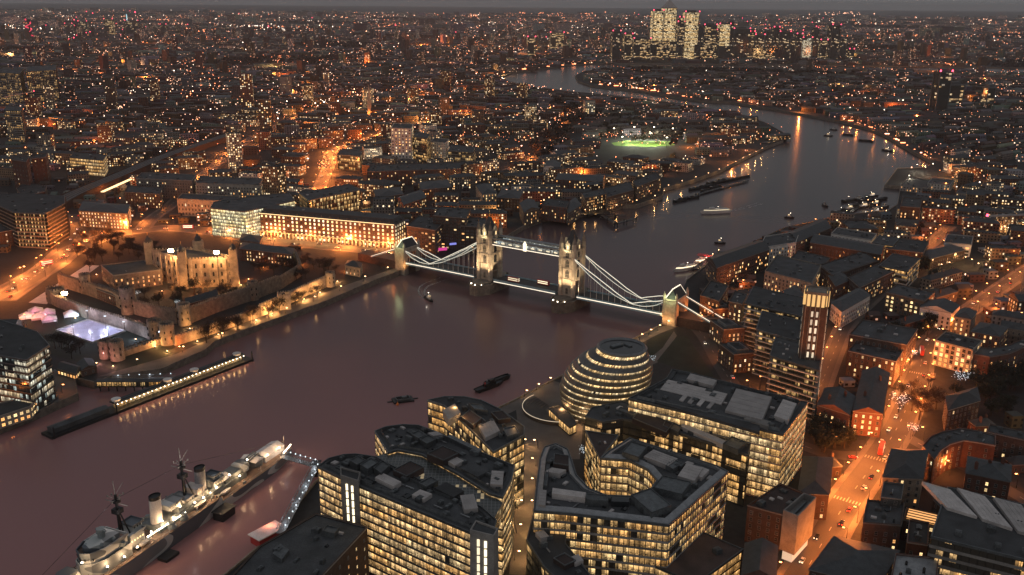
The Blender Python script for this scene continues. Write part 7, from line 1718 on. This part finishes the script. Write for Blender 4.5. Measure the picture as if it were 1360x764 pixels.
# ------------------------------------------------------------------ boats
def boat(px, py, L, rz, label, style='launch', lights=True, z=-4):
    p = at(px, py, z); o = thing({'launch': 'launch', 'barge': 'barge', 'clipper': 'river_bus', 'tug': 'tug'}[style], label, 'boat', (p.x, p.y, z), rz=rz); B = L*(.2 if style != 'barge' else .24); hh = L*.05+.7
    prof_ = [Vector((-L/2, -B*.42)), Vector((-L*.1, -B/2)), Vector((L*.25, -B*.46)), Vector((L/2, 0)), Vector((L*.25, B*.46)), Vector((-L*.1, B/2)), Vector((-L/2, B*.42))]
    if style == 'barge': prof_ = [Vector((-L/2, -B*.4)), Vector((-L*.42, -B/2)), Vector((L*.4, -B/2)), Vector((L/2, -B*.25)), Vector((L/2, B*.25)), Vector((L*.4, B/2)), Vector((-L*.42, B/2)), Vector((-L/2, B*.4))]
    m = MB(); low = [q*.86 for q in prof_]; m.loft(low, -.6, prof_, hh, 0, 1); m.ring(prof_, .18, hh-.02, hh+.5); lb(m, 'hull', [M['white' if style == 'clipper' else 'black'], M['flat']], o)
    if style == 'clipper':
        c = [Vector((q.x*.82-.02*L, q.y*.84)) for q in prof_]; m = MB(); m.loft(c, hh, [q*.95 for q in c], hh+2.6, 0, 0); lb(m, 'cabin', M['white'], o); m = MB(); m.ring(inset(c, -.06), .2, hh+1.0, hh+1.9); lb(m, 'window_band', M['lit_pale'], o); m = MB(); m.box(L*.12, 0, hh+2.6, L*.14, B*.5, 1.8); lb(m, 'wheelhouse', M['white'], o); m = MB(); m.bar((-L*.1, 0, hh+2.6), (-L*.13, 0, hh+6), .15); lb(m, 'mast', M['steel'], o)
    elif style == 'barge':
        m = MB(); m.ring(inset(prof_, .8), .3, hh, hh+1.0); m.box(0, 0, hh+.02, L*.5, B*.5, .5); lb(m, 'hatch_coaming', M['metal'], o); m = MB(); m.box(-L*.38, 0, hh, L*.12, B*.5, 1.7); lb(m, 'deckhouse', M['steel'], o); m = MB(); m.bar((L*.42, 0, hh), (L*.42, 0, hh+2), .2); m.bar((-L*.46, B*.2, hh), (-L*.46, B*.2, hh+1.4), .3); lb(m, 'bollards', M['metal'], o)
    else:
        m = MB(); c = rect(-L*.02, 0, L*.36, B*.56); m.prism(c, hh, hh+2.0, 0, 0); m.prism(rect(L*.05, 0, L*.16, B*.46), hh+2, hh+3.7, 0, 0); lb(m, 'wheelhouse', M['white' if style == 'launch' else 'metal'], o); m = MB(); m.ring(rect(L*.05, 0, L*.165, B*.475), .1, hh+2.5, hh+3.2); lb(m, 'window_band', M['lit' if lights else 'dark_glass'], o)
        m = MB(); m.bar((-L*.08, 0, hh+2), (-L*.08, 0, hh+5.2), .16); lb(m, 'mast', M['metal'], o); m = MB(); m.cone(-L*.18, 0, hh, .6, hh+3.2, .5, 8); lb(m, 'funnel', M['red' if style == 'tug' else 'metal'], o)
    if lights:
        m = MB(); m.cone(-L*.08, 0, hh+4.8, .2, hh+5.2, .2, 6); lb(m, 'masthead_lamp', M['bulb_white'], o); point_light(o, (0, -B*.8, hh+4), 260*(L/20)**2, (1, .85, .7), .3)
    return o
boat(950, 283, 40, R(195), 'white river bus under way in mid river before the bend', 'clipper'); boat(570, 399, 16, R(-60), 'pale blue lit launch turning just above the bridge', 'launch'); boat(651, 515, 26, R(45), 'dark tug with red funnel moored off the glass offices', 'tug', False); boat(661, 507, 22, R(45), 'black lighter lashed beyond the dark tug', 'barge', False)
boat(910, 359, 30, R(212), 'white catamaran berthed at the red lit landing stage', 'clipper'); boat(934, 349, 26, R(212), 'white passenger boat on the inner side of the landing stage', 'clipper')
boat(1100, 181, 18, R(150), 'brightly lit small boat in the upper reach'); boat(1107, 173, 16, R(150), 'dark small boat just beyond the brightly lit one', lights=False); boat(1126, 180, 22, R(140), 'dark barge moored near the far right bank', 'barge', False); boat(1150, 188, 28, R(150), 'pale barge hugging the far right bank', 'barge', False); boat(1178, 201, 24, R(120), 'lit boat at a mooring by the right bank bend'); boat(1095, 274, 15, R(100), 'little dark launch off the moored vessels', lights=False); boat(1048, 290, 12, R(170), 'small orange lit buoy boat in the right reach'); boat(956, 324, 12, R(170), 'small orange work boat off the white wharf')
bl = [(903, 268, 24), (912, 265, 28), (921, 264, 22), (924, 252, 26), (932, 250, 24), (940, 248, 28), (947, 244, 26), (956, 243, 30), (950, 250, 24), (963, 240, 28), (972, 240, 30), (980, 238, 22), (990, 236, 20), (938, 254, 22)]
for i, (px, py, L) in enumerate(bl): o = boat(px, py, L, R(38), 'x', 'barge', False); later(o, 'dark barge in the row', 'boat', at(px, py), 'barges moored in mid river')
bl = [(1118, 283, 24), (1128, 279, 26), (1136, 274, 24), (1147, 276, 28), (1128, 268, 26), (1140, 266, 24), (1152, 268, 26), (1163, 272, 22), (1170, 266, 26), (1158, 262, 22), (1125, 287, 20), (1175, 276, 20)]
for i, (px, py, L) in enumerate(bl): o = boat(px, py, L, R(20+8*(i % 3)), 'x', 'launch' if i % 2 else 'barge', i % 3 != 2); later(o, 'houseboat moored off the right bank', 'boat', at(px, py), 'boats moored off the right bank')
p = at(535, 532, -4); o = thing('mooring_raft', 'small square dark mooring raft alone in the river', 'raft', (p.x, p.y, -4), rz=.35); m = MB(); m.box(0, 0, -.5, 13, 8, 1.5); lb(m, 'pontoon', M['black'], o); m = MB(); m.ring(rect(0, 0, 9, 5.4), .4, 1, 2); m.box(1, 0, 1, 3, 2, 1.6); lb(m, 'hatch', M['plant'], o)
for q in (-8, 8): m = MB(); m.box(q, 0, -.4, 4, 1, .9); lb(m, 'boom', M['metal'], o)
M['orange_paint'] = mat('orange_paint', (.6, .18, .04), .5, .1)
p = at(528, 538, -4); m = MB(); m.cone(p.x, p.y, -4.2, .9, -3, .8, 10); m.cone(p.x, p.y, -3, .5, -1.6, .1, 8); tag(m.build('buoy', M['orange_paint'], base=(p.x, p.y, -4)), 'tiny orange buoy off the mooring raft corner', 'buoy')
# wakes: foam on the water
def wake(pts, w0, w1, label):
    P = smooth(atl(pts, -4), 5); m = MB(); rr = random.Random(4)
    for k in range(len(P)-1):
        d = (P[k+1]-P[k]).normalized(); n = Vector((-d.y, d.x)); f = k/len(P); w = w0+(w1-w0)*f
        for s in (-1, 1):
            for j in range(5):
                q = P[k].lerp(P[k+1], rr.random())+n*s*w*(.55+.45*rr.random()); L = rr.uniform(1.2, 3.4)*(1-f*.6); t_ = rr.uniform(.12, .3)*(1.2-f)
                m.face([(*(q-d*L-n*t_), -3.97), (*(q+d*L-n*t_*.4), -3.97), (*(q+d*L+n*t_*.4), -3.97), (*(q-d*L+n*t_), -3.97)])
    tag(m.build('wake_foam', M['wake']), label, 'wake', kind='stuff')
wake([(962, 281), (985, 277), (1010, 270)], 2, 5, 'foam wake trailing the white river bus'); wake([(566, 396), (560, 390), (562, 382), (572, 376), (590, 370)], 2, 6, 'curling foam wake of the blue lit launch')
# jetties
def jetty(label, pts, w, z=1.0, lamps=0, mt='metal'):
    P = atl(pts, 0); o = thing('jetty', label, 'jetty', (P[0].x, P[0].y, 0)); m = MB(); pl = MB()
    for a, b in zip(P[:-1], P[1:]):
        d = (b-a); n = Vector((-d.y, d.x)).normalized()*w/2; d = d.normalized()*w/2; m.prism([a-n-d, b-n+d, b+n+d, a+n-d], z-.6, z, 0, 0)
        for k in range(max(2, int((b-a).length/12))):
            q = a.lerp(b, k/max(1, int((b-a).length/12)-1) if int((b-a).length/12) > 1 else .5)
            for s in (-.8, .8): pl.cone(q.x+n.x*s, q.y+n.y*s, -7, .45, z+1.4, .45, 7)
    m.build('deck', M[mt], o); pl.build('piles', M['black'], o)
    for k in range(lamps):
        q = P[0].lerp(P[-1], (k+.5)/lamps); m = MB(); m.cone(q.x, q.y, z, .1, z+4, .08, 6); m.cone(q.x, q.y, z+4, .3, z+4.5, .2, 6, 1); m.build('lamp', [M['metal'], M['bulb']], o); point_light(o, (q.x-P[0].x, q.y-P[0].y-1, z+4), 900, WARM)
jetty('broad timber jetty platform before the square warehouse', [(756, 285), (798, 283)], 20, 1, 3); jetty('thin jetty arm reaching into the river with a dark end', [(800, 287), (818, 298), (843, 291)], 5); jetty('short jetty spur above the thin jetty arm', [(806, 288), (828, 287)], 4); jetty('lit landing stage where the white catamaran berths', [(925, 356), (958, 335)], 8, 0, 4); jetty('long pontoon walkway among the moored houseboats', [(1180, 284), (1120, 285), (1150, 266)], 5, -2, 5); jetty('far river jetty with a dark shed at the bend', [(1018, 190), (1046, 183)], 14, 1, 4); jetty('work pontoon along the barge row in mid river', [(926, 256), (992, 238)], 5, -2)
p = at(1034, 186); masonry('jetty_shed', 'dark long shed standing on the far river jetty', rect(p.x, p.y+4, 46, 12, .35), 9, 'metal', 'gable', 2.5, .5, occ=False, clutter=0)
p = at(937, 344); st = thing('landing_canopy', 'red lit canopy on the landing stage by the wharves', 'canopy', (p.x, p.y, 0)); m = MB(); m.box(p.x, p.y, 3.4, 16, 7, .4, -.6); m.build('roof', M['red'], st); m = MB()
for s in (-6, -2, 2, 6): m.bar((p.x+s*.82, p.y-s*.56, 0), (p.x+s*.82, p.y-s*.56, 3.4), .3)
m.build('posts', M['steel'], st); point_light(st, (0, -6, 6), 2600, (1, .3, .25)); point_light(st, (6, 2, 8), 1800, (1, .45, .3))
# riverside works on the right bank
for p3, h, wl, lb_ in [(((1196, 246), (1232, 250), (1206, 236)), 8, 'steel', 'low white roofed shed on the riverside works quay'), (((1232, 243), (1262, 246), (1238, 236)), 11, 'white', 'white columned shed behind the riverside works'), (((1196, 274), (1222, 276), (1200, 262)), 24, 'brick_brown', 'brown brick mill by the inlet with a lit stair'), (((1270, 256), (1308, 262), (1278, 246)), 8, 'concrete', 'long low shed at the lit works road')]:
    masonry('works_shed', lb_, quad3(*p3, h), h, wl, 'flat', lit=.4, clutter=3, occ=False, panes=['lit_orange', 'lit'])
finish_labels()
# ------------------------------------------------------------------ the dusk haze
m = MB(); m.box(0, 21050, -8.2, 92000, 43100, 290)
hz = bpy.data.materials.new('haze'); hz.use_nodes = True; n = hz.node_tree.nodes; n.clear()
pvn = n.new('ShaderNodeVolumePrincipled'); pvn.inputs['Color'].default_value = (.95, .93, .94, 1); pvn.inputs['Density'].default_value = 3.3e-5; pvn.inputs['Anisotropy'].default_value = .0
out = n.new('ShaderNodeOutputMaterial'); hz.node_tree.links.new(pvn.outputs[0], out.inputs['Volume'])
HAZE = m.build('haze', hz); HAZE['kind'] = 'stuff'; HAZE['label'] = 'thin grey dusk haze over the whole town'; HAZE['category'] = 'haze'; HAZE.display_type = 'BOUNDS'
